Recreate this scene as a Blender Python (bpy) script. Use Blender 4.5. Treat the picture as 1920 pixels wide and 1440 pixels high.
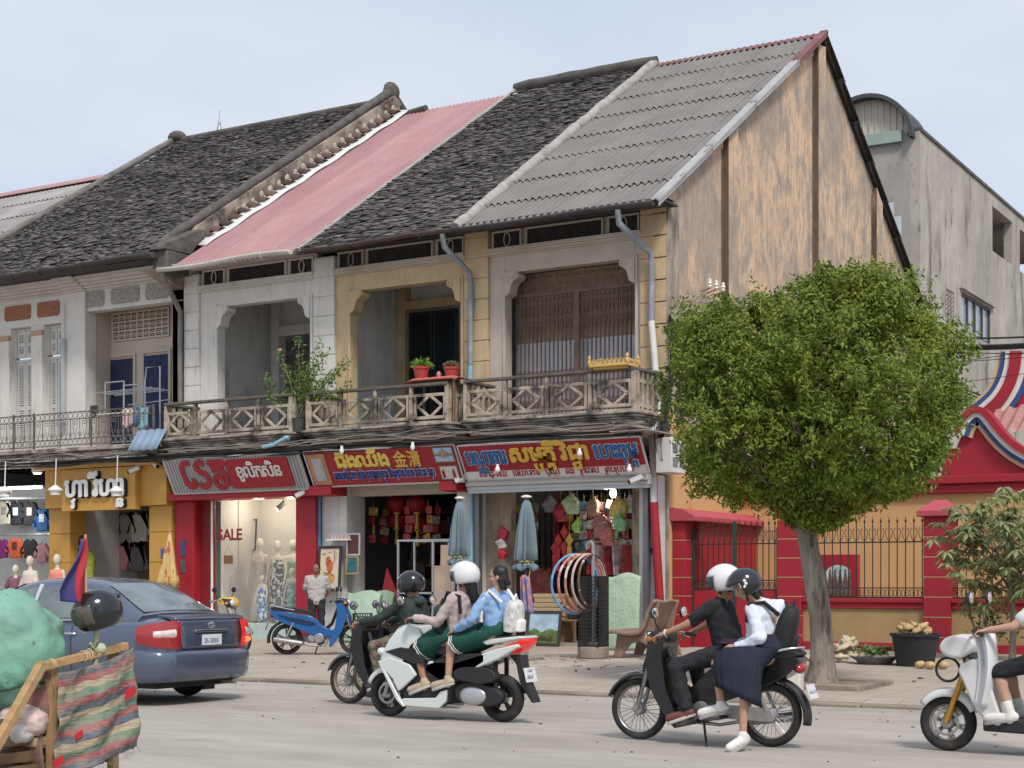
import bpy, bmesh, math, random
from mathutils import Vector as V, Matrix, noise
R=math.radians; PI=math.pi; sin=math.sin; cos=math.cos
rnd=random.Random(7)
for o in list(bpy.data.objects): bpy.data.objects.remove(o)
sc=bpy.context.scene; C=sc.collection
# ---------------------------------------------------------------- camera, light
cam=bpy.data.cameras.new('camera'); cam.sensor_width=36; cam.lens=54.88; cam.shift_y=.1932; cam.clip_end=3000
co=bpy.data.objects.new('camera',cam); C.objects.link(co)
co.location=(12.86,-27.49,1.45); co.rotation_euler=(R(90),0,R(30.73)); sc.camera=co
W=bpy.data.worlds.new('World'); sc.world=W; W.use_nodes=True
SUN_EL,SUN_AZ=R(52),R(130)     # azimuth clockwise from +Y
nt=W.node_tree; bg=nt.nodes['Background']
sky=nt.nodes.new('ShaderNodeTexSky'); sky.sky_type='NISHITA'; sky.sun_disc=False
sky.sun_elevation=SUN_EL; sky.sun_rotation=SUN_AZ; sky.air_density=1.0; sky.dust_density=4; sky.ozone_density=1.5
mx=nt.nodes.new('ShaderNodeMix'); mx.data_type='RGBA'; mx.inputs[0].default_value=.84
tc=nt.nodes.new('ShaderNodeTexCoord'); ns=nt.nodes.new('ShaderNodeTexNoise'); ns.inputs['Scale'].default_value=3.2; ns.inputs['Detail'].default_value=5
mp=nt.nodes.new('ShaderNodeMapping'); mp.inputs['Scale'].default_value=(1,1,2.5)
cr=nt.nodes.new('ShaderNodeValToRGB'); cr.color_ramp.elements[0].position=.35; cr.color_ramp.elements[1].position=.7
cr.color_ramp.elements[0].color=(4.3,4.95,5.95,1); cr.color_ramp.elements[1].color=(5.6,5.9,6.4,1)
nt.links.new(tc.outputs['Generated'],mp.inputs[0]); nt.links.new(mp.outputs[0],ns.inputs['Vector']); nt.links.new(ns.outputs[0],cr.inputs[0])
nt.links.new(sky.outputs[0],mx.inputs[6]); nt.links.new(cr.outputs[0],mx.inputs[7]); nt.links.new(mx.outputs[2],bg.inputs[0])
bg.inputs[1].default_value=.079
sl=bpy.data.lights.new('sun','SUN'); sl.energy=1.5; sl.angle=R(11); sl.color=(1,.95,.88)
so=bpy.data.objects.new('sun',sl); C.objects.link(so)
_d=V((sin(SUN_AZ)*cos(SUN_EL),cos(SUN_AZ)*cos(SUN_EL),sin(SUN_EL)))
so.rotation_euler=_d.to_track_quat('Z','Y').to_euler(); so.location=(0,-20,40)
vs=sc.view_settings; vs.view_transform='Standard'; vs.look='None'; vs.exposure=.93; vs.gamma=1
sc.cycles.max_bounces=6; sc.cycles.use_denoising=True
# ---------------------------------------------------------------- materials
MT={}
def M(n,col,rough=.75,metal=0,var=.12,vs=3.,bump=0,bs=40,dirt=None,spec=.4,coat=0,emit=0,trans=0,alpha=1,island=0,stretch=(1,1,1),sub=0):
    """procedural principled; var: tone variation, dirt: (colour, scale, lo, hi, (sx,sy,sz)) noise-masked second colour (or list of them)"""
    if n in MT: return MT[n]
    m=bpy.data.materials.new(n); m.use_nodes=True; t=m.node_tree; N=t.nodes; Lk=t.links.new; b=N['Principled BSDF']
    b.inputs['Roughness'].default_value=rough; b.inputs['Metallic'].default_value=metal; b.inputs['Specular IOR Level'].default_value=spec
    b.inputs['Coat Weight'].default_value=coat; b.inputs['Coat Roughness'].default_value=.06
    if trans: b.inputs['Transmission Weight'].default_value=trans; b.inputs['IOR'].default_value=1.1
    if alpha<1: b.inputs['Alpha'].default_value=alpha
    col=tuple(col)+(1,) if len(col)==3 else col
    b.inputs['Base Color'].default_value=col
    if emit: b.inputs['Emission Color'].default_value=col; b.inputs['Emission Strength'].default_value=emit
    if sub: b.inputs['Subsurface Weight'].default_value=sub; b.inputs['Subsurface Radius'].default_value=(.02,.01,.006)
    tc=N.new('ShaderNodeTexCoord').outputs['Object']
    def nz(scale,st=(1,1,1),det=5,ro=.6,off=0):
        mp=N.new('ShaderNodeMapping'); mp.inputs['Scale'].default_value=st; mp.inputs['Location'].default_value=(off,off*1.7,off*.6); Lk(tc,mp.inputs[0])
        x=N.new('ShaderNodeTexNoise'); x.inputs['Scale'].default_value=scale; x.inputs['Detail'].default_value=det; x.inputs['Roughness'].default_value=ro
        Lk(mp.outputs[0],x.inputs['Vector']); return x.outputs['Fac']
    cur=None
    if var or island:
        fac=nz(vs,stretch)
        if island:
            g=N.new('ShaderNodeNewGeometry').outputs['Random Per Island']
            mm=N.new('ShaderNodeMath'); mm.operation='MULTIPLY_ADD'; Lk(g,mm.inputs[0]); mm.inputs[1].default_value=island; 
            m2=N.new('ShaderNodeMath'); m2.operation='MULTIPLY'; Lk(fac,m2.inputs[0]); m2.inputs[1].default_value=1-island; Lk(m2.outputs[0],mm.inputs[2]); fac=mm.outputs[0]
        mr=N.new('ShaderNodeMapRange'); lo,hi=(.3,.7) if not island else (.15,.85)
        mr.inputs[1].default_value=lo; mr.inputs[2].default_value=hi; mr.inputs[3].default_value=1-var; mr.inputs[4].default_value=1+var
        Lk(fac,mr.inputs[0])
        h=N.new('ShaderNodeHueSaturation'); h.inputs['Color'].default_value=col; Lk(mr.outputs[0],h.inputs['Value']); cur=h.outputs[0]
    for i,d in enumerate([dirt] if isinstance(dirt,tuple) else (dirt or [])):
        dc,dsc,lo,hi,st=d[:5]
        f=nz(dsc,st,8,.68,i*3.1+1); r=N.new('ShaderNodeMapRange'); r.inputs[1].default_value=lo; r.inputs[2].default_value=hi; r.inputs[4].default_value=d[5] if len(d)>5 else 1; Lk(f,r.inputs[0])
        x=N.new('ShaderNodeMix'); x.data_type='RGBA'; Lk(r.outputs[0],x.inputs[0])
        if cur: Lk(cur,x.inputs[6])
        else: x.inputs[6].default_value=col
        x.inputs[7].default_value=tuple(dc)+(1,); cur=x.outputs[2]
    if cur: 
        Lk(cur,b.inputs['Base Color'])
        if emit: Lk(cur,b.inputs['Emission Color'])
    if bump:
        f=nz(bs,stretch,4); bm=N.new('ShaderNodeBump'); bm.inputs['Strength'].default_value=bump; bm.inputs['Distance'].default_value=.02; Lk(f,bm.inputs['Height']); Lk(bm.outputs[0],b.inputs['Normal'])
    MT[n]=m; return m
# ---------------------------------------------------------------- mesh builder
class MB:
    def __init__(s): s.v=[]; s.f=[]; s.T=None
    def add(s,vs,fs):
        n=len(s.v)
        if s.T is not None: vs=[s.T@V(p) for p in vs]
        s.v+= [tuple(p) for p in vs]; s.f+=[tuple(i+n for i in f) for f in fs]; return s
    def box(s,x0,x1,y0,y1,z0,z1):
        return s.add([(x,y,z) for z in (z0,z1) for y in (y0,y1) for x in (x0,x1)],[(0,2,3,1),(4,5,7,6),(0,1,5,4),(2,6,7,3),(0,4,6,2),(1,3,7,5)])
    def cbox(s,c,d): return s.box(c[0]-d[0]/2,c[0]+d[0]/2,c[1]-d[1]/2,c[1]+d[1]/2,c[2]-d[2]/2,c[2]+d[2]/2)
    def beam(s,p,q,w,h,up=(0,0,1)):
        p,q=V(p),V(q); d=(q-p).normalized(); u=V(up)
        if abs(d.dot(u))>.98: u=V((0,1,0))
        a=d.cross(u).normalized()*(w/2); b=a.cross(d).normalized()*(h/2)
        return s.add([p-a-b,p+a-b,p+a+b,p-a+b,q-a-b,q+a-b,q+a+b,q-a+b],[(0,1,2,3),(7,6,5,4),(0,4,5,1),(1,5,6,2),(2,6,7,3),(3,7,4,0)])
    def tube(s,pts,r,n=8,closed=False,ry=None):
        pts=[V(p) for p in pts]; k=len(pts); rs=r if isinstance(r,(list,tuple)) else [r]*k; vs=[]; prev=None
        for i,p in enumerate(pts):
            if closed: t=(pts[(i+1)%k]-pts[i-1])
            else: t=pts[min(i+1,k-1)]-pts[max(i-1,0)]
            t=t.normalized() if t.length>1e-9 else V((0,0,1))
            if prev is None:
                a=V((0,0,1)) if abs(t.z)<.9 else V((1,0,0)); a=(a-t*a.dot(t)).normalized()
            else:
                a=prev-t*prev.dot(t); a=a.normalized() if a.length>1e-6 else prev
            prev=a; b=t.cross(a)
            for j in range(n):
                w=2*PI*j/n; vs.append(p+a*(cos(w)*rs[i])+b*(sin(w)*(rs[i] if ry is None else ry)))
        fs=[]
        for i in range(k if closed else k-1):
            for j in range(n):
                a=i*n+j; b=i*n+(j+1)%n; c=((i+1)%k)*n; fs.append((a,b,c+(j+1)%n,c+j))
        if not closed: fs+= [tuple(range(n))[::-1],tuple(range((k-1)*n,k*n))]
        return s.add(vs,fs)
    def ring(s,c,r,rt,axis='y',n=32,m=8,a0=0,a1=2*PI,sx=1,sz=1,w=None):
        full=abs(a1-a0-2*PI)<1e-6; k=n if full else n+1; pts=[]
        for i in range(k):
            t=a0+(a1-a0)*i/n; u,v=r*cos(t)*sx,r*sin(t)*sz
            pts.append(V(c)+V({'y':(u,0,v),'x':(0,u,v),'z':(u,v,0)}[axis]))
        if w is None: return s.tube(pts,rt,m,closed=full)
        vs=[];fs=[]
        for i in range(k):
            t=a0+(a1-a0)*i/n
            for j in range(m):
                q=2*PI*j/m; rr=r+rt*cos(q); ww=w*sin(q)
                u,v=rr*cos(t)*sx,rr*sin(t)*sz
                vs.append(V(c)+V({'y':(u,ww,v),'x':(ww,u,v),'z':(u,v,ww)}[axis]))
        for i in range(k if full else k-1):
            for j in range(m):
                a=i*m+j;b=i*m+(j+1)%m;cc=((i+1)%k)*m; fs.append((a,b,cc+(j+1)%m,cc+j))
        if not full: fs+=[tuple(range(m))[::-1],tuple(range((k-1)*m,k*m))]
        return s.add(vs,fs)
    def lathe(s,prof,c=(0,0,0),n=16,axis='z',cap=True):
        vs=[];fs=[];k=len(prof)
        for r,h in prof:
            for j in range(n):
                t=2*PI*j/n; a,b=r*cos(t),r*sin(t)
                vs.append(V(c)+V({'z':(a,b,h),'y':(a,h,b),'x':(h,a,b)}[axis]))
        for i in range(k-1):
            for j in range(n): fs.append((i*n+j,i*n+(j+1)%n,(i+1)*n+(j+1)%n,(i+1)*n+j))
        if cap: fs+=[tuple(range(n))[::-1],tuple(range((k-1)*n,k*n))]
        return s.add(vs,fs)
    def cyl(s,p,q,r,n=12,r2=None): return s.tube([p,q],[r,r if r2 is None else r2],n)
    def prism(s,poly,a,b,plane='xz'):
        k=len(poly); f={'xz':lambda p,h:(p[0],h,p[1]),'yz':lambda p,h:(h,p[0],p[1]),'xy':lambda p,h:(p[0],p[1],h)}[plane]
        vs=[f(p,a) for p in poly]+[f(p,b) for p in poly]
        return s.add(vs,[tuple(range(k)),tuple(range(k,2*k))[::-1]]+[(i,k+i,k+(i+1)%k,(i+1)%k) for i in range(k)])
    def ell(s,c,rx,ry,rz,n=16,m=10,rot=None):
        vs=[];fs=[]; c=V(c)
        for i in range(1,m):
            for j in range(n):
                p=PI*i/m;t=2*PI*j/n; q=V((rx*sin(p)*cos(t),ry*sin(p)*sin(t),rz*cos(p)))
                vs.append(c+(rot@q if rot else q))
        top=len(vs); q=V((0,0,rz)); vs.append(c+(rot@q if rot else q)); vs.append(c-(rot@q if rot else q))
        for i in range(m-2):
            for j in range(n): fs.append((i*n+j,(i+1)*n+j,(i+1)*n+(j+1)%n,i*n+(j+1)%n))
        for j in range(n): fs.append((top,j,(j+1)%n)); fs.append((top+1,(m-2)*n+(j+1)%n,(m-2)*n+j))
        return s.add(vs,fs)
    def loft(s,secs,n=16,caps=True,closed=False):
        """secs: list of (centre, axis_a vector, axis_b vector, power)"""
        vs=[];fs=[];k=len(secs)
        for sec in secs:
            c,a,b=V(sec[0]),V(sec[1]),V(sec[2]); p=sec[3] if len(sec)>3 else 2
            for j in range(n):
                t=2*PI*j/n; cc,ss=cos(t),sin(t); e=2/p
                vs.append(c+a*(math.copysign(abs(cc)**e,cc))+b*(math.copysign(abs(ss)**e,ss)))
        for i in range(k-1):
            for j in range(n): fs.append((i*n+j,i*n+(j+1)%n,(i+1)*n+(j+1)%n,(i+1)*n+j))
        if caps: fs+=[tuple(range(n))[::-1],tuple(range((k-1)*n,k*n))]
        return s.add(vs,fs)
    def sheet(s,fn,nu,nv,u0=0,u1=1,v0=0,v1=1):
        vs=[fn(u0+(u1-u0)*i/nu,v0+(v1-v0)*j/nv) for j in range(nv+1) for i in range(nu+1)]; w=nu+1
        return s.add(vs,[(j*w+i,j*w+i+1,(j+1)*w+i+1,(j+1)*w+i) for j in range(nv) for i in range(nu)])
    def cap(s,p,q,r1,r2,n=10):
        """tapered capsule"""
        p,q=V(p),V(q); d=(q-p); L=d.length
        if L<1e-6: return s.ell(p,r1,r1,r1,n,6)
        d/=L; pts=[];rs=[]
        for t in (PI/2*.97,PI*.35,PI*.18,0): pts.append(p-d*(r1*sin(t))); rs.append(r1*cos(t))
        for t in (0,PI*.18,PI*.35,PI/2*.97): pts.append(q+d*(r2*sin(t))); rs.append(r2*cos(t))
        return s.tube(pts,rs,n)
    def build(s,name,mat,par=None,smooth=0,bevel=0,seg=2,w=0,solid=0,sub=0,label=None,kind=None,remesh=0,iters=3,wrinkle=0,bool_=None):
        vs=s.v
        if par is not None and w:
            inv=XF[par.name].inverted(); vs=[tuple(inv@V(p)) for p in vs]
        me=bpy.data.meshes.new(name); me.from_pydata(vs,[],s.f)
        if remesh:
            t=bpy.data.objects.new('tmp',me); C.objects.link(t)
            r_=t.modifiers.new('r','REMESH'); r_.mode='VOXEL'; r_.voxel_size=remesh
            if iters: q=t.modifiers.new('s','SMOOTH'); q.iterations=iters; q.factor=.6
            dg=bpy.context.evaluated_depsgraph_get(); m2=bpy.data.meshes.new_from_object(t.evaluated_get(dg)); bpy.data.objects.remove(t); bpy.data.meshes.remove(me); me=m2; me.name=name; smooth=180
            if wrinkle:
                nn=[v.normal.copy() for v in me.vertices]
                for v_,n_ in zip(me.vertices,nn):
                    p=v_.co; v_.co=p+n_*(wrinkle*(noise.noise(V((p.x*9,p.y*9,p.z*14)))+.6*noise.noise(V((p.x*26,p.y*26,p.z*20)))))
        me.materials.append(mat)
        if not remesh: 
            bm=bmesh.new(); bm.from_mesh(me); bmesh.ops.recalc_face_normals(bm,faces=bm.faces); bm.to_mesh(me); bm.free()
        o=bpy.data.objects.new(name,me); C.objects.link(o)
        if par is not None: o.parent=par
        XF[o.name]=Matrix.Identity(4) if par is None else XF[par.name]
        if smooth:
            me.polygons.foreach_set('use_smooth',[True]*len(me.polygons))
            if smooth<180: me.set_sharp_from_angle(angle=R(smooth))
        if solid: q=o.modifiers.new('solid','SOLIDIFY'); q.thickness=solid; q.offset=0
        if bevel:
            q=o.modifiers.new('bevel','BEVEL'); q.width=bevel; q.segments=seg; q.limit_method='ANGLE'; q.angle_limit=R(35)
            if not smooth: me.polygons.foreach_set('use_smooth',[True]*len(me.polygons)); me.set_sharp_from_angle(angle=R(50)); q.harden_normals=False
        if sub: q=o.modifiers.new('sub','SUBSURF'); q.levels=sub; q.render_levels=sub
        if label: o['label']=label
        if kind: o['kind']=kind
        return o
XF={}
def tag(o,label,cat,group=None):
    o['label']=label; o['category']=cat
    if group: o['group']=group
    return o
def thing(name,label,cat,loc=(0,0,0),rz=0,group=None):
    o=bpy.data.objects.new(name,None); C.objects.link(o); o.location=loc; o.rotation_euler=(0,0,rz); o.empty_display_size=.2
    XF[o.name]=Matrix.Translation(V(loc))@Matrix.Rotation(rz,4,'Z'); return tag(o,label,cat,group)
def copy_tree(o,par=None):
    c=o.copy(); C.objects.link(c); c.parent=par; XF[c.name]=XF[o.name]
    for ch in list(o.children): copy_tree(ch,c)
    return c
def dup(o,loc,rz=None,label=None):
    c=copy_tree(o); c.location=loc
    if rz is not None: c.rotation_euler=(0,0,rz)
    if label: c['label']=label
    XF[c.name]=Matrix.Translation(V(loc))@Matrix.Rotation(c.rotation_euler.z,4,'Z'); return c
def struct(o): o['kind']='structure'; return o
def gz(y): # sidewalk height
    return .09+.09*max(0,min(1,(y+10.4)/9.4))
# ---- pixel helpers: intersect the photograph's sight line with a real plane of the place
def ray(u,v):
    k=(u-960)/2927.; return (-.511+k*.8595,.8595+k*.511,(1091-v)/2927.)
def fy(u,v,y=0.):
    d=ray(u,v);t=(y+27.49)/d[1];return V((12.86+d[0]*t,y,1.45+d[2]*t))
def fx(u,v,x=0.):
    d=ray(u,v);t=(x-12.86)/d[0];return V((x,-27.49+d[1]*t,1.45+d[2]*t))
# ---- lettering
_tc={}
def glyph(s,size,off,ext):
    key=(s,off,ext)
    if key not in _tc:
        c=bpy.data.curves.new('t','FONT'); c.body=s; c.size=1; c.offset=off; c.extrude=ext; c.resolution_u=3
        o=bpy.data.objects.new('t',c); C.objects.link(o); bpy.context.view_layer.update()
        dg=bpy.context.evaluated_depsgraph_get(); me=bpy.data.meshes.new_from_object(o.evaluated_get(dg))
        _tc[key]=([v.co.copy() for v in me.vertices],[tuple(p.vertices) for p in me.polygons])
        bpy.data.objects.remove(o); bpy.data.curves.remove(c); bpy.data.meshes.remove(me)
    return _tc[key]
def text(mb,s,Mx,off=.0,ext=.01,gap=.07):
    """s: clusters separated by '|'; ' ' is a space; '_x' hangs x as a subscript; '~' is the wrapping subscript hook. Returns width; Mx maps text plane to place"""
    x=0; zof=0; n0=len(mb.v)
    for cl in s.split('|'):
        if cl==' ': x+=.35; continue
        hook='~' in cl; cl=cl.replace('~','')
        base,_,subs=cl.partition('_')
        vs,fs=glyph(base,1,0,ext)
        if not vs: continue
        x0=min(v.x for v in vs); 
        base1=glyph(base[0],1,0,ext)[0] or vs
        w=max(v.x for v in base1)-min(v.x for v in base1); wf=max(max(v.x for v in vs)-x0,w)
        if hook:
            p=[(x+.3,-.22),(x+.16,-.28),(x+.05,-.22),(x+.03,-.05),(x+.03,.5)]
            t=.045+off
            T0=mb.T; mb.T=None
            mb.tube([Mx@V((a,b,0)) for a,b in p],t*Mx.to_scale()[0],6); mb.T=T0; x+=.14
        zof+=.002; D=[(0,0)]+[(off*1.15*cos(PI*a/4),off*1.15*sin(PI*a/4)) for a in range(8)] if off>.012 else [(0,0)]
        for k_,(ox,oy) in enumerate(D): mb.add([Mx@V((v.x-x0+x+ox,v.y+oy,v.z+zof%.01+.0011*k_)) for v in vs],fs)
        if subs:
            v2,f2=glyph(subs,1,0,ext); a0=min(v.x for v in v2); w2=max(v.x for v in v2)-a0
            for k_,(ox,oy) in enumerate(D): mb.add([Mx@V((x+w/2+(v.x-a0-w2/2)*.66+ox*.8,-.44+v.y*.50+oy*.8,v.z+.0011*k_)) for v in v2],f2)
        x+=wf+gap
    return x
def textw(s,off=0,gap=.07):
    m=MB(); return text(m,s,Matrix.Identity(4),off,.001,gap)
def plane_mx(o,ux,uy,size):
    ux=V(ux).normalized(); uy=V(uy).normalized(); n=ux.cross(uy)
    m=Matrix((( ux.x*size,uy.x*size,n.x*size,o[0]),(ux.y*size,uy.y*size,n.y*size,o[1]),(ux.z*size,uy.z*size,n.z*size,o[2]),(0,0,0,1))); return m
def fit_text(mb,s,p0,p1,up,height,off=.02,ext=.01,gap=.07):
    """letter s from p0 to p1 (baseline), stretched to the width, glyph size = height"""
    p0,p1=V(p0),V(p1); wd=textw(s,off,gap); L=(p1-p0).length; k=L/(wd*height)
    m=plane_mx(p0,p1-p0,up,height)@Matrix.Diagonal((k,1,1,1)); text(mb,s,m,off,ext,gap)
# ================================================================ ground
m_road=M('road_concrete',(.36,.325,.29),.9,var=.10,vs=.8,bump=.25,bs=60,dirt=[((.24,.215,.19),.35,.47,.68,(.6,1.8,1),.65),((.45,.41,.36),1.1,.48,.7,(.6,1.7,1),.6),((.10,.09,.08),5.,.67,.75,(1,1,1),.5),((.18,.165,.15),.9,.60,.72,(.6,1.6,1),.5)],stretch=(1,3,1))
b=MB(); 
xs=[-400,-60,-30]+[-30+i*2 for i in range(1,31)]+[60,400]
b.sheet(lambda u,v:(xs[int(round(u))],[-400,-60,-35,-25,-20,-17,-15,-13,-11.5,-10.36][int(round(v))],.006*noise.noise(V((u*3.1,v*2.3,0))) if int(round(v))<8 else (.0 if int(round(v))<9 else .035+.02*noise.noise(V((u*1.3,1,0))))),len(xs)-1,9,0,len(xs)-1,0,9)
struct(b.build('road',m_road,smooth=180))
b=MB(); b.sheet(lambda u,v:(-400+800*u,-10.2+410*v,-.02),2,2); struct(b.build('ground',M('earth',(.25,.22,.18),.95)))
def paver_mat():
    m=M('pavers',(.37,.315,.26),.92,var=.13,vs=1.2,dirt=[((.46,.41,.35),.6,.45,.7,(1,1,1),.75),((.16,.14,.12),2.2,.62,.75,(1,1,1),.6)])
    t=m.node_tree;N=t.nodes; bn=N['Principled BSDF']; src=bn.inputs['Base Color'].links[0].from_socket
    br=N.new('ShaderNodeTexBrick'); br.inputs['Scale'].default_value=1; br.inputs['Brick Width'].default_value=.4; br.inputs['Row Height'].default_value=.4; br.inputs['Mortar Size'].default_value=.008
    br.inputs[1].default_value=(1,1,1,1); br.inputs[2].default_value=(.9,.88,.86,1); br.inputs[3].default_value=(.55,.52,.5,1); br.offset=0
    tc=N.new('ShaderNodeTexCoord'); t.links.new(tc.outputs['Object'],br.inputs[0])
    x=N.new('ShaderNodeMix'); x.data_type='RGBA'; x.blend_type='MULTIPLY'; x.inputs[0].default_value=.75
    t.links.new(src,x.inputs[6]); t.links.new(br.outputs[0],x.inputs[7]); t.links.new(x.outputs[2],bn.inputs[0])
    bm=N.new('ShaderNodeBump'); bm.inputs['Strength'].default_value=.4; bm.inputs['Distance'].default_value=.02; t.links.new(br.outputs[1],bm.inputs['Height']); bm.invert=True; t.links.new(bm.outputs[0],bn.inputs['Normal'])
    return m
b=MB(); b.sheet(lambda u,v:(-60+100*u,[-10.24,-9.9,-7,-5,-3,-1.4,0,6][int(round(v))],(-.045 if int(round(v))==0 else 0)+gz([-10.2,-9,-7,-5,-3,-1.4,0,6][int(round(v))])+.012*noise.noise(V((u*60,v*3,2)))),80,7,0,1,0,7)
struct(b.build('sidewalk',paver_mat(),smooth=180))
m_kerb=M('kerb_concrete',(.26,.215,.175),.95,var=.2,vs=1.5,bump=.6,bs=25,dirt=[((.15,.12,.095),1.4,.45,.66,(.7,1,2)),((.12,.10,.08),4,.6,.7,(1,1,1),.6)])
b=MB(); x=-60
while x<40:
    L=rnd.uniform(.8,1.3); dy=rnd.uniform(-.03,.03); b.box(x,x+L-.008,-10.42+dy,-10.19,-.05,.080+rnd.uniform(-.014,.010)); x+=L
struct(b.build('kerb',m_kerb,bevel=.025))
b=MB() # grit along the gutter and on the road
for i in range(700):
    x=rnd.uniform(-8,14); 
    if rnd.random()<.6: y=-10.42-abs(rnd.gauss(0,.25)); z=0
    elif rnd.random()<.5: y=rnd.uniform(-17,-10.5); z=0
    else: y=rnd.uniform(-10.1,-6); z=gz(y)
    s=rnd.choice([.008,.012,.016,.03 if y>-11.2 else .012]); b.ell((x,y,z+s*.3),s*rnd.uniform(.7,1.8),s,s*.6,5,4)
for i in range(60):
    x=rnd.gauss(.6,1.6); y=rnd.uniform(-6.5,-3.6); a=rnd.uniform(0,3.1); L=rnd.uniform(.04,.2); z=gz(y)+.012; b.beam((x,y,z),(x+L*cos(a),y+L*sin(a),z+rnd.uniform(0,.02)),.012,.01)
for i in range(30):
    x=rnd.uniform(-6,12); y=rnd.uniform(-11.2,-10.5); s=rnd.uniform(.02,.05); b.add([(x,y,.02),(x+s,y+.3*s,.03),(x+s*.7,y+s,.025),(x-.2*s,y+.8*s,.045)],[(0,1,2,3)])
o=b.build('grit',M('grit',(.2,.17,.14),.95,island=.9,var=.7)); o['kind']='stuff'; o['label']='small stones and bits of litter scattered on road and kerb'
# ================================================================ building materials
G=(.055,.05,.045)
m_white=M('white_plaster',(.64,.62,.58),.85,var=.08,vs=2,bump=.12,bs=12,dirt=[((.30,.28,.25),1.3,.55,.8,(3,3,.5),.75),((.16,.15,.14),3.1,.66,.78,(2,2,.6),.6)])
m_white2=M('off_white_plaster',(.58,.555,.52),.85,var=.08,vs=2,bump=.12,bs=12,dirt=[((.33,.30,.27),1.1,.52,.8,(3,3,.5),.7)])
m_ochre=M('ochre_plaster',(.55,.41,.25),.85,var=.12,vs=2.5,bump=.15,bs=14,dirt=[((.30,.235,.17),1.5,.5,.75,(3,3,.6),.7),((.10,.085,.07),4,.68,.8,(1,1,.5),.6)])
m_ochre2=M('weathered_ochre_plaster',(.52,.375,.22),.9,var=.16,vs=3,bump=.2,bs=16,dirt=[((.35,.30,.25),1.8,.45,.68,(2,2,.7),.7),((.15,.12,.1),3,.62,.76,(1,1,.4),.75)])
m_lintel=M('grey_beige_plaster',(.46,.41,.35),.9,var=.1,vs=2,bump=.12,bs=14,dirt=[((.42,.29,.2),1.5,.55,.66,(1,1,1),.5),((.16,.14,.12),2,.6,.8,(2,2,.5),.7)])
m_orange=M('temple_orange_paint',(.56,.34,.155),.8,var=.05,vs=2,bump=.08,bs=14,dirt=((.5,.33,.17),1.2,.55,.85,(2,2,.5),.6))
m_gable=M('peeling_orange_gable',(.66,.445,.285),.92,var=.10,vs=4,bump=.3,bs=10,stretch=(1.6,1.6,.8),dirt=[((.60,.47,.36),3.,.45,.65,(1.6,1.6,.8),.75),((.27,.245,.22),.28,.47,.57,(1,1.3,1.1),.62),((.30,.265,.235),1.3,.48,.60,(1.4,1.5,.9),.82),((.25,.22,.195),4.5,.50,.62,(1.7,1.9,.75),.6),((.22,.19,.165),7,.52,.62,(3.2,3.2,.22),.5),((.07,.06,.055),9,.66,.74,(1,1,.5),.6)])
m_grim=M('grimy_concrete',(.33,.29,.25),.95,var=.25,vs=3,bump=.5,bs=18,stretch=(1,1,3),dirt=[((.06,.053,.047),1.6,.44,.62,(1.3,1.3,3)),((.55,.48,.39),2.6,.56,.64,(1,1,2.),.85),((.04,.036,.032),7,.58,.68,(1,1,2),.7)])
m_pinkpl=M('pale_peach_paint',(.56,.43,.31),.9,var=.1,bump=.2,bs=20,dirt=((.12,.10,.08),3,.6,.75,(1,1,1.5)))
m_rail=M('weathered_rail',(.43,.365,.29),.92,var=.2,vs=5,bump=.3,bs=30,dirt=[((.075,.065,.055),2.4,.47,.62,(1,1,1)),((.12,.10,.085),.5,.5,.6,(1,1,1),.7)])
m_raild=M('dark_mossy_rail',(.12,.105,.09),.95,var=.3,vs=5,bump=.4,bs=30,dirt=((.36,.31,.26),3,.6,.72,(1,1,1)))
m_dark=M('dark_vent_panel',(.032,.028,.026),.9,var=.4,vs=8,bump=.3,bs=40)
m_tile=M('dark_clay_tile',(.105,.095,.09),.9,var=.8,vs=.6,island=.55,bump=.3,bs=30,dirt=[((.27,.25,.24),.9,.56,.8,(1,1,1),.55),((.03,.028,.027),.7,.56,.8,(1,1,1),.6)])
m_asb=M('grey_asbestos_sheet',(.205,.193,.186),.92,var=.12,vs=1,bump=.2,bs=30,dirt=[((.16,.15,.145),1,.45,.75,(1,1,1),.6),((.36,.34,.33),5,.6,.75,(1,1,1),.6)])
m_pink=M('faded_pink_metal',(.39,.215,.22),.6,var=.1,vs=1,dirt=((.48,.31,.31),.8,.45,.75,(2,.5,.5),.7))
m_mort=M('lime_mortar',(.34,.325,.31),.95,var=.2,vs=6,bump=.6,bs=18,dirt=((.14,.13,.125),3,.55,.7,(1,1,1),.7))
m_coping=M('black_mossy_mortar',(.10,.092,.085),.95,var=.35,vs=3,bump=.6,bs=14,dirt=((.24,.21,.18),2,.6,.75,(1,1,1)))
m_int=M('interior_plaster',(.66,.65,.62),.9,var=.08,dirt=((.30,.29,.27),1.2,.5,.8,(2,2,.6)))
m_intd=M('dim_shop_wall',(.13,.125,.12),.9,var=.15)  # interior dimness put into the colour: plaster made darker for the right-hand shops
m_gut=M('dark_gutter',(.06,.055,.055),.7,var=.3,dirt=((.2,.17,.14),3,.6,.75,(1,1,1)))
m_pvcw=M('white_pvc',(.62,.62,.60),.5,var=.05,dirt=((.3,.28,.25),2,.6,.8,(1,1,.5),.6))
m_pvcg=M('grey_pvc',(.23,.25,.27),.6,var=.15,dirt=((.38,.4,.42),6,.5,.7,(1,1,.6)))
m_pvcb=M('blue_pvc',(.25,.45,.55),.55,var=.12)
m_tilew=M('white_wall_tile',(.60,.585,.56),.4,var=.05,dirt=((.2,.17,.14),1.8,.6,.8,(1,1,.7),.8))
m_rust=M('rusty_grille',(.15,.09,.075),.7,metal=.0,var=.3,vs=6,dirt=((.20,.13,.10),4,.55,.7,(1,1,1)))
m_black=M('black',(.012,.012,.013),.6,var=0)
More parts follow.
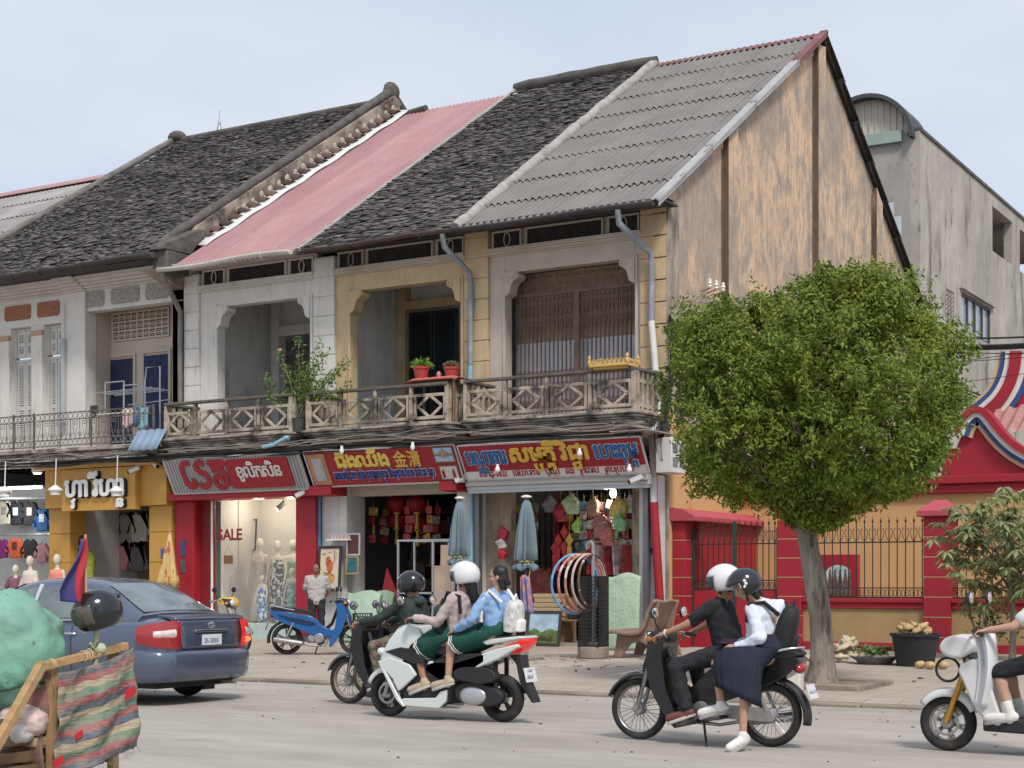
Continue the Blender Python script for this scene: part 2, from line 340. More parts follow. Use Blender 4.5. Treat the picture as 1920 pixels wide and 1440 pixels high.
# ================================================================ houses
def corr(mb,x0,x1,p0,p1,wl,amp,rows=1,lift=.03,over=.15,jit=0,trap=0,seg=8):
    """corrugated sheets up a slope from p0=(y,z) to p1, waves across x"""
    L=math.hypot(p1[0]-p0[0],p1[1]-p0[1]); n=(-(p1[1]-p0[1])/L,(p1[0]-p0[0])/L); n=(n[0],n[1]) if n[1]>0 else (-n[0],-n[1])
    for r in range(rows):
        s0=max(0,r/rows-(over/L if r else 0)); s1=(r+1)/rows; W=x1-x0; nu=int(W/wl*seg); r0=rnd.uniform(-1,1)*jit
        def f(u,v):
            s=s0+(s1-s0)*v; x=x0+W*u; ph=sin(2*PI*(x-x0)/wl)
            if trap: ph=max(-1,min(1,ph*trap))
            elif int((x-x0)/wl+.25)%6==0 and ph<0: ph*=1.9
            h=amp*ph+(lift*(1-v) if rows>1 else 0)+.5*jit*noise.noise(V((x*1.7,r*5,v*2)))
            return (x,p0[0]+(p1[0]-p0[0])*s+n[0]*h,p0[1]+(p1[1]-p0[1])*s+n[1]*h+r0*.3*(1-v))
        mb.sheet(f,nu,3)
def tiles(mb,x0,x1,p0,p1,cw=.16,ch=.125,sag=.05,seed=1):
    q=random.Random(seed); L=math.hypot(p1[0]-p0[0],p1[1]-p0[1]); d=((p1[0]-p0[0])/L,(p1[1]-p0[1])/L); n=(-d[1],d[0]) 
    rows=int(L/ch); T=.02
    for r in range(rows):
        s=r*ch; x=x0-q.uniform(0,cw); lift0=q.uniform(-.004,.006)
        while x<x1:
            w=cw*q.uniform(.85,1.1); a=max(x,x0); bb=min(x+w-.006,x1); x+=w
            if bb-a<.03: continue
            h=.014+q.random()**3*.03+lift0+sag*noise.noise(V((a*.5,s*.5,seed)))+.02*noise.noise(V((a*2.,s*2.,seed)))
            if q.random()<.012: h+=.035
            ds=q.gauss(0,.012); tw=q.gauss(0,.006); ln=ch*1.6
            def P(xx,ss,hh): return (xx,p0[0]+d[0]*ss+n[0]*hh,p0[1]+d[1]*ss+n[1]*hh)
            l0=s+ds; l1=s+ln
            vs=[P(a,l0,h+T+tw),P(bb,l0,h+T-tw),P(bb,l1,h-.012),P(a,l1,h-.012),P(a,l0,h+tw-.004),P(bb,l0,h-tw-.004)]
            mb.add(vs,[(0,1,2,3),(4,5,1,0),(4,0,3),(5,2,1)])
    mb.add([(x0,p0[0],p0[1]-.06),(x1,p0[0],p0[1]-.06),(x1,p1[0],p1[1]-.06),(x0,p1[0],p1[1]-.06)],[(0,1,2,3)])
def rust(mb,x0,x1,z0,z1,y0=-.02,y1=.34,h=.43):
    mb.box(x0+.012,x1-.012,y0+.02,y1,z0,z1); z=z0; i=0
    while z<z1-.05:
        e=min(z+h,z1); mb.box(x0,x1,y0-.004*(i%2),y1-.01,z+.011,e-.011); z=e; i+=1
def scroll_bracket(mb,x,z,sgn,y0=-.015,y1=.30,s=1):
    p=[(0,.0),(.30,0),(.34,-.05),(.33,-.12),(.26,-.17),(.20,-.20),(.16,-.27),(.14,-.36),(.12,-.43),(.06,-.47),(0,-.5)]
    mb.prism([(x+sgn*a*s,z+b*s) for a,b in p],y0,y1)
    mb.ring((x+sgn*.25*s,y0-.005,z-.095*s),.055*s,.018,n=14,m=5)
def moulding(mb,x0,x1,z0,prof,y=0):
    for dz,h,out in prof: mb.box(x0,x1,y-out,y+.3,z0+dz,z0+dz+h)
def downpipe(name_label,segs,parent,bands=()):
    for pts,r,mt,lab in segs:
        b=MB(); b.tube(pts,r,10); 
        for q in bands: pass
        b.build('downpipe',mt,parent,smooth=60,w=1,label=lab)
def balustrade(h,x0,x1,y=-1.12,z0=4.66,z1=5.46,nd=3,mt=None,mt2=None,retl=True,retr=True,seed=0):
    q=random.Random(seed); mt=mt or m_rail; mt2=mt2 or m_raild; j=lambda s=.008:q.uniform(-s,s)
    def run(p,qq,n,diam):
        b=MB(); t=MB(); p,qq=V(p),V(qq); L=(qq-p).length; d=(qq-p)/L; U=V((0,0,1))
        def bar(a,za,c,zc,w=.05): b.beam(p+d*a+U*(za-p.z),p+d*c+U*(zc-p.z),w,w*1.15,U if abs(za-zc)<.5 else (0,1,0))
        t.beam(p+U*(z1-p.z)+U*j(.015),qq+U*(z1-p.z)+U*j(.015),.13,.065)
        bar(0,z0+.12,L,z0+.12,.055); bar(0,z1-.22,L,z1-.22,.055)
        bar(0,z0+.03,L,z0+.03,.045)
        step=L/n
        for i in range(n+1): bar(min(max(i*step,.03),L-.03),z0,min(max(i*step,.03),L-.03)+j(),z1-.03,.075)
        if diam:
            for i in range(n):
                c=(i+.5)*step; w=min(.36,step*.32); zm=(z0+.12+z1-.22)/2; hz=(z1-.34-z0)/2
                for s in (-1,1): bar(c+s*(w+.07),z0+.12,c+s*(w+.07)+j(),z1-.22,.05)
                for a,za,cc,zc in ((-w,zm,0,zm+hz),(0,zm+hz,w,zm),(w,zm,0,zm-hz),(0,zm-hz,-w,zm)): bar(c+a+j(),za,c+cc+j(),zc,.048)
        return b,t
    b,t=run((x0,y,z0),(x1,y,z0),nd,True)
    for ok,xx in ((retl,x0),(retr,x1)):
        if ok:
            bb,tt=run((xx,y+.05,z0),(xx,-.02,z0),5,False); b.add(bb.v,bb.f); t.add(tt.v,tt.f)
    b.build('balustrade',mt,h,bevel=.006,w=1); t.build('handrail',mt2,h,bevel=.015,w=1)
def slab(h,x0,x1,y=-1.25,z=4.66,seed=0):
    b=MB(); k=.18
    def pl(o): return [(x0-o+k,y-o),(x1+o-k,y-o),(x1+o-.05,y-o+.05),(x1+o,y-o+k),(x1+o,.1),(x0-o,.1),(x0-o,y-o+k),(x0-o+.05,y-o+.05)]
    for zz,hh,o in ((z-.05,.05,.05),(z-.10,.045,.01),(z-.14,.035,-.04),(z-.23,.085,-.07)): b.prism(pl(o),zz,zz+hh,'xy')
    b.build('balcony_slab',m_grim,h,bevel=.012,w=1)
    b=MB(); b.prism(pl(-.10),z-.29,z-.235,'xy'); b.build('slab_edge_trim',m_pinkpl,h,bevel=.008,w=1)
def front(h,xl,xr,ol,orr,mwall,mfr,zt=7.8,depth=2.6,mback=m_int,bevels=.01):
    """upper storey loggia between pilasters"""
    b=MB(); y0,y1=.05,.32
    b.box(xl,ol,y0,y1,4.66,8.3); b.box(orr,xr,y0,y1,4.66,8.3); b.box(ol,orr,y0,y1,zt,8.3)
    b.box(xl,xr,.10,y1,8.3,8.95)
    b.box(ol-.06,ol,y0-.03,y0+.01,4.66,zt+.06); b.box(orr,orr+.06,y0-.03,y0+.01,4.66,zt+.06)
    b.build('loggia_wall',mwall,h,bevel=.012,w=1)
    for a_,s_ in ((ol,1),(orr,-1)): b=MB(); scroll_bracket(b,a_,zt,s_,.0,.3); b.build('corbel',mwall,h,smooth=40,w=1)
    b=MB(); moulding(b,xl,xr,8.16,[(0,.03,.05),(.03,.045,.09),(.075,.04,.13),(.115,.03,.16)],.05); b.build('cornice',mfr,h,bevel=.006,w=1)
    W=xr-xl; a,c=.17,.27
    zs0,zs1=8.33,8.66
    cuts=[(xl+.08,xl+.08+W*.19),(xl+.08+W*.19+.13,xr-.08-W*.19-.13),(xr-.08-W*.19,xr-.08)]
    b=MB(); d=MB()
    for i,(p,q) in enumerate(cuts):
        d.box(p+.02,q-.02,.07,.12,zs0+.01,zs1-.01)
        for bx in ((p,q,zs0-.025,zs0+.015),(p,q,zs1-.015,zs1+.025)): b.box(bx[0],bx[1],.03,.10,bx[2],bx[3])
        b.box(p-.02,p+.02,.031,.10,zs0-.025,zs1+.025); b.box(q-.02,q+.02,.031,.10,zs0-.025,zs1+.025)
        if i!=1: b.ring(((p+q)/2,.055,(zs0+zs1)/2),.14,.014,n=20,m=6,sx=.5)
    b.build('frieze_moulding',mfr,h,bevel=.006,w=1); d.build('vent_panel',m_dark,h,w=1)
    b=MB(); b.box(xl-.2,xr+.2,depth,depth+.15,4.6,9.0); b.box(xl-.2,xr+.2,.32,depth,8.45,8.6)
    b.box(xl-.13,xl-.01,.3,depth,4.6,8.5); b.box(xr+.01,xr+.13,.3,depth,4.6,8.5); b.build('loggia_interior',mback,h,w=1)
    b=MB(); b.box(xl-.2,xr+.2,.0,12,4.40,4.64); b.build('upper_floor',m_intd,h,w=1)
def shutter_door(h,x0,x1,z0,z1,y,mat,name='shutter_door',frm=None,panels=2):
    b=MB(); n=panels
    w=(x1-x0)/n
    for i in range(n):
        a,c=x0+i*w+.012,x0+(i+1)*w-.012
        for bx in ((a,a+.06,z0,z1),(c-.06,c,z0,z1),(a+.06,c-.06,z0,z0+.1),(a+.06,c-.06,z1-.08,z1),(a+.06,c-.06,(z0+z1)/2-.05,(z0+z1)/2+.05)): b.box(bx[0],bx[1],y-.05,y,bx[2],bx[3])
        z=z0+.12
        while z<z1-.1:
            if abs(z-(z0+z1)/2)>.07: b.add([(a+.06,y-.045,z),(c-.06,y-.045,z),(c-.06,y-.012,z+.04),(a+.06,y-.012,z+.04),(a+.06,y-.037,z-.008),(c-.06,y-.037,z-.008),(c-.06,y-.004,z+.032),(a+.06,y-.004,z+.032)],[(0,1,2,3),(4,7,6,5),(0,4,5,1)])
            z+=.052
        b.box(a+.05,c-.05,y-.003,y,z0+.05,z1-.05)
    o=b.build(name,mat,h,w=1)
    if frm:
        b=MB(); b.box(x0-.07,x0-.002,y-.07,y+.02,z0,z1+.07); b.box(x1+.002,x1+.07,y-.07,y+.02,z0,z1+.07); b.box(x0-.002,x1+.002,y-.069,y+.02,z1+.002,z1+.07); b.build('frame',frm,o,w=1)
    return o
# ---- house A : right end, grey roof
hA=thing('shop_house','end shop house with grey corrugated roof and peeling orange gable wall','house',(-2,0,.17),group='row of old shop houses')
hB=thing('shop_house','ochre shop house with dark tiled roof and open ochre loggia above','house',(-6.2,0,.17),group='row of old shop houses')
hC=thing('shop_house','white shop house with pink metal roof and open loggia','house',(-10.3,0,.17),group='row of old shop houses')
hD=thing('shop_house','wide white shop house with dark tiled roof, louvred shutters and iron balcony','house',(-16.5,0,.17),group='row of old shop houses')
hE=thing('shop_house','farthest shop house with patchy grey roof and red ridge','house',(-24,0,.17),group='row of old shop houses')
def roofz(y): return 8.62+(y+.75)*.64
# gable wall
b=MB(); T=.28
b.prism([(.0,.1),(17.2,.1),(17.2,9.1),(8.6,14.5),(.0,8.95)],-T,0,'yz'); b.build('gable_wall',m_gable,hA,w=1)
b=MB()
for y0,y1 in ((2.79,3.31),(8.27,8.78),(12.75,13.25)): b.prism([(y0,4.3),(y1,4.3),(y1,(roofz(y1) if y1<8.7 else 14.6-(y1-8.6)*.64)-.12),(y0,(roofz(y0) if y0<8.6 else 14.6-(y0-8.6)*.64)-.12)],-.01,.12,'yz')
b.build('gable_pilaster',m_gable,hA,bevel=.01,w=1)
b=MB()
for y0 in (2.79,8.27,12.75): b=MB(); b.box(.0,.118,y0-.012,y0-.002,4.3,(roofz(y0) if y0<8.6 else 14.6-(y0-8.6)*.64)-.14); b.box(.0,.004,y0-.13,y0-.012,4.3,(roofz(y0-.16) if y0<8.6 else 14.6-(y0-8.6)*.64)-.3); b.build('stained_pilaster_edge',M('brown_water_stain',(.135,.095,.07),.95,var=.3,vs=3,stretch=(1,1,.4),dirt=((.33,.24,.16),2,.56,.7,(2,2,.5))),hA,w=1)
b=MB(); b.prism([(-.02,.1),(.52,.1),(.52,8.95),(-.02,8.75)],-.01,.035,'yz'); b.build('corner_strip',M('grey_weathered_render',(.36,.31,.26),.95,var=.2,vs=4,bump=.4,bs=16,stretch=(1,1,.5),dirt=[((.14,.12,.1),2.,.45,.62,(1.5,1.5,.4)),((.5,.36,.24),3,.6,.72,(1,1,.6))]),hA,bevel=.01,w=1)
b=MB(); pts=[(.05,.1),(3.75,.1)]; n=24
for i in range(n+1):
    y=3.75-3.7*i/n; pts.append((y,4.45+.12*noise.noise(V((y*1.7,0,3)))+.1*sin(y*2.2)+ (.35 if y<.35 else 0)))
b.prism(pts,.0,.045,'yz'); b.build('painted_lower_wall',m_orange,hA,bevel=.008,w=1)
b=MB(); b.box(-.02,.11,.95,1.02,2.6,3.75); b.box(-.02,.14,.5,1.2,2.55,2.62); b.build('wall_ledge',m_orange,hA,w=1)
# roof A
b=MB(); corr(b,-4.33,.22,(-.78,8.60),(8.6,14.62),.165,.033,8,.034,.15,.02); b.build('roof',m_asb,hA,smooth=60,w=1)
b=MB(); corr(b,-4.33,.22,(18.0,8.6),(8.6,14.62),.165,.026,8,.045,.15,.02,seg=6); b.build('rear_roof',M('dark_roof_underside',(.09,.085,.085),.9),hA,smooth=60,solid=.012,w=1)
b=MB()
for s0,s1,dx in ((0,.28,0),(.27,.53,.008),(.52,.80,.016)):
    pa=(-.80+9.4*s0,8.60+6.02*s0); pb=(-.80+9.4*s1,8.60+6.02*s1)
    def f(u,v,pa=pa,pb=pb,dx=dx):
        y=pa[0]+(pb[0]-pa[0])*v; z=pa[1]+(pb[1]-pa[1])*v; k=u*5; 
        return (.02+min(k,2.2)*.085+dx, y, z+.055+.014*sin(k*PI*1.7)-max(0,k-2.2)*.055+dx*.5+.012*(1-v))
    b.sheet(f,20,4)
b.build('verge_flashing',M('galvanised_strip',(.36,.36,.36),.6,var=.1,bump=.1,dirt=((.25,.23,.2),3,.55,.75,(1,1,1))),hA,smooth=50,solid=.01,w=1)
b=MB()
def f(u,v):
    y=-.80+9.4*(.79+.215*v); z=8.60+6.02*(.79+.215*v); k=u*5
    return (.02+min(k,2.2)*.085+.01,y,z+.07+.014*sin(k*PI*1.7)-max(0,k-2.2)*.058)
b.sheet(f,20,4); b.sheet(lambda u,v:(-4.2+4.35*u,8.6+(v-.5)*.5,14.66+.012*sin(u*170)-abs(v-.5)*.32),150,4)
b.build('ridge_cap',M('dull_red_metal',(.20,.085,.085),.7,var=.2),hA,smooth=50,solid=.012,label='faded pink ridge capping',w=1)
b=MB(); b.tube([(.12,8.6,14.68),(.12,18.0,8.64)],.05,6); b.build('bargeboard',m_black,hA,w=1)
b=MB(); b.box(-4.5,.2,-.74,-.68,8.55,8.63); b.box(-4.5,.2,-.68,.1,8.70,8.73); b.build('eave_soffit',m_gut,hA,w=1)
def gutter(h,x0,x1,y,z,r,mt,name='gutter',sag=.015):
    b=MB(); vs=[];n=8;k=12
    for i in range(k+1):
        x=x0+(x1-x0)*i/k; dz=-sag*sin(PI*i/k*2.)
        for j in range(n+1):
            t=PI+PI*j/n; vs.append((x,y+r*cos(t),z+r*sin(t)+dz))
    b.add(vs,[(i*(n+1)+j,i*(n+1)+j+1,(i+1)*(n+1)+j+1,(i+1)*(n+1)+j) for i in range(k) for j in range(n)]+[tuple(range(n+1)),tuple(range(k*(n+1),(k+1)*(n+1)))])
    for i in range(1,5):
        x=x0+(x1-x0)*i/5; b.ring((x,y,z-.01),r+.008,.008,axis='x',n=12,m=5,a0=PI,a1=2*PI)
    return b.build(name,mt,h,smooth=50,solid=.008,w=1)
gutter(hA,-4.4,.12,-.86,8.62,.085,m_gut)
front(hA,-4.05,-.55,-3.67,-.70,m_lintel,m_lintel)
b=MB(); rust(b,-.56,.0,4.3,8.9); b.build('pilaster',m_ochre2,hA,bevel=.006,w=1)
b=MB(); rust(b,-4.62,-4.05,4.3,8.9); b.build('pilaster',m_ochre,hB,bevel=.006,w=1)
slab(hA,-3.95,-.02); balustrade(hA,-3.92,-.12,nd=4,retl=True,seed=3)
# accordion grille
b=MB(); x0,x1,zt,zb=-3.66,-.72,7.79,4.68; yg=.42
zt2=7.36
b.box(x0,x1,yg-.02,yg+.03,zt2-.03,zt2+.03); b.box(-2.25,-2.13,yg-.035,yg+.03,zb,zt2)
for i in range(9):
    c=x0+.17+i*.33
    for r_,z_ in ((.11,7.60),(.055,7.58)): b.tube([(c-r_,yg,zt2)]+[(c+r_*cos(t),yg,z_+r_*sin(t)) for t in (PI,.75*PI,.5*PI,.25*PI,0)]+[(c+r_,yg,zt2)],.012,5)
    b.tube([(c+.165,yg,zt2),(c+.165,yg,zt)],.012,5)
b.tube([(x0,yg,7.55),(x1,yg,7.55)],.009,5)
k=0; st=.098
x=x0+.04
while x<x1:
    b.box(x-.010,x+.010,yg-.018,yg+.018,zb,zt2); x+=st
for z0,z1 in ((6.6,7.25),(5.35,5.85),(4.75,5.25)):
    hz=(z1-z0)/2
    x=x0+.04; i=0
    while x<x1-st:
        for zz in ((z0,z0+hz),(z0+hz,z1)):
            s=1 if True else -1
            b.beam((x,yg+.012,zz[0]),(x+st,yg+.012,zz[1]),.012,.014); b.beam((x,yg-.012,zz[1]),(x+st,yg-.012,zz[0]),.012,.014)
        x+=st; i+=1
b.build('accordion_grille',m_rust,hA,w=1)
b=MB()
b.sheet(lambda u,v:(x0-.05+u*(x1-x0+.1),.62+.012*sin(v*60),6.35+1.5*v),4,90); b.build('roller_shutter',M('brown_slat_shutter',(.38,.30,.2),.8,var=.15),hA,smooth=60,w=1)
b=MB(); b.box(x0-.05,x1+.05,.60,.64,4.66,6.40); b.build('curtain_panel',M('pale_blue_curtain',(.62,.66,.70),.9,var=.08,stretch=(8,8,.5)),hA,w=1)
# ---- house B
b=MB(); tiles(b,-8.42,-4.42,(-.78,8.60),(8.6,14.62),seed=4); b.build('roof',m_tile,hB,w=1)
b=MB(); b.add([(-8.42,17.9,8.6),(-4.42,17.9,8.6),(-4.42,8.6,14.6),(-8.42,8.6,14.6)],[(0,1,2,3)]); b.build('rear_roof',m_tile,hB,solid=.03,w=1)
b=MB(); pts=[]
for i in range(40):
    s=i/39; pts.append((-4.38+.05*noise.noise(V((s*14,1,0))),-.75+9.35*s,8.60+6.02*s+.05+.03*noise.noise(V((s*20,5,0)))))
b.tube(pts,[.13+.05*noise.noise(V((i*.6,3,0))) for i in range(40)],8); b.build('mortar_fillet',m_mort,hB,smooth=60,label='rough pale mortar fillet',w=1)
b=MB(); b.tube([(-8.5+i*.42,8.6,14.72+.03*noise.noise(V((i*.9,0,0)))) for i in range(11)],[.12]+[.16]*9+[.14],8); b.build('ridge_cap',m_coping,hB,smooth=60,w=1)
b=MB(); pts=[(-8.47+.02*noise.noise(V((i*.7,2,0))),-.72+9.3*i/25,8.62+6.0*i/25+.04) for i in range(26)]; b.tube(pts,.05,6); b.build('verge_fillet',m_mort,hB,smooth=60,w=1)
gutter(hB,-8.2,-4.4,-.86,8.62,.08,M('brown_gutter',(.09,.06,.055),.7,var=.3))
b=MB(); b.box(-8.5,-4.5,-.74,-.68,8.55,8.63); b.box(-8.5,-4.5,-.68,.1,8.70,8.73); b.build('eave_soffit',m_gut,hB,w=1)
front(hB,-8.02,-4.62,-7.62,-4.75,m_ochre,m_lintel,mback=m_int)
slab(hB,-7.95,-4.15,y=-1.25); balustrade(hB,-7.9,-4.3,nd=4,mt=m_rail,seed=7)
b=MB(); rust(b,-8.58,-8.02,4.3,8.62); b.build('pilaster',m_white,hC,bevel=.006,w=1)
xa=fy(758,600,2.5).x; b=MB(); b.box(xa-.12,xa+.12,2.35,2.6,4.66,8.45); b.box(xa+.12,xa+1.6,2.36,2.6,7.75,7.95); b.build('door_surround',m_ochre,hB,w=1)
shutter_door(hB,xa+.16,xa+1.5,4.66,7.7,2.5,M('dark_blue_green_paint',(.022,.03,.036),.7),'shutter_door',panels=2)
# ---- house C
b=MB(); corr(b,-12.0,-8.5,(-.92,8.56),(8.6,14.55),.14,.034,1,0,0,.012,trap=2.2,seg=10); b.build('roof',m_pink,hC,smooth=60,w=1)
b=MB(); b.add([(-12.3,17.9,8.6),(-8.5,17.9,8.6),(-8.5,8.6,14.5),(-12.3,8.6,14.5)],[(0,1,2,3)]); b.build('rear_roof',m_pink,hC,solid=.03,w=1)
b=MB(); b.sheet(lambda u,v:(-12.28+.36*u,.2+8.4*v,9.30+5.33*v+.06-.05*u+.02*sin(v*40)),3,30); b.build('white_flashing',m_pvcw,hC,smooth=60,solid=.02,w=1)
b=MB(); b.tube([(-11.9,8.55,14.55),(-11.3,8.5,14.58)],.1,8); b.build('ridge_mortar',m_coping,hC,w=1)
gutter(hC,-12.25,-8.45,-1.0,8.60,.085,M('cream_gutter',(.55,.53,.47),.6,var=.1),sag=.03)
b=MB(); b.box(-12.2,-8.5,-.70,.1,8.70,8.73); b.build('eave_soffit',m_white2,hC,w=1)
front(hC,-11.95,-8.58,-11.43,-8.72,m_white,m_white2,mback=m_int)
slab(hC,-12.05,-8.25); balustrade(hC,-11.95,-8.3,nd=4,mt=m_rail,seed=11)
b=MB(); rust(b,-12.36,-11.95,4.3,8.62); b.build('pilaster',m_white,hC,bevel=.006,w=1)
b=MB(); xa=fy(520,600,2.5).x; b.box(xa-.1,xa+.12,2.4,2.6,4.66,8.4); b.box(xa+.12,-8.6,2.42,2.6,7.45,7.7); b.build('door_surround',m_white,hC,w=1)
xa,xb=fy(536,600,2.5).x,fy(584,600,2.5).x
shutter_door(hC,xa,xb,4.66,6.55,2.5,M('grey_shutter',(.15,.145,.135),.8),panels=2); shutter_door(hC,xa,xb,6.62,7.4,2.5,M('grey_shutter',(.2,.2,.19)),'transom_shutter',panels=2)
# firewall between C and D
b=MB(); b.prism([(-1.0,8.6),(-.2,8.6),(8.6,14.3),(17.2,9),(17.2,4),(0,4),(0,8.3)],-12.78,-12.42,'yz'); 
b.prism([(-.35,8.8),(.5,9.90),(8.6,15.14),(8.9,15.0),(8.6,14.2),(0,8.6)],-12.78,-12.42,'yz'); b.build('firewall',M('mouldy_firewall',(.36,.31,.25),.95,var=.2,vs=2,bump=.4,bs=12,dirt=[((.05,.045,.04),1.1,.42,.6,(1,1,1)),((.42,.24,.14),2,.62,.7,(1,1,1))]),hD,w=1)
b=MB(); n=26; pts=[(-12.62,-.6+9.25*i/n,8.98+6.03*i/n+.28+.03*noise.noise(V((i*.8,0,9)))) for i in range(n+1)]; b.tube(pts,[.10]+[.12+.035*noise.noise(V((i*.9,4,0))) for i in range(n-1)]+[.17],8)
b.tube([(-12.62,8.7,15.28),(-12.62,17,9.8)],.13,8); b.ell((-12.62,8.7,15.3),.2,.32,.28,10,6); b.build('coping',m_coping,hD,smooth=60,w=1)
b=MB(); n=24
m_orn=M('pale_mortar',(.36,.33,.29),.95,var=.15,bump=.4,bs=20)
for i in range(n):
    c=MB()
    s=(i+.5)/n; y=.55+8.0*s; z=9.42+5.13*s
    b.T=Matrix.Translation((-12.3,y,z+.1))@Matrix.Rotation(R(10+rnd.uniform(-5,5)),4,'X')@Matrix.Rotation(R(14+rnd.uniform(-4,4)),4,'Y'); b.prism([(.17*cos(t),.12*sin(t)) for t in [PI*k/8 for k in range(9)]]+[(.14*cos(t),.09*sin(t)) for t in [PI*(8-k)/8 for k in range(9)]],-.13,.16,'yz'); b.T=None
    if i>3: c.ell((-12.38,y+.05,z+.27),.04,.10*rnd.uniform(.7,1.2),.10*rnd.uniform(.7,1.3),7,5,Matrix.Rotation(rnd.uniform(-.5,.5),3,'X'))
    if i>3: c.ell((-12.37,y+.17,z+.22),.04,.12,.08,6,5); c.build('mortar_ornament',m_orn,hD,smooth=60,w=1)
b.build('edge_tiles',M('brown_barrel_tile',(.105,.07,.055),.9,var=.4,island=.7,bump=.3),hD,smooth=50,w=1)
b=MB(); b.box(-12.6,-12.15,-.85,-.1,8.55,9.05); b.prism([(-.95,9.05),(-.05,9.05),(.5,9.7),(.3,9.75),(-.9,9.2)],-12.62,-12.15,'yz'); b.build('kneeler_block',m_coping,hD,bevel=.03,w=1)
# ---- house D
b=MB(); tiles(b,-20.62,-12.78,(-.98,8.93),(8.6,15.0),seed=9); b.build('roof',m_tile,hD,w=1)
b=MB(); b.add([(-20.6,18,8.9),(-12.8,18,8.9),(-12.8,8.6,15),(-20.6,8.6,15)],[(0,1,2,3)]); b.build('rear_roof',m_tile,hD,solid=.03,w=1)
b=MB(); b.tube([(-20.7+i*.8,8.6,15.03+.02*noise.noise(V((i,0,4)))) for i in range(11)],.11,8); b.ell((-20.6,8.6,15.15),.32,.25,.2,10,6); b.build('ridge_cap',m_coping,hD,smooth=60,w=1)
b=MB(); b.tube([(-20.68,-.95+9.5*i/20,8.98+6.1*i/20+.03*noise.noise(V((i*.8,0,0)))) for i in range(21)],.10,8); b.build('verge_fillet',M('grey_mossy_mortar',(.16,.15,.14),.95,var=.3,bump=.5,bs=14),hD,smooth=60,w=1)
b=MB(); b.lathe([(.09,0),(.07,.1),(.04,.16),(.05,.22),(.03,.3),(.012,.34),(.01,.62)],(-18.9,8.6,15.1),8); b.build('ridge_finial',M('zinc',(.35,.35,.36),.5,metal=.6),hD,smooth=60,w=1)
gutter(hD,-20.6,-16.0,-1.08,8.92,.11,m_gut); gutter(hD,-15.97,-12.35,-1.08,8.95,.11,m_gut)
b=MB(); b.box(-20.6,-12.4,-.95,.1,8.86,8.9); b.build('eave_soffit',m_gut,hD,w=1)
b=MB()
for x0,x1,o in ((-20.6,-16.25,0),(-16.25,-15.55,.08),(-15.55,-12.2,0)): moulding(b,x0,x1,8.55,[(0,.05,.06+o),(.05,.06,.14+o),(.11,.06,.24+o),(.17,.07,.34+o),(.24,.06,.44+o)],0)
b.build('cornice',m_white2,hD,bevel=.012,w=1)
b=MB() # facade wall, both bays
b.box(-16.2,-15.56,-.08,.32,4.4,8.55)
b.box(-15.56,-12.36,.0,.3,8.05,8.56); b.box(-12.78,-12.36,.0,.3,4.4,8.05)
b.box(-20.6,-16.2,.0,.3,7.86,8.56)
wins=[]
for u0,u1 in ((20,58),(82,114)):
    a=fy(u0,660,0).x; c=fy(u1,660,0).x; wins.append((a,c))
wins=[(wins[0][0]-2.6,wins[0][1]-2.6)]+[(wins[0][0]-1.25,wins[0][1]-1.25)]+wins if False else wins
xs=[-20.6]+[w for p in wins for w in p]+[-16.2]
for i in range(0,len(xs),2): b.box(xs[i],xs[i+1],.0,.3,4.4,7.86)
b.build('wall',m_white,hD,bevel=.012,w=1)
b=MB()
for i in range(0,len(xs)-2,2): b.box(xs[i+1]-.28,xs[i+1]+.0,-.06,.0,4.66,7.62) if i else b.box(xs[1]-.3,xs[1],-.06,.0,4.66,7.55)
b.box(-17.42,-17.08,-.062,-.001,4.66,7.6)
b.build('window_pier',m_white,hD,bevel=.01,w=1)
for bx in ((-17.46,-17.04,-.09,.0,7.6,7.72),(xs[1]-.34,xs[1]+.02,-.09,.0,7.55,7.67)): MB().box(*bx).build('pier_capital',M('terracotta_trim',(.50,.30,.22),.85,var=.1),hD,bevel=.015,w=1)
for a,c in wins:
    shutter_door(hD,a+.05,c-.05,4.68,7.0,.22,M('white_shutter_paint',(.58,.57,.54),.7,var=.06,dirt=((.3,.28,.25),2,.6,.8,(1,1,1),.5)),'louvred_shutter',frm=m_white2); shutter_door(hD,a+.05,c-.05,7.12,7.78,.22,MT['white_shutter_paint'],'transom_shutter',frm=m_white2)
def rpanel(mb,x0,x1,z0,z1,y=-.03,ch=.05): mb.prism([(x0+ch,z0),(x1-ch,z0),(x1,z0+ch),(x1,z1-ch),(x1-ch,z1),(x0+ch,z1),(x0,z1-ch),(x0,z0+ch)],y,.01)
b=MB()
for u0,u1 in ((10,58),(71,112)): rpanel(b,fy(u0,590).x,fy(u1,590).x,8.05,8.42)
b.build('terracotta_panel',M('terracotta_roughcast',(.33,.145,.09),.95,var=.2,vs=20,bump=.8,bs=45,dirt=((.12,.08,.06),4,.6,.75,(1,1,1))),hD,w=1)
b=MB()
for u0,u1 in ((161,196),(209,262),(274,316)): rpanel(b,fy(u0,560).x,fy(u1,560).x,8.15,8.52)
b.build('pebbledash_panel',M('pebbledash',(.36,.33,.31),.95,var=.45,vs=22,bump=1,bs=50),hD,w=1)
m_beige=M('beige_plaster',(.52,.46,.38),.9,var=.06,dirt=((.36,.31,.26),1,.55,.8,(2,2,.5),.6))
b=MB(); yb=.8
b.box(-15.9,-12.4,yb,yb+.15,4.5,8.6); b.box(-15.62,-15.56,.3,yb,4.6,8.3); b.box(-12.78,-12.72,.31,yb,4.6,8.3); b.box(-15.9,-12.4,.3,yb,8.3,8.4); b.build('loggia_interior',m_beige,hD,w=1)
b=MB(); b.box(-20.6,-12.4,.3,12,4.40,4.64); b.build('upper_floor',m_intd,hD,w=1)
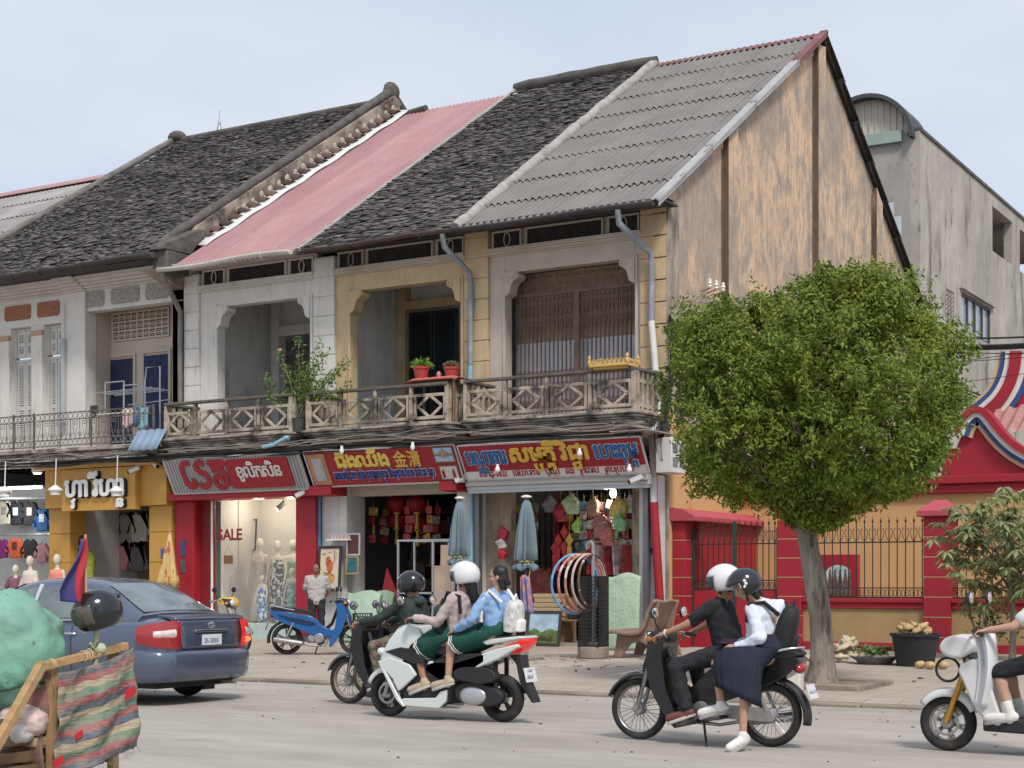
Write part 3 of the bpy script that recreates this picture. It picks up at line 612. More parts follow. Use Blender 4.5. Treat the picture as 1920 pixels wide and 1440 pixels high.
b=MB(); g=MB(); A=fy(214,600,yb); B_=fy(318,600,yb); z0,z1=fy(214,640,yb).z,fy(214,590,yb).z
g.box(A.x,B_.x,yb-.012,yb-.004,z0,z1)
nx=9; dx=(B_.x-A.x)/nx; dz=(z1-z0)/3
for i in range(nx+1): b.box(A.x+i*dx-.022,A.x+i*dx+.022,yb-.05,yb-.012,z0,z1)
for j in range(4): b.box(A.x-.02,B_.x+.02,yb-.052,yb-.012,z0+j*dz-.022,z0+j*dz+.022)
for i in range(nx):
    for j in range(3):
        c=(A.x+(i+.5)*dx,yb-.035,z0+(j+.5)*dz); b.ring(c,dx*.26,.016,n=10,m=4); b.box(c[0]-dx/2,c[0]+dx/2,yb-.042,yb-.028,c[2]-.012,c[2]+.012)
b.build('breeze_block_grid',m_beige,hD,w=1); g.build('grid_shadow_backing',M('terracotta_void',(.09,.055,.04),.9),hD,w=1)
m_blue=M('dark_blue_door',(.02,.03,.075),.55,var=.2)
for u0,u1,mt in ((208,252,m_blue),(272,318,M('blue_patterned_curtain',(.025,.04,.10),.8,var=.5,vs=9))):
    p,q=fy(u0,680,yb),fy(u1,680,yb); zt=fy(u0,676 if u0==208 else 668,yb).z
    b=MB(); b.box(p.x,q.x,yb-.03,yb,4.64,zt); 
    for i in range(1,6): b.box(p.x+(q.x-p.x)*i/6-.008,p.x+(q.x-p.x)*i/6+.008,yb-.036,yb-.03,4.64,zt)
    d=b.build('door',mt,hD,w=1); b=MB(); b.box(p.x-.07,p.x-.001,yb-.05,yb,4.64,zt+.06); b.box(q.x+.001,q.x+.07,yb-.05,yb,4.64,zt+.06); b.box(p.x-.07,q.x+.07,yb-.05,yb,zt+.062,zt+.12); b.build('frame',m_beige,d,w=1)
b=MB(); k=.1
b.prism([(-20.6,-1.2),(-12.2,-1.2),(-12.2,.1),(-20.6,.1)],4.52,4.62,'xy'); b.prism([(-20.6,-1.1),(-12.25,-1.1),(-12.25,.1),(-20.6,.1)],4.36,4.515,'xy'); b.build('balcony_slab',m_grim,hD,bevel=.02,w=1)
b=MB(); b.box(-20.6,-12.3,-1.32,.0,4.30,4.33); b.build('tin_canopy',m_grim,hD,w=1)
# iron railing
b=MB(); y=-1.1; z0,z1=4.66,5.46
for zz in (z0+.02,z0+.17,z1-.17,z1): b.box(-20.5,-12.3,y-.011,y+.011,zz-.010,zz+.010)
x=-20.4; i=0
while x<-12.35:
    b.ring((x,y,z0+.095),.066,.0085,n=14,m=4); b.ring((x,y,z1-.085),.072,.0085,n=14,m=4)
    if i%2==0:
        b.tube([(x,y,z0+.17),(x+.07,y,z0+.45),(x+.075,y,z1-.17)],.008,4); b.tube([(x,y,z0+.17),(x-.07,y,z0+.45),(x-.075,y,z1-.17)],.008,4)
        for s in (-1,1): b.tube([(x+s*(.03+.055*(1-t/9)*cos(t*.85)),y,z1-.27+.07*(1-t/9)*sin(t*.85)) for t in range(8)],.0075,4)
    else:
        for s in (-1,1): b.tube([(x+s*(.05+.05*(1-t/9)*cos(t*.85)),y,z0+.26+.07*(1-t/9)*sin(t*.85)) for t in range(8)],.0075,4)
        b.box(x-.007,x+.007,y-.007,y+.007,z0+.17,z1-.17)
    x+=.155; i+=1
for xx in (-20.4,-18.6,-16.9,-16.2,-14.3,-12.32): b.box(xx-.02,xx+.02,y-.02,y+.02,z0-.1,z1+.04)
b.build('iron_railing',M('old_iron',(.13,.11,.095),.8,var=.3,dirt=((.3,.27,.24),3,.55,.7,(1,1,1))),hD,w=1)
# ---- house E
b=MB(); corr(b,-30,-20.72,(-.95,8.85),(8.6,14.3),.2,.025,6,.04,.15,.02,seg=4); b.build('roof',M('patchy_grey_sheet',(.26,.24,.235),.9,var=.15,vs=.5,dirt=((.38,.36,.35),.4,.5,.65,(1,1,1),.8)),hE,smooth=60,w=1)
b=MB(); b.sheet(lambda u,v:(-30+9.1*u,8.6+(v-.5)*.8,14.42-abs(v-.5)*.5),40,4); b.build('ridge_cap',m_pink,hE,smooth=50,solid=.02,w=1)
b=MB(); b.box(-30,-20.62,0,.3,.1,8.7); b.box(-30,-29.7,0,17,.1,8.7); b.build('wall',m_white2,hE,w=1)
b=MB(); b.box(-30,-20.7,-1.2,0,4.4,4.6); b.build('balcony_slab',m_grim,hE,w=1)
# party walls, back walls
for h,x0,x1,xs in ((hA,-4.3,-.28,[-4.3]),(hB,-8.4,-4.3,[-8.4]),(hC,-12.4,-8.4,[-12.4]),(hD,-20.6,-12.4,[-20.6,-16.1])):
    b=MB(); 
    for x in xs: b.box(x-.06,x+.06,.32,8,.1,4.4)
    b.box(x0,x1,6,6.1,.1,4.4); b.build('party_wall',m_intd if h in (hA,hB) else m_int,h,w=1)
    b=MB(); b.box(x0,x1,-.5,6,.12,.24); b.build('shop_floor',M('shop_floor',(.34,.31,.28),.7,var=.1),h,w=1)
    b=MB(); b.box(x0,x1,17,17.2,.1,8.9); b.build('rear_wall',m_white2,h,w=1)
# ================================================================ shop fronts
m_red=M('shop_red_paint',(.33,.015,.026),.5,var=.06,vs=1.5,dirt=((.25,.02,.03),2,.6,.85,(1,1,.6),.5))
m_redd=M('darker_shop_red',(.20,.012,.02),.55,var=.1)  # deeper red than the pillars, used on the set-back jamb
m_sred=M('sign_red',(.34,.018,.032),.45,var=.05)
m_sign_w=M('sign_white',(.66,.65,.63),.45,var=.04,dirt=((.4,.38,.35),2,.6,.85,(1,1,.5),.5))
m_gold=M('sign_gold',(.70,.44,.08),.4,var=.06)
m_yel=M('mustard_panel',(.50,.275,.055),.38,var=.04,vs=.8)
m_yeld=M('dark_mustard_side',(.36,.18,.04),.45,var=.05)
m_sblue=M('sign_blue',(.02,.13,.36),.45,var=.05); m_navy=M('sign_navy',(.02,.03,.22),.5,var=.05)
m_alu=M('brushed_aluminium',(.50,.50,.50),.45,metal=.3,var=.08)
m_steel=M('steel_pipe',(.42,.43,.44),.35,metal=.7,var=.1)
m_glass=M('glass',(.85,.9,.9),.03,var=0,alpha=.07,spec=.6)
m_wood=M('brown_wood',(.20,.11,.06),.6,var=.25,vs=4,stretch=(1,1,8)); m_woodl=M('pale_wood',(.46,.34,.2),.6,var=.15,vs=5)
m_lampw=M('lamp_white',(.75,.74,.72),.4,var=0)
UP=V((0,-.49,.872))
def signboard(name,label,xl,xr,zb,zt,mat,yt=-1.3,yb=-.9,fr=m_alu,th=.05,mfr=.035):
    o=thing(name,label,'shop sign',((xl+xr)/2,yb,zb),group='slanted shop signs under the balconies')
    def P(s,t,d=0): 
        n=V((0,-.872,-.49)); return V((xl+(xr-xl)*s,yb+(yt-yb)*t,zb+(zt-zb)*t))+n*d
    b=MB(); vs=[P(0,0),P(1,0),P(1,1),P(0,1),P(0,0,-th),P(1,0,-th),P(1,1,-th),P(0,1,-th)]
    b.add(vs,[(0,1,2,3),(7,6,5,4),(0,4,5,1),(1,5,6,2),(2,6,7,3),(3,7,4,0)]); b.build('panel',mat,o,w=1)
    b=MB(); e=P(0,0,-.01)
    for a,c in ((P(0,0),P(1,0)),(P(0,1),P(1,1)),(P(0,0),P(0,1)),(P(1,0),P(1,1))): b.beam(a,c,mfr,mfr,(0,-.872,-.49))
    b.build('border',fr,o,bevel=.004,w=1)
    return o,P
def slab_on(P,s0,s1,t0,t1,d0,d1):
    m=MB(); vs=[P(s0,t0,d1),P(s1,t0,d1),P(s1,t1,d1),P(s0,t1,d1),P(s0,t0,d0),P(s1,t0,d0),P(s1,t1,d0),P(s0,t1,d0)]
    return m.add(vs,[(0,1,2,3),(7,6,5,4),(0,4,5,1),(1,5,6,2),(2,6,7,3),(3,7,4,0)])
def wr(o,P,s,s0,s1,t,h,mat,d=.012,off=.03,ext=.008,outline=None,oo=.035,gap=.06,name='lettering'):
    if outline:
        b=MB(); fit_text(b,s,P(s0-.002,t,d),P(s1+.002,t,d),UP,h,off+oo,ext*.5,gap); b.build('lettering_outline',outline,o,w=1); d+=.012
    b=MB(); fit_text(b,s,P(s0,t,d),P(s1,t,d),UP,h,off,ext,gap); return b.build(name,mat,o,w=1)
# sign 4
s4,P=signboard('shop_sign','long red bookshop sign with gold raised letters between blue words, above a white strip',-3.98,.06,3.5,4.16,m_sred)
slab_on(P,.004,.996,.0,.235,-.01,.006).build('lower_strip',m_sign_w,s4,w=1)
wr(s4,P,'ប|ណា_ណ|គា|រ',.03,.265,.45,.46,m_sblue,.012,.024,.008,m_sign_w,.028)
wr(s4,P,'ស|ម_ប|តិ_ត|វិ|ជា_ជ',.29,.72,.49,.47,m_gold,.03,.030,.03)
wr(s4,P,'េ|បា|ះ|ពុ|ម_ព',.745,.975,.47,.46,m_sblue,.012,.024,.008,m_sign_w,.028)
wr(s4,P,'ល|ក់|ដុំ|-|រា|យ| | |េ|ធី|យ|ប|កា|រ| | |បុ|ណ_យ| | |និ|ង| | |~ក|ដា|ស| | |~គ|ប់|~ប|េ|ភ|ទ',.08,.93,.075,.19,M('sign_crimson_text',(.38,.02,.05),.5),.012,.016,.004)
# sign 3
s3,P=signboard('shop_sign','red frame shop sign with yellow title and small pictures at its ends',-7.86,-4.06,3.48,4.2,m_sred)
wr(s3,P,'ជឹ|ង|ឈឺ|ង',.205,.565,.53,.42,M('sign_yellow',(.72,.55,.12),.5),.012,.034,.006)
wr(s3,P,'金|清',.595,.775,.50,.40,m_gold,.012,.018,.006,gap=.12)
wr(s3,P,'មា|ន|ល|ក់|ដុំ| |រា|យ| |ស៊ុ|ម|រូ|ប|ថ|ត|~គ|ប់|ខា_ន|ត| |និ|ង|~ក|ដា|ស|ែ|ស|ន| |េ|ទី|យ|ន| |ធូ|ប',.165,.835,.20,.26,m_navy,.012,.03,.004,m_sign_w,.045)
def signpic(P,o,s0,s1,t0,t1,fm,pm,e=.022):
    slab_on(P,s0,s1,t0,t1,.0,.018).build('picture_frame',fm,o,w=1); return slab_on(P,s0+e,s1-e,t0+e*4.2,t1-e*4.2,.018,.022).build('picture',pm,o,w=1)
signpic(P,s3,.012,.135,.06,.92,M('copper_frame',(.42,.22,.13),.4,var=.2),M('blank_glass_picture',(.42,.42,.45),.2,var=.2),.028)
signpic(P,s3,.855,.985,.53,.96,MT['brown_wood'],M('sky_blue_print',(.36,.52,.70),.4,var=.1),.008)
signpic(P,s3,.865,.985,.06,.46,MT['brown_wood'],M('white_photo_print',(.62,.60,.58),.4,var=.1),.008)
b=MB() # temple silhouette with its reflection, figures in the lower picture
for i,(s,h) in enumerate([(.868,.03),(.88,.05),(.893,.08),(.906,.12),(.92,.17),(.934,.12),(.947,.08),(.96,.05),(.972,.03)]):
    q=slab_on(P,s-.005,s+.005,.735,.735+h,.022,.024); b.add(q.v,q.f); q=slab_on(P,s-.004,s+.004,.735-h*.6,.73,.022,.024); b.add(q.v,q.f)
q=slab_on(P,.866,.976,.715,.745,.022,.0245); b.add(q.v,q.f); b.build('picture_motif',M('temple_brown',(.30,.19,.09),.5,var=.3),s3,w=1)
b=MB()
for s in (.885,.893,.95,.958):
    q=slab_on(P,s-.006,s+.004,.12,.3,.022,.024); b.add(q.v,q.f); b.add(slab_on(P,s-.003,s+.002,.3,.36,.022,.024).v,q.f)
b.build('picture_figures',m_sred,s3,w=1)
# sign 2
s2,P=signboard('shop_sign','ribbed grey metal clothes shop sign with fat red letters and a red plate',-11.86,-8.0,3.45,4.2,M('grey_ribbed_sheet',(.40,.40,.41),.5,metal=.2,var=.06))
b=MB(); n=46
for i in range(n):
    s=(i+.5)/n; q=slab_on(P,s-.0055,s+.0055,.012,.988,.0,.022); b.add(q.v,q.f)
b.build('ribs',MT['grey_ribbed_sheet'],s2,bevel=.006,w=1)
def stroke(mb,P,pts,w,d0,d1,asp=5.1):
    pts=[V((a,c)) for a,c in pts]; q=[]
    for i in range(len(pts)-1):
        p0,p1,p2,p3=[pts[max(0,min(len(pts)-1,i+j))] for j in (-1,0,1,2)]
        for k in range(6): t=k/6; q.append(.5*((2*p1)+(-p0+p2)*t+(2*p0-5*p1+4*p2-p3)*t*t+(-p0+3*p1-3*p2+p3)*t**3))
    q.append(pts[-1]); vs=[];fs=[]; L=len(q)
    for i,p in enumerate(q):
        t=q[min(i+1,L-1)]-q[max(i-1,0)]; n=V((-t.y,t.x*asp)); n=V((n.x,n.y)); l=math.hypot(n.x,n.y) or 1; e=w*(.75+.25*sin(PI*i/(L-1)))
        for s_,d in ((1,d0),(-1,d0),(-1,d1),(1,d1)): a=p+V((n.x/l*e*s_/asp*1.0,n.y/l*e*s_)); vs.append(P(a.x,a.y,d+.0004*i))
    for i in range(L-1):
        for k in range(4): fs.append((i*4+k,i*4+(k+1)%4,(i+1)*4+(k+1)%4,(i+1)*4+k))
    fs+=[(3,2,1,0),tuple((L-1)*4+k for k in range(4))]; mb.add(vs,fs)
for pl_ in ([(.20,.86),(.165,.88),(.135,.78),(.13,.55),(.135,.32),(.16,.22),(.195,.24),(.198,.34),(.18,.40)],[(.305,.80),(.285,.88),(.25,.84),(.243,.70),(.265,.60),(.30,.52),(.305,.36),(.285,.22),(.25,.20),(.235,.30)],[(.335,.88),(.36,.84),(.44,.86),(.435,.80),(.345,.78)],[(.35,.62),(.375,.68),(.42,.64),(.44,.50),(.44,.18)],[(.43,.24),(.40,.16),(.36,.20),(.352,.36),(.375,.46),(.405,.42),(.41,.32)]):
    b=MB(); stroke(b,P,pl_,.085,.024,.045); b.build('lettering',m_sred,s2,w=1)
b=MB(); s0,s1,t0,t1=.465,.915,.10,.92; k=[]
for (cx,cy,a0) in ((s1-.02,t1-.1,0),(s0+.02,t1-.1,90),(s0+.02,t0+.1,180),(s1-.02,t0+.1,270)):
    for j in range(5): t=R(a0+j*22.5); k.append((cx+.02*cos(t),cy+.1*sin(t)))
nk=len(k); b.add([P(x,y,.04) for x,y in k]+[P(x,y,.02) for x,y in k],[tuple(range(nk)),tuple(range(nk,2*nk))[::-1]]+[(i,nk+i,nk+(i+1)%nk,(i+1)%nk) for i in range(nk)]); b.build('name_plate',m_sred,s2,w=1)
wr(s2,P,'ខូ|លិ|ក|សិ|ន',.535,.86,.42,.42,m_sign_w,.05,.02,.006)
# ---- yellow shop front
ys=thing('panel_shopfront','mustard panel shop front with raised white letters','shop front',(-14.2,-.8,.17))
b=MB(); b.box(-16.15,-12.22,-.80,-.3,3.22,4.14); b.build('fascia',m_yel,ys,bevel=.006,w=1)
b=MB(); b.box(-16.3,-12.4,-.98,-.80,4.14,4.24); b.build('top_trim',M('mustard_light',(.60,.37,.12),.4,var=.04),ys,bevel=.006,w=1)
b=MB(); b.box(-15.4,-14.2,-.97,-.805,3.13,4.12); b.box(-14.195,-13.02,-.97,-.805,3.13,4.12); b.build('letter_panel',m_yel,ys,bevel=.005,w=1)
for x0,x1 in ((-16.2,-15.5),(-12.92,-12.22)):
    b=MB()
    for z0,z1 in ((.17,.75),(.76,1.9),(1.91,2.6),(2.61,3.215)): b.box(x0,x1,-.62,-.1,z0,z1)
    b.build('pillar_cladding',m_yel,ys,bevel=.006,w=1)
b=MB(); fit_text(b,'ហា_វ|រី|ហ|ា_ន',(-15.22,-1.04,3.47),(-13.30,-1.04,3.47),(0,0,1),.62,.034,.012,.05); b.build('lettering',m_lampw,ys,w=1)
b=MB(); fit_text(b,'ហា_វ|រី|ហ|ា_ន',(-15.20,-.99,3.455),(-13.26,-.99,3.455),(0,0,1),.62,.046,.045,.05); b.build('lettering_backing',m_black,ys,w=1)
# ---- red shop front
rs=thing('glass_shopfront','bright red framed glass shop front with lit white interior','shop front',(-10.2,-.5,.17))
b=MB(); b.box(-12.15,-7.98,-.86,-.2,3.30,3.46); b.build('beam',m_red,rs,bevel=.01,w=1)
for x0,x1 in ((-12.2,-11.62),(-8.66,-8.12)): MB().box(x0,x1,-.55,-.1,.17,3.295).build('pillar',m_red,rs,bevel=.01,w=1)
b=MB(); b.box(-11.615,-11.2,-.32,-.1,.17,3.295); b.build('jamb',m_redd,rs,w=1)
b=MB(); b.box(-11.27,-11.23,-.36,-.325,.17,3.29); b.build('white_strip',m_lampw,rs,w=1)
b=MB(); b.box(-11.18,-8.67,-.55,-.2,.15,.52); b.build('plinth',M('pale_green_plinth',(.40,.50,.47),.6,var=.08),rs,bevel=.008,w=1)
b=MB(); b.box(-11.19,-10.52,-.30,-.285,.53,3.28); b.box(-10.50,-8.67,-.30,-.285,.53,3.28); b.build('glass_pane',m_glass,rs,w=1)
b=MB(); b.tube([(-10.62,-.33,1.15),(-10.66,-.40,1.2),(-10.66,-.40,1.6),(-10.62,-.33,1.65)],.018,8); b.build('door_handle',m_steel,rs,smooth=60,w=1)
b=MB(); b.box(-10.515,-10.505,-.305,-.28,.53,3.28); b.build('door_edge',m_steel,rs,w=1)
m_litw=M('shop_white_wall',(.52,.50,.45),.8,var=.03)
b=MB(); b.box(-11.3,-8.3,1.3,1.4,.2,3.5); b.box(-11.3,-11.2,-.28,1.3,.2,3.5); b.box(-8.66,-8.5,-.1,1.3,.2,3.5); b.box(-11.3,-8.3,-.28,1.3,3.42,3.5); b.box(-11.18,-8.67,-.19,1.3,.17,.5); b.build('display_room',m_litw,rs,w=1)
b=MB(); M0=plane_mx((-11.10,-.31,2.40),(1,0,0),(0,0,1),.36); text(b,'S|A|L|E',M0,.02,.004,.04); sc_=1
b.build('sale_lettering',m_sred,rs,w=1)
b=MB(); b.box(-10.92,-10.66,-.318,-.305,1.86,2.05); b.tube([(-10.9,-.31,2.05),(-10.8,-.31,2.24),(-10.68,-.31,2.05)],.005,4); b.build('door_tag',m_wood,rs,w=1)
b=MB(); b.box(-11.53,-11.35,-.565,-.552,2.12,2.30) if False else b.box(-12.0,-11.86,-.565,-.552,2.02,2.42); b.build('sticker',M('navy_sticker',(.05,.06,.17),.5,var=.5,vs=14),rs,w=1)
b=MB(); b.box(-12.0,-11.86,-.565,-.552,1.66,1.95); b.build('sticker',M('black_white_sticker',(.10,.09,.10),.5,var=.8,vs=9),rs,w=1)
def pic(name,label,p,w,h,y,fm,pm,tilt=0,fw=.05,cat='picture',group=None,motif=None):
    o=thing(name,label,cat,(p[0],y,p[2]-h/2),group=group)
    b=MB(); T=Matrix.Rotation(-tilt,4,'X'); b.T=T
    for bx in ((-w/2,w/2,0,fw),(-w/2,w/2,h-fw,h),(-w/2,-w/2+fw,fw,h-fw),(w/2-fw,w/2,fw,h-fw)): b.box(bx[0],bx[1],-.035,.0,bx[2],bx[3])
    b.build('frame',fm,o,bevel=.006)
    b=MB(); b.T=T; b.box(-w/2+fw,w/2-fw,-.022,-.004,fw,h-fw); pn=b.build('picture',pm,o)
    if motif:
        for mt,polys in motif:
            b=MB(); b.T=T
            for q in polys: b.prism([(-w/2+fw+(w-2*fw)*x,fw+(h-2*fw)*z) for x,z in q],-.0245,-.021)
            b.build('motif',mt,o)
    return o
pic('picture','gold framed green landscape picture on the lit shop wall',fy(432,966,1.25),.62,.62,1.27,M('gilt_frame',(.45,.30,.12),.35,metal=.4,var=.1),M('green_painting',(.09,.16,.13),.6,var=.7,vs=7))
def blob(cx,cz,rx,rz,n=14,w=.12,s=0): return [(cx+rx*cos(2*PI*i/n)*(1+w*noise.noise(V((i*.8,s,0)))),cz+rz*sin(2*PI*i/n)*(1+w*noise.noise(V((i*.8,s,5))))) for i in range(n)]
m_cream=M('cream_paper',(.60,.53,.40),.8,var=.05); m_gor=M('orange_ink',(.48,.13,.05),.8,var=.3,vs=6); m_tan=M('tan_ink',(.50,.28,.10),.8,var=.3,vs=8); m_inkr=M('red_ink',(.4,.06,.04),.8); m_inkd=M('dark_ink',(.12,.08,.05),.8)
pic('picture','tall dark framed scroll picture of an orange gourd against the tiled pillar',fy(620,1066,-.5),.62,.98,-.55,M('dark_frame',(.05,.035,.03),.35,var=.2),m_cream,.06,.06,motif=[(m_gor,[blob(.52,.55,.17,.17,w=.3,s=1),blob(.42,.68,.14,.13,s=2)]),(m_tan,[blob(.5,.26,.33,.15,w=.2,s=3),blob(.2,.86,.12,.035,s=4),blob(.5,.90,.10,.025,s=9)]),(m_inkr,[[(.72,.62),(.76,.62),(.76,.95),(.72,.95)],[(.82,.7),(.85,.7),(.85,.92),(.82,.92)]]),(m_inkd,[[(.2,.38),(.75,.3),(.74,.33),(.2,.41)]])])
pic('picture','silver framed dark red picture on the pillar above a smaller blue one',fy(665,1021,-.45),.36,.48,-.48,m_alu,M('maroon_painting',(.10,.03,.03),.5,var=.5),.03,.035)
pic('picture','gilt framed blue green picture hung under a silver frame',fy(663,1060,-.45),.35,.40,-.48,MT['gilt_frame'],M('teal_painting',(.03,.14,.18),.5,var=.6,vs=6),.03,.04)
o=tag(MB().box(-7.78,-7.2,-.62,-.34,2.34,2.37).build('wall_shelf',m_lampw),'thin white shelf on the tiled pillar carrying a row of small cups','shelf')
p0=fy(650,990,-.5)
for i in range(6): tag(MB().lathe([(.03,0),(.035,.07),(.03,.075),(.025,.01)],(-7.7+i*.09,-.5,2.37),8).build('cup',M('pale_cup',(.6,.4,.38),.5)),'small pale cup in the row on the white wall shelf','cup','cups on the wall shelf')
# tiled pillars of shops A and B, belonging to the houses
def tiled(x0,x1,y0,z1,h):
    b=MB(); b.box(x0+.01,x1-.01,y0+.012,.32,.1,z1); z=.17; nx=max(1,round((x1-x0)/.2)); dx=(x1-x0)/nx
    while z<z1-.05:
        for i in range(nx): b.box(x0+i*dx+.003,x0+(i+1)*dx-.003,y0,.3,z+.003,min(z+.2,z1)-.003)
        z+=.2
    return b.build('tiled_pillar',m_tilew,h,w=1)
tiled(-8.1,-7.42,-.35,3.5,hB); tiled(-4.6,-4.1,-.35,3.5,hB); tiled(-.42,-.02,-.35,3.5,hA)
b=MB(); b.box(-7.42,-4.6,-.2,.1,3.30,3.55); b.build('lintel_beam',m_lintel,hB,w=1)
for x0,x1 in ((-4.1,-3.5),(-.75,-.42)): b=MB(); b.box(x0,x1,.0,.2,.17,3.4); b.build('worn_panel',M('scraped_wood_panel',(.36,.29,.22),.9,var=.2,dirt=((.13,.1,.08),2,.45,.65,(2,2,.6))),hA,w=1)
for x0,x1 in ((-8.0,-7.4),(-4.65,-4.25)):
    b=MB(); b.box(x0,x1,-.95,-.36,3.30,3.5); b.build('red_bracket',m_red,hB,bevel=.01,w=1)
sh=thing('shutter_housing','grey roller shutter housing below the bookshop sign','shutter',(-2,-.6,3.36)); b=MB(); b.box(-4.12,-.04,-.78,-.3,3.38,3.50); b.box(-4.12,-.04,-.72,-.3,3.30,3.38); b.build('housing',m_alu,sh,bevel=.01,w=1)
b=MB(); b.box(-4.1,-.06,-.70,-.62,3.24,3.30); b.build('bottom_rail',m_steel,sh,w=1)
for x in (-4.02,-.22):
    b=MB(); b.box(x-.05,x+.05,-.5,-.36,.17,3.3); b.build('guide_rail',M('dark_steel',(.16,.16,.17),.5,metal=.5),sh,w=1)
# canopy tin above sign4 and hanging bulbs
tag(MB().box(-.5,.32,-1.45,-.2,4.25,4.27).build('tin_sheet',M('rusty_tin',(.3,.28,.26),.7,var=.3),bevel=.003),'loose tin sheet over the right end of the bookshop sign','tin sheet')
for i,(u,v,lab) in enumerate(((933,880,'white bulb hanging over the left words of the bookshop sign'),(1087,850,'white bulb hanging over the gold letters of the bookshop sign'),(1180,880,'white bulb hanging over the right end of the bookshop sign'))):
    p=fy(u,v,-1.5); o=thing('hanging_bulb',lab,'light bulb',(p.x,-1.5,p.z),group='bulbs hanging over the bookshop sign'); b=MB(); b.tube([(0,0,.10),(0,0,4.36-p.z)],.006,5); b.build('cord',m_black,o)
    b=MB(); b.lathe([(.005,-.07),(.04,-.05),(.055,-.01),(.04,.03),(.025,.06),(.025,.1)],(0,0,0),10); b.build('bulb',m_lampw,o,smooth=60)
for u,v,lab in ((641,845,'white bulb fixed over the yellow title of the frame shop sign'),(774,838,'white bulb at the right of the frame shop sign above the characters')):
    p=fy(u,v,-1.36); o=thing('sign_bulb',lab,'light bulb',(p.x,-1.36,p.z),group='bulbs along the frame shop sign'); b=MB(); b.lathe([(.01,-.08),(.04,-.05),(.05,0),(.03,.05),(.03,.1)],(0,0,0),10); b.build('bulb',m_lampw,o,smooth=60)
for i,(u,v,top) in enumerate(((9,922,0),(104,920,0),(219,922,0))):
    p=fy(u,v,-1.5); o=thing('pendant_lamp',('white bell lamp on a rod outside the clothes shop','white bell lamp on a rod left of the raised letters','white bell lamp on a rod in front of the raised letters')[i],'lamp',(p.x,-1.5,p.z),group='bell lamps in front of the shops')
    b=MB(); b.tube([(0,0,.12),(.03,0,4.34-p.z)],.014,6); b.build('rod',m_lampw,o,smooth=60); b=MB(); b.lathe([(.0,.14),(.05,.12),(.17,.03),(.17,.0),(.12,-.01),(.12,-.10),(.0,-.11)],(0,0,0),14,cap=False); b.build('shade',m_lampw,o,smooth=40)
def cctv(u,v,y,lab,d=1):
    p=fy(u,v,y); o=thing('security_camera',lab,'camera',tuple(p),group='small white security cameras'); b=MB(); b.beam((-.13*d,-.05,-.06),(.1*d,.05,.05),.1,.1); b.build('housing',m_lampw,o,bevel=.02); b=MB(); b.cyl((-.13*d,-.05,-.06),(-.16*d,-.06,-.075),.04); b.build('lens',m_black,o); b=MB(); b.tube([(.05*d,.03,.05),(.1*d,.12,.12),(.1*d,.25,.12)],.015,6); b.build('bracket',m_lampw,o)
cctv(253,880,-.95,'white security camera on the mustard panel beside the letters'); cctv(290,870,-.9,'small white security camera at the right end of the mustard fascia',-1); cctv(566,925,-.85,'white security camera under the right end of the ribbed sign'); cctv(866,897,-.9,'white security camera between the two red signs'); cctv(1195,897,-.9,'white security camera under the right end of the bookshop sign')
# ---- pipes on the facade (parts of the houses)
m_pipeold=M('old_zinc_pipe',(.20,.19,.18),.7,var=.3)
def pipe(h,pts,r,mt,lab=None):
    b=MB(); b.tube(pts,r,10); b.build('downpipe',mt,h,smooth=60,w=1,label=lab)
pipe(hA,[(-.62,-.86,8.55),(-.62,-.82,8.30),(-.27,-.16,7.82),(-.27,-.12,7.6),(-.27,-.12,6.45)],.062,m_pvcg,'grey upper length of the corner downpipe')
pipe(hA,[(-.27,-.12,6.5),(-.2,-.12,5.8),(-.12,-.14,4.7),(-.12,-.42,4.3),(-.08,-.45,3.9),(-.06,-.45,2.95)],.066,m_pvcw,'white middle length of the corner downpipe')
pipe(hA,[(-.06,-.45,2.97),(.03,-.42,1.4),(.10,-.40,.17)],.085,m_red,'red painted foot of the corner downpipe')
pipe(hB,[(-4.62,-.86,8.55),(-4.62,-.8,8.3),(-4.42,-.14,7.85),(-4.42,-.10,7.6),(-4.42,-.10,5.95)],.058,m_pvcg)
pipe(hB,[(-4.42,-.1,6.0),(-4.44,-.1,5.6),(-4.44,-.1,4.66)],.05,m_pvcb,'light blue lower pipe length')
pipe(hC,[(-12.28,-.98,8.52),(-12.27,-.95,8.38),(-12.05,-.2,7.95),(-12.22,-.09,7.85),(-12.22,-.09,5.5)] if False else [(-12.2,-.98,8.52),(-12.2,-.9,8.40),(-12.42,-.12,7.75),(-12.45,-.09,7.5),(-12.45,-.09,5.4)],.06,m_pipeold)
pipe(hC,[(-12.45,-.09,5.42),(-12.45,-.09,4.68)],.055,m_pvcb,'light blue lower pipe length')
pipe(hB,[(-4.2,-.42,3.3),(-4.2,-.42,.17)],.05,m_pvcb,'light blue pipe between the two shops')
pipe(hC,[(-8.11,-.42,3.3),(-8.11,-.42,.17)],.04,M('blue_pipe',(.10,.25,.42),.5,var=.1),'blue pipe beside the red pillar')
pipe(hC,[(-8.9,-1.35,4.35),(-8.55,-1.42,4.38),(-8.2,-1.42,4.52),(-8.15,-1.42,4.5)],.045,m_pvcb,'light blue drain spout under the balconies')
pipe(hD,[(-16.25,-.12,8.3),(-16.25,-.12,7.4)],.03,m_pvcw); pipe(hD,[(-16.25,-.12,7.42),(-16.25,-.12,5.35)],.075,M('grey_pipe_sleeve',(.36,.38,.39),.5,var=.1))
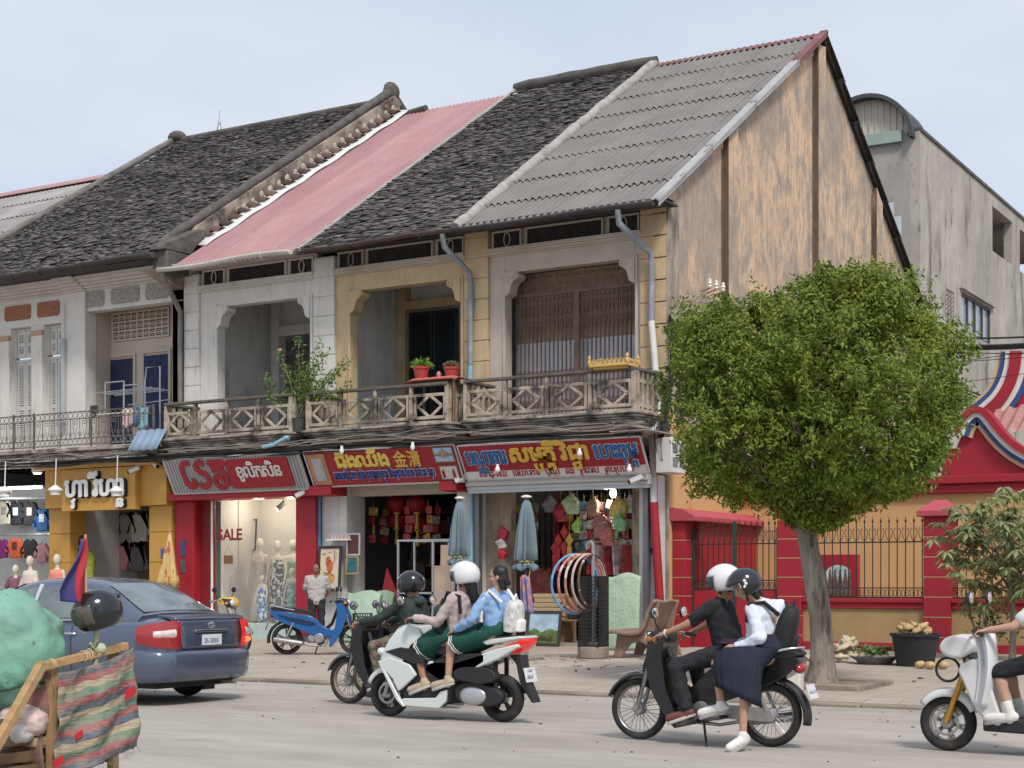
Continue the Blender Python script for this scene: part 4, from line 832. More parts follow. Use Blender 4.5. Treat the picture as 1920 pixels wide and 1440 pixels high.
# ---- cables along the facade
m_cab=M('cable_black',(.022,.021,.02),.7,var=.2); m_cabg=M('cable_grey',(.30,.27,.24),.8,var=.2)
def cable(pts,r,mt,lab,name='cable',group='cables strung along the shop fronts'):
    b=MB(); b.tube(pts,r,5); return tag(b.build(name,mt,smooth=60),lab,'cable',group)
q=random.Random(5)
labs=['sagging black cable along the shop fronts under the balconies','thin grey cable looping along the balcony edges']
for i in range(13):
    g=i%4==0; z=4.23+q.uniform(-.05,.07); y=-1.22-q.uniform(0,.12); x0,x1=-20,.1
    pts=[]; k=70; ph=q.uniform(0,9); 
    for j in range(k+1):
        x=x0+(x1-x0)*j/k; pts.append((x,y+.04*sin(x*2+ph),z+(.22 if g else .06)*noise.noise(V((x*.55,i*3.1,0)))+(.05 if g else .02)*noise.noise(V((x*2.5,i*7,1)))+(.16 if g else 0)))
    cable(pts,.008 if g else q.choice((.011,.014,.02)),m_cabg if g else m_cab,labs[1 if g else 0])
for i in range(7): # tangle down the corner
    ph=q.uniform(0,6); pts=[(.12+.04*sin(j*.7+ph),-.55+.5*min(1,j/8)+.05*sin(j+ph),4.25+.32*j*(.5+.5*min(1,j/6))*.5-.1+.05*sin(j*1.3+ph)) for j in range(16)]
    cable(pts,q.choice((.012,.018,.024)),m_cab,'black cable climbing the house corner beside the downpipe','corner_cable','cables at the house corner')
for i in range(5):
    c=(.2+q.uniform(-.1,.1),-.5+q.uniform(-.2,.1),4.2+q.uniform(-.25,.3)); r_=q.uniform(.15,.38); b=MB(); b.ring(c,r_,.009,axis='x',n=24,m=4,a0=q.uniform(0,2),a1=q.uniform(5,7.5),sz=1.2); tag(b.build('cable_coil',m_cab,smooth=60),'loose loop of black cable hanging at the house corner','cable','loops of cable at the corner')
# insulators on the gable
for i,(u,v) in enumerate(((1331,531),(1343,534),(1356,538))):
    p=fx(u,v,.25); o=thing('insulator','white porcelain insulator bracketed to the gable above the round tree','insulator',(.25,p.y,p.z-.1),group='porcelain insulators on the gable'); b=MB(); b.lathe([(.03,0),(.05,.03),(.03,.06),(.055,.09),(.03,.13),(.04,.17),(.0,.2)],n=10); b.build('porcelain',m_lampw,o,smooth=50); b=MB(); b.tube([(0,0,0),(-.2,0,-.05)],.012,5); b.build('pin',m_rust,o)
# AC unit at corner
p=fx(1262,857,.25); o=thing('meter_box','white ventilated box on the orange wall beside the downpipe','electrical box',(.2,p.y,p.z-.33)); b=MB(); b.box(-.08,.25,-.5,.12,0,.66); b.build('casing',M('box_white',(.58,.58,.56),.5,var=.06,dirt=((.3,.28,.25),2,.6,.8,(1,1,.6))),o,bevel=.015); 
for z in (.12,.38):
    for y in (-.44,-.14): MB().box(.251,.262,y,y+.2,z,z+.17).build('vent_grille',M('grille_dark',(.16,.17,.17),.6,var=.3),o)
# ================================================================ goods in the shops
def shirt(lab,c,y,x,z,w=.5,h=.62,sl=.22,name='hanging_shirt',group='clothes hanging in the shops',mat=None,long=0):
    """garment on a hanger, local origin top centre"""
    o=thing(name,lab,'garment',(x,y,z-h),group=group)
    hw=w/2; s=sl; L=.34+long
    ol=[(-.09,h),(-hw*.8,h-.05),(-hw-s*.75,h-L),(-hw-s*.2,h-L-.05),(-hw*.92,h-.28),(-hw*.92,0),(-hw*.3,-.012),(hw*.4,.01),(hw*.92,0),(hw*.92,h-.28),(hw+s*.2,h-L-.05),(hw+s*.75,h-L),(hw*.8,h-.05),(.09,h),(.05,h-.05),(-.05,h-.05)]
    b=MB(); b.prism(ol,-.05,.05); b.build('fabric',mat or M('cloth_'+'_'.join(str(int(k*99)) for k in c),c,.9,var=.15,vs=9,bump=.3,bs=12),o,bevel=.03,seg=3)
    b=MB(); b.tube([(0,0,h-.03),(0,0,h+.06),(.02,0,h+.09),(.04,0,h+.06)],.008,5); b.build('hanger',m_steel,o); return o
def patch(o,c,w,z,h,x=0,wd=.18): MB().box(x-wd/2,x+wd/2,-.057,-.05,z,z+h).build('print',M('print_'+'_'.join(str(int(k*99)) for k in c),c,.8,var=.6,vs=16),o)
ly=.25
for (lab,c,u,v,w,h,ln,pc) in (('cream hooded sweatshirt hanging first on the upper rail',(.52,.50,.38),10,950,.46,.62,.12,(.3,.25,.2)),('black tee with pale print beside the cream hoodie',(.018,.018,.022),32,952,.44,.6,.05,(.5,.48,.45)),('black tee with figure print hung second from the blue one',(.02,.02,.026),58,952,.44,.6,.05,(.5,.36,.3)),('royal blue sweatshirt at the end of the upper rail',(.03,.10,.26),81,965,.44,.58,.1,(.45,.5,.55)),('magenta tee on the lower rail at the frame edge',(.22,.03,.16),4,1022,.42,.5,0,None),('bright orange tee on the lower rail',(.62,.12,.04),30,1020,.46,.52,0,(.12,.03,.03)),('black top hung behind the lower mannequins',(.03,.028,.03),57,1022,.42,.5,0,None),('dusty pink top by the mustard pillar',(.4,.2,.22),80,1030,.36,.5,0,None)):
    p=fy(u,v-12,ly); o=shirt(lab,c,ly,p.x,p.z,w,h,long=ln)
    if pc: patch(o,pc,w,h*.4,.2)
lw=thing('display_rail','chrome clothes rails on the pale wall of the open clothes shop','clothes rail',(-18,.5,.2)); b=MB(); b.cyl((-20,.3,fy(20,936,.3).z),(-16.4,.3,fy(20,936,.3).z),.025,8); b.cyl((-20,.3,fy(20,1003,.3).z),(-16.4,.3,fy(20,1003,.3).z),.025,8); b.build('rail',m_steel,lw,w=1)
b=MB(); b.box(-20.5,-16.35,.75,.85,.2,3.9); b.box(-20.5,-16.3,-.4,.8,3.55,3.75); b.build('wall_panel',M('pale_shop_wall',(.50,.51,.50),.8),lw,w=1)
tb=fy(37,915,-.1); o=thing('fluorescent_tube','lit fluorescent tube over the open clothes shop','lamp',(tb.x,-.1,tb.z)); b=MB(); b.cyl((-.75,0,0),(.75,0,-.02),.025); b.build('tube',M('lit_tube',(.85,.92,1),.5,var=0,emit=6),o); MB().box(-.78,.78,.03,.07,-.03,.05).build('fitting',m_lampw,o)
tb=fy(70,884,-.5); o=thing('downlight','round lit downlight in the canopy of the clothes shop','lamp',(tb.x,-.5,tb.z)); b=MB(); b.lathe([(.1,-.04),(.08,-.06),(.0,-.065)],(0,0,0),12,cap=False); b.build('lens',M('lit_lamp',(1,.97,.9),.5,var=0,emit=7),o); MB().lathe([(.12,-.04),(.14,0),(.14,.08)],(0,0,0),12).build('housing',m_lampw,o)
def lamp(p,e,c=(1,.95,.85),r=.1,name='shop_lamp_light'):
    l=bpy.data.lights.new(name,'POINT'); l.energy=e; l.color=c; l.shadow_soft_size=r; o=bpy.data.objects.new(name,l); C.objects.link(o); o.location=p
lamp((-18.0,-.3,3.2),20,(.9,.95,1),.3)
# yellow shop interior
ly=1.6
for (lab,c,u,v,w,h,ln) in (('brown blouse hanging highest in the mustard shop',(.38,.20,.13),183,962,.5,.75,.2),('black dress hanging among the upper row of the mustard shop',(.012,.014,.02),210,962,.5,.85,.25),('grey blouse on the upper row of the mustard shop',(.36,.36,.34),238,964,.5,.8,.2),('silver satin blouse at the right of the upper row',(.60,.60,.56),262,964,.55,.75,.2),('tan sweater on the lower row of the mustard shop',(.46,.32,.15),202,1020,.5,.7,.3),('old pink sweater beside the tan one',(.60,.28,.32),230,1022,.5,.7,.3),('charcoal sweater at the end of the lower row',(.14,.14,.15),258,1024,.45,.7,.3)):
    p=fy(u,v-4,ly); shirt(lab,c,ly,p.x,p.z,w,h,long=ln)
o=thing('clothes_rack','steel clothes racks at the back of the mustard shop','clothes rack',(-14,1.8,.24)); b=MB(); z=fy(230,962,1.6).z
for zz in (z+.08,fy(230,1020,1.6).z+.08): b.cyl((-16,1.6,zz),(-12.5,1.6,zz),.02,8)
b.box(-16,-12.5,2.2,2.3,.24,4.2); b.build('rail_frame',M('dark_wall_paint',(.26,.23,.21),.8),o,w=1)
for i,(u,v,c) in enumerate(((150,1025,(.02,.03,.06)),(166,1050,(.30,.34,.05)))):
    p=fy(u,v,-.25); o=thing('mannequin_torso',('torso display in a dark dotted top inside the mustard doorway','torso display in a lime top inside the mustard doorway')[i],'mannequin',(p.x,-.25,.24),group='torso displays'); b=MB()
    b.loft([((0,0,z),(a,0,0),(0,d,0),2.2) for z,a,d in ((p.z-.24-.5,.17,.11),(p.z-.24-.3,.15,.10),(p.z-.24-.05,.2,.12),(p.z-.24+.12,.21,.10),(p.z-.24+.2,.09,.07),(p.z-.24+.28,.05,.05))],14); b.build('dressed_torso',M('dress_'+str(i),c,.9,var=.9 if i==0 else .3,vs=14,dirt=((.6,.6,.62),9,.62,.66,(1,1,1)) if i==0 else None),o,smooth=60); b=MB(); b.cyl((0,0,0),(0,0,p.z-.7),.02); b.lathe([(.2,0),(.2,.02),(.02,.04)],n=14); b.build('stand',m_steel,o)
m_mq=M('ivory_mannequin',(.58,.53,.43),.45,var=.03)
def mannequin(lab,x,y,z0,h,dress,mat,kid=0,rz=0,name='mannequin',body=m_mq,legs=True):
    o=thing(name,lab,'mannequin',(x,y,z0),rz,group='mannequins in the shops'); s=h/1.75
    b=MB(); b.ell((0,-.01*s,1.62*s),.078*s*(1.25 if kid else 1),.095*s*(1.15 if kid else 1),.125*s*(1.05 if kid else 1),12,8); b.cap((0,0,1.40*s),(0,0,1.55*s),.052*s,.045*s)
    b.loft([((0,0,z*s),(a*s,0,0),(0,d*s,0),2.3) for z,a,d in ((.82,.15,.10),(.95,.165,.11),(1.1,.115,.085),(1.25,.15,.10),(1.36,.17,.085),(1.42,.10,.06))],14)
    for k in (-1,1):
        b.cap((k*.17*s,0,1.37*s),(k*.24*s,-.02*s,1.1*s),.045*s,.036*s,8); b.cap((k*.24*s,-.02*s,1.1*s),(k*.25*s,-.10*s,.86*s),.035*s,.024*s,8); b.cap((k*.25*s,-.1*s,.86*s),(k*.245*s,-.13*s,.74*s),.03*s,.012*s,6)
        if legs: b.cap((k*.085*s,0,.85*s),(k*.08*s,0,.45*s),.085*s,.05*s,8); b.cap((k*.08*s,0,.45*s),(k*.08*s,0,.06*s),.05*s,.03*s,8); b.cap((k*.08*s,0,.03*s),(k*.08*s,-.13*s,.025*s),.035*s,.028*s,6)
    b.build('body',body,o,remesh=.016*s if s>.6 else .012,iters=2)
    b=MB(); pr=[(z*s,a*s,d*s) for z,a,d in dress]
    n=22; vs=[];fs=[]
    for i,(z,a,d) in enumerate(pr):
        for j in range(n):
            t=2*PI*j/n; f=1+.05*sin(j*PI*.9+i)*(1-i/len(pr)); vs.append((a*f*cos(t),d*f*sin(t),z))
    for i in range(len(pr)-1):
        for j in range(n): fs.append((i*n+j,i*n+(j+1)%n,(i+1)*n+(j+1)%n,(i+1)*n+j))
    b.add(vs,fs); b.build('dress',mat,o,smooth=70,solid=.01)
    return o
GOWN=[(.06,.22,.17),(.3,.19,.15),(.6,.185,.14),(.95,.175,.125),(1.1,.125,.1),(1.22,.155,.115),(1.33,.155,.105)]
KID=[(.06,.2,.15),(.4,.2,.15),(.8,.19,.14),(1.0,.17,.13),(1.2,.17,.12),(1.3,.17,.11)]
SHIRT=[(.78,.19,.13),(.95,.18,.125),(1.15,.16,.12),(1.3,.19,.115),(1.4,.16,.09)]
m_bwf=M('black_white_floral',(.62,.60,.56),.9,var=.05,dirt=((.03,.03,.03),11,.47,.5,(1,1,1)))
m_blf=M('blue_leaf_print',(.62,.64,.64),.9,var=.05,dirt=((.03,.12,.28),13,.47,.5,(1,1,.7)))
my=.45
def mq(lab,u,vh,h,dr,mt,kid=0,y=None): 
    p=fy(u,vh,my if y is None else y); return mannequin(lab,p.x,p.y,.5 if y is None else .5,p.z-.5+.02,dr,mt,kid)
mq('ivory mannequin in a long champagne satin gown',488,1010,1.8,GOWN,M('champagne_satin',(.46,.39,.30),.45,var=.12,vs=5,stretch=(2,2,.5)))
mq('ivory mannequin in a black and white floral gown',521,1014,1.8,GOWN,m_bwf)
mq('ivory mannequin in a green patterned gown half behind the red pillar',550,1012,1.8,GOWN,M('green_print',(.25,.38,.22),.9,var=.2,dirt=((.5,.55,.45),9,.52,.55,(1,1,1))),y=.7)
mq('child mannequin in a blue leaf print dress',492,1080,1.2,KID,m_blf,1,.15)
mq('child mannequin in a dark striped top',523,1107,1.1,SHIRT,M('charcoal_stripe',(.05,.05,.055),.9,var=.8,vs=26,stretch=(.1,.1,1)),1,.15)
mq('child mannequin in a pale green print behind the red pillar',548,1066,1.2,KID,M('green_print2',(.3,.42,.36),.9,dirt=((.06,.2,.16),12,.48,.52,(1,1,1))),1,.3)
for i,(u,v,c,lab) in enumerate(((57,1045,(.60,.50,.45),'half mannequin in a cream printed tee at the open shop'),(108,1042,(.66,.24,.17),'half mannequin in a coral tee before the mustard pillar'),(30,1062,(.2,.09,.12),'half mannequin in a plum top behind the cream one'))):
    y=-1.2 if i<2 else -.7; p=fy(u,v,y); o=mannequin(lab,p.x,y,gz(y),p.z-gz(y)+.05,[(.75,.22,.15),(.95,.2,.14),(1.15,.19,.13),(1.3,.21,.12),(1.41,.15,.09)],M('tee_%d'%i,c,.9,var=.1),legs=False)
    b=MB(); b.cyl((0,0,0),(0,0,1.2),.02); b.lathe([(.2,0),(.2,.02),(.02,.04)],n=14); b.build('stand',m_steel,o)
    if i==0: MB().box(-.1,.1,-.165,-.12,1.02,1.12).build('print',M('print_dark',(.2,.1,.08),.8,var=.8,vs=20),o)
    for k in (-1,1): b=MB(); b.cap((k*.17,-.01,1.34),(k*.26,-.03,1.16),.085,.08,8); b.build('sleeve',MT['tee_%d'%i],o,smooth=60)
# rail with hats & bags in red shop
o=thing('wall_rack','black pipe wall rack with folded hats in the lit shop','rack',(-9.6,1.2,1.8)); b=MB(); a=fy(470,975,1.15); c=fy(470,1032,1.15)
b.tube([(a.x,1.2,a.z),(a.x+.35,.95,a.z),(a.x+.35,.9,c.z),(a.x,1.2,c.z)],.025,6); b.tube([(-9.1,1.2,a.z),(-8.75,.9,a.z)],.025,6); b.box(-9.9,-8.7,.85,1.25,c.z-.03,c.z); b.build('pipe_frame',m_black,o,w=1)
for i in range(4): tag(MB().ell((-9.65+i*.28,1.0,c.z+.10),.19,.16,.10,12,8).build('folded_hat',M('hat_%d'%i,[(.07,.065,.06),(.2,.17,.14),(.5,.42,.3),(.55,.5,.42)][i],.9,var=.3,vs=9,bump=.4),smooth=60),['charcoal felt hat on the wall rack','brown felt hat on the wall rack','straw hat on the wall rack','white feathered hat under the lamp on the wall rack'][i],'hat','hats on the wall rack')
p=fy(528,948,.2); o=thing('spotlight','black track spotlight aimed at the dressed mannequins','spotlight',tuple(p)); b=MB(); b.cyl((.05,.05,.08),(-.08,-.05,-.08),.05,10,.06); b.cyl((.03,.03,.04),(.03,.03,3.42-p.z),.015); b.build('housing',m_black,o); b=MB(); b.cyl((-.081,-.051,-.081),(-.085,-.055,-.086),.05); b.build('lens',MT['lit_lamp'],o)
lamp((-9.4,.25,3.2),20,(1,.88,.70),.12); lamp((-10.6,.5,3.2),12,(1,.88,.74),.12)
# frame shop (B) goods
m_lan=M('red_lantern_silk',(.30,.012,.012),.5,var=.15)
for i,(u,v,y,lab) in enumerate(((744,945,1.2,'round red lantern hanging left in the frame shop doorway'),(782,945,1.0,'bright round red lantern hanging in the middle of the frame shop doorway'),(744,975,1.4,'lower red lantern behind an orange tassel'),(783,978,1.4,'low red lantern with gold fringe in the frame shop'))):
    p=fy(u,v,y); o=thing('red_lantern',lab,'lantern',tuple(p),group='red lanterns in the frame shop'); b=MB(); n=20; pr=[]
    for k in range(9): t=PI*(k+.8)/9.6; pr.append((.24*sin(t),.2*cos(t)))
    vs=[];fs=[]
    for r_,z in pr:
        for j in range(n): f=1+.05*(j%2); vs.append((r_*f*cos(2*PI*j/n),r_*f*sin(2*PI*j/n),z))
    for a in range(len(pr)-1):
        for j in range(n): fs.append((a*n+j,a*n+(j+1)%n,(a+1)*n+(j+1)%n,(a+1)*n+j))
    b.add(vs,fs); b.build('shade',m_lan,o,smooth=30); b=MB(); b.lathe([(.08,-.22),(.08,-.18)],n=10); b.lathe([(.08,.18),(.08,.22)],n=10); b.cyl((0,0,.2),(0,0,3.4-p.z),.006,5); b.build('caps',m_gold,o); b=MB(); b.cyl((0,0,-.22),(0,0,-.55),.03,8,.05); b.build('tassel',m_gold,o)
for i,(u,v,y,w,h,c,fc,lab) in enumerate(((668,970,2.0,.5,.6,(.35,.35,.33),m_alu,'pale blank frame leaning high inside the frame shop'),(716,960,2.4,.6,.95,(.25,.26,.25),m_black,'tall black framed sheet high inside the frame shop'),(700,985,2.2,.6,.4,(.3,.29,.27),m_wood,'wide pale framed sheet inside the frame shop'),(712,1042,2.6,.5,.7,(.05,.05,.05),m_wood,'dark framed picture low inside the frame shop'),(735,1050,3.,.5,.6,(.16,.1,.06),MT['gilt_frame'],'gilt framed picture deep inside the frame shop'),(790,1035,3.2,.6,.7,(.08,.07,.06),m_alu,'silver framed picture deep inside the frame shop'),(780,1075,3.,.5,.6,(.2,.19,.18),m_wood,'low grey picture at the back of the frame shop'))):
    pic('picture',lab,fy(u,v,y),w,h,y,fc,M('inner_pic_%d'%i,c,.5,var=.6,vs=6),.08)
o=thing('metal_rack','tall steel pipe rack in front of the frame shop','rack',(-5.9,-.9,.17)); y=-.9; pl=[fy(u,1012,y) for u in (747,812,850)]; zt=pl[0].z; b=MB()
for p in pl: b.box(p.x-.02,p.x+.02,y-.02,y+.02,gz(y),zt); b.box(p.x-.02,p.x+.02,y+.58,y+.62,gz(y),zt)
b.box(pl[0].x,pl[2].x,y-.021,y+.019,zt-.04,zt); b.box(pl[0].x,pl[2].x,y+.58,y+.62,zt-.04,zt); b.box(pl[0].x,pl[2].x,y-.02,y+.02,1.2,1.24); b.build('pipes',m_steel,o,w=1)
m_card=M('brown_cardboard',(.44,.34,.25),.9,var=.08)
for i,(u0,u1,vt,vb,y,lab) in enumerate(((806,838,1060,1180,-.75,'tall cardboard sheet leaning at the left of the stack'),(818,846,1045,1185,-.62,'widest cardboard sheet standing behind the steel rack'),(826,852,1022,1060,-.5,'short brown carton on top of the cardboard sheets'))):
    a,c=fy(u0,vb,y),fy(u1,vb,y); zt=fy(u0,vt,y).z; z0=gz(y) if i<2 else zt-.45
    b=MB(); b.T=Matrix.Translation((a.x,y,z0))@Matrix.Rotation(R(-5 if i<2 else 0),4,'X'); b.box(0,c.x-a.x,0,.05 if i<2 else .3,0,zt-z0); tag(b.build('cardboard_sheet',m_card,bevel=.006),lab,'cardboard')
def leaning(lab,u0,u1,vt,vb,y,mat,name,cat,dep=.12,tilt=-14,n=1):
    a,c=fy(u0,vb,y),fy(u1,vb,y); zt=fy((u0+u1)/2,vt,y).z; z0=gz(y); w=c.x-a.x; h=zt-z0
    b=MB(); b.T=Matrix.Translation((a.x,y,z0))@Matrix.Rotation(R(tilt),4,'X')
    def f(s,t): return (w*s+.02*sin(t*5),-.035*sin(PI*s)*(1+.4*noise.noise(V((s*5,t*6,n))))+.02*noise.noise(V((s*9,t*9,n+3)))-.05*sin(PI*t),h*t*(1-.03*sin(s*7)))
    b.sheet(f,14,18); o=b.build(name,mat,smooth=60,solid=dep); return tag(o,lab,cat)
m_mint=M('pale_mint_plastic',(.34,.45,.34),.55,var=.08,vs=4,bump=.3,bs=9)
leaning('pale green padded sheet leaning at the frame shop step',640,700,1108,1212,-1.1,m_mint,'foam_sheet','foam sheet',.14,-18)
leaning('second green padded sheet behind the first at the frame shop',680,727,1108,1205,-.7,M('mint_darker',(.25,.36,.24),.55,var=.1,bump=.3,bs=9),'foam_sheet','foam sheet',.14,-16,5)
m_quilt=M('quilted_mint',(.36,.46,.34),.5,var=.05,bump=.9,bs=16)
leaning('quilted pale green mat standing beside the stone bench',1130,1196,1078,1190,-1.5,m_quilt,'padded_mat','mat',.12,-8,9)
b=MB(); b.prism([(-6.75,.9),(-6.2,1.0),(-6.55,1.75)],-.1,-.06); tag(b.build('red_pennant',m_sred),'small red pennant hanging beside the frame shop pictures','pennant')
def umbrella(lab,u,vt,vb,y,shirtc=None):
    p=fy(u,vt,y); zt=p.z; zc=fy(u,vb,y).z; o=thing('closed_parasol',lab,'parasol',(p.x,y,gz(y)),group='closed blue grey parasols'); g=gz(y)
    b=MB(); n=40; vs=[];fs=[]; L=zt-zc; pr=[(0,.03),(.06,.07),(.2,.10),(.45,.135),(.72,.16),(.86,.17),(.885,.10),(.91,.12),(.955,.19),(1,.17)]
    for i,(t,r_) in enumerate(pr):
        for j in range(n):
            a=2*PI*j/n; f=1+.22*cos(a*10+.3*sin(i))*min(1,t*3+.2)+.08*sin(a*3+i*.4); vs.append((r_*f*cos(a),r_*f*sin(a),zt-g-L*t+.03*sin(a*5)*(t>.93)))
    for i in range(len(pr)-1):
        for j in range(n): fs.append((i*n+j,i*n+(j+1)%n,(i+1)*n+(j+1)%n,(i+1)*n+j))
    b.add(vs,fs); b.build('canopy',M('blue_grey_canvas',(.155,.215,.245),.85,var=.15,vs=5,stretch=(4,4,.4)),o,smooth=60)
    b=MB(); b.cyl((0,0,0),(0,0,zt-g+.05),.022,8); b.build('pole',M('dark_pole',(.12,.11,.1),.5,metal=.5),o); b=MB(); b.lathe([(.03,.02),(.09,.0),(.09,-.02),(.02,-.03),(.02,-.06)],(0,0,zt-g+.05),10); b.build('finial',m_lampw,o,smooth=50)
    b=MB(); b.ring((0,0,zt-g-L*.885),.125,.014,axis='z',n=20,m=5); b.tube([(.1,-.08,zt-g-L*.885),(.13,-.1,zt-g-L*1.0),(.11,-.1,zt-g-L*1.1)],.008,4); b.build('tie_cord',M('yellow_cord',(.6,.5,.15),.8),o)
    b=MB(); b.box(-.22,.22,-.22,.22,0,.04); b.cyl((0,0,.04),(0,0,.25),.035); b.build('base',M('dusty_iron',(.22,.2,.18),.8,var=.2),o,bevel=.008)
    return o
umbrella('closed blue grey parasol standing in front of the bookshop',987,936,1068,-4.85); umbrella('closed blue grey parasol in front of the frame shop',862,938,1058,-3.9)
# scarf on parasol
p=fy(990,1075,-4.95); b=MB(); b.sheet(lambda s,t:(p.x-.02+.16*(s-.5)*(1+t)*(1-.3*t)+.05*t-.03,-4.98+.03*sin(s*14),p.z-.02-.62*t-.08*abs(s-.5)),12,12); o=tag(b.build('hanging_scarf',M('scarf_orange_violet',(.55,.25,.20),.9,var=.2,dirt=((.16,.17,.38),3,.46,.54,(3,3,1))),smooth=60,solid=.008),'orange and violet scarf tied below the parasol','scarf')
# hoop rack
o=thing('hoop_stand','black wire cage stand with pole on a concrete foot','stand',(.5,-4.0,gz(-4))); zt=fy(1100,1080,-4).z-gz(-4); zp=fy(1100,1020,-4).z-gz(-4)
b=MB(); b.prism([(.27*cos(PI/4*i+PI/8),.27*sin(PI/4*i+PI/8)) for i in range(8)],0,.2,'xy'); b.build('concrete_foot',m_kerb,o,bevel=.02)
b=MB(); k=10; hw=.19
for i in range(k+1):
    a=-hw+2*hw*i/k
    for s in (-hw,hw): b.box(a-.006,a+.006,s-.006,s+.006,.2,zt); b.box(s-.006,s+.006,a-.006,a+.006,.2,zt)
for i in range(19):
    z=.22+(zt-.24)*i/18
    for s in (-hw,hw): b.box(-hw,hw,s-.008,s+.008,z-.006,z+.006); b.box(s-.008,s+.008,-hw,hw,z-.006,z+.006)
b.build('wire_cage',M('black_wire',(.03,.03,.03),.5,var=.2),o); b=MB(); b.cyl((0,0,.2),(0,0,zp),.03,8); b.tube([(0,0,zp),(-.05,0,zp+.05),(-.12,0,zp+.02),(-.14,0,zp-.1)],.012,5); b.build('pole',m_steel,o)
for i,(c,dx,lab) in enumerate((((.12,.32,.60),-.10,'light blue hoop, outermost on the wire stand'),((.50,.16,.16),-.04,'red and white hoop next to the blue one'),((.42,.22,.14),.02,'tan hoop in the middle of the stand'),((.5,.4,.36),.08,'pale pink hoop near the pole'),((.16,.07,.06),.13,'dark brown hoop nearest the pole'))):
    p=fy(1102+i*5,1100,-4.3); b=MB(); r_=.50-.012*i; b.T=Matrix.Translation((.38+dx*.9,-4.25+.06*i,gz(-4)+zp-.18-r_))@Matrix.Rotation(R(66+5*i),4,'Z'); b.ring((0,0,0),r_,.022,n=44,m=8); b.T=None
    tag(b.build('hoop',M('hoop_%d'%i,c,.4,var=.3,vs=9,dirt=((.6,.58,.55),6,.55,.58,(1,1,1)) if i!=0 else None),smooth=60),lab,'hoop','hoops on the wire stand')
# stone bench
o=thing('stone_bench','brown wood look concrete bench with curved back and twin leg frames','bench',(1.2,-3.2,gz(-3)),R(8)); m_bench=M('brown_cast_stone',(.25,.165,.125),.8,var=.18,vs=3,bump=.2,bs=20,dirt=((.13,.09,.07),2,.5,.7,(1,3,1)))
def prof(t): return [( -.55,.43),(-.50,.445),(-.32,.42),(-.15,.40),(-.02,.43),(.06,.52),(.10,.65),(.15,.80),(.22,.93),(.26,.97)][t]
b=MB(); n=10; vs=[];fs=[]
for j in range(13):
    y=-.65+1.45*j/12
    for i in range(n): x,z=prof(i); vs.append((x-.04*sin(PI*j/12)*(i<2),y,z+(.015 if i==n-1 else 0)*sin(j)))
for j in range(12):
    for i in range(n-1): fs.append((j*n+i,j*n+i+1,(j+1)*n+i+1,(j+1)*n+i))
b.add(vs,fs); b.build('seat_and_back',m_bench,o,smooth=60,solid=.055,bevel=.01)
leg=[(-.52,0),(-.36,0),(-.30,.12),(-.20,.24),(-.05,.28),(.08,.22),(.16,.10),(.20,0),(.36,0),(.32,.16),(.24,.30),(.20,.42),(.22,.6),(.26,.8),(.32,.95),(.25,.96),(.14,.75),(.05,.5),(-.03,.40),(-.2,.37),(-.45,.40),(-.46,.3),(-.48,.15)]
for y in (-.5,.6): MB().prism(leg,y,y+.07).build('leg_frame',m_bench,o,bevel=.012)
# bookshop goods (A)
tag(MB().box(-3.25,-2.75,.3,.36,.24,1.75).build('carved_door_panel',M('carved_red_wood',(.17,.03,.02),.5,var=.5,vs=9,bump=.7,bs=14),bevel=.02),'carved dark red wooden panel behind the parasol','wood panel')
for i in range(6):
    p=fy(1000,1145-i*8,-.2); b=MB(); b.box(0,.62,0,.4,0,.085)
    o=tag(b.build('paper_bundle',M('straw_paper',(.46,.34,.2),.9,var=.15,vs=20,stretch=(.2,.2,3)),bevel=.012),'bundle of straw coloured joss paper, %s in its stack'%['lowest','second lowest','third up','fourth up','second from the top','topmost'][i],'paper bundle','stacked paper bundles'); o.location=(p.x+.02*sin(i*2),-.2,.66+i*.093); 
tag(MB().box(fy(998,1150,-.2).x,fy(998,1150,-.2).x+.75,-.25,.3,.24,.655).build('low_cabinet',m_wood,bevel=.01),'low wooden cabinet carrying the paper bundles','cabinet')
pic('picture','bright landscape picture in a dark frame leaning by the bookshop step',fy(1020,1178,-.7),.78,.70,-.75,MT['dark_frame'],M('landscape_sky',(.35,.48,.58),.4,var=.3,vs=3),.16,.06,motif=[(M('landscape_green',(.10,.16,.05),.5,var=.7,vs=8),[[(0,0),(1,0),(1,.42),(.7,.5),(.45,.36),(.2,.5),(0,.4)]]),(M('landscape_earth',(.35,.22,.10),.5,var=.6,vs=7),[[(.1,.05),(.95,.05),(.8,.22),(.3,.26)]])])
p=fy(1065,1195,-.3); o=thing('wooden_chair','dark wooden chair inside the bookshop doorway','chair',(p.x,-.2,.24)); b=MB(); b.box(-.22,.22,-.2,.22,.42,.46); b.build('seat',m_wood,o,bevel=.01)
for sx in (-.2,.2):
    for sy in (-.18,.2): MB().box(sx-.02,sx+.02,sy-.02,sy+.02,0,.42 if sy<0 else .95).build('leg',m_wood,o)
MB().box(-.18,.18,.185,.215,.6,.9).build('backrest',m_wood,o)
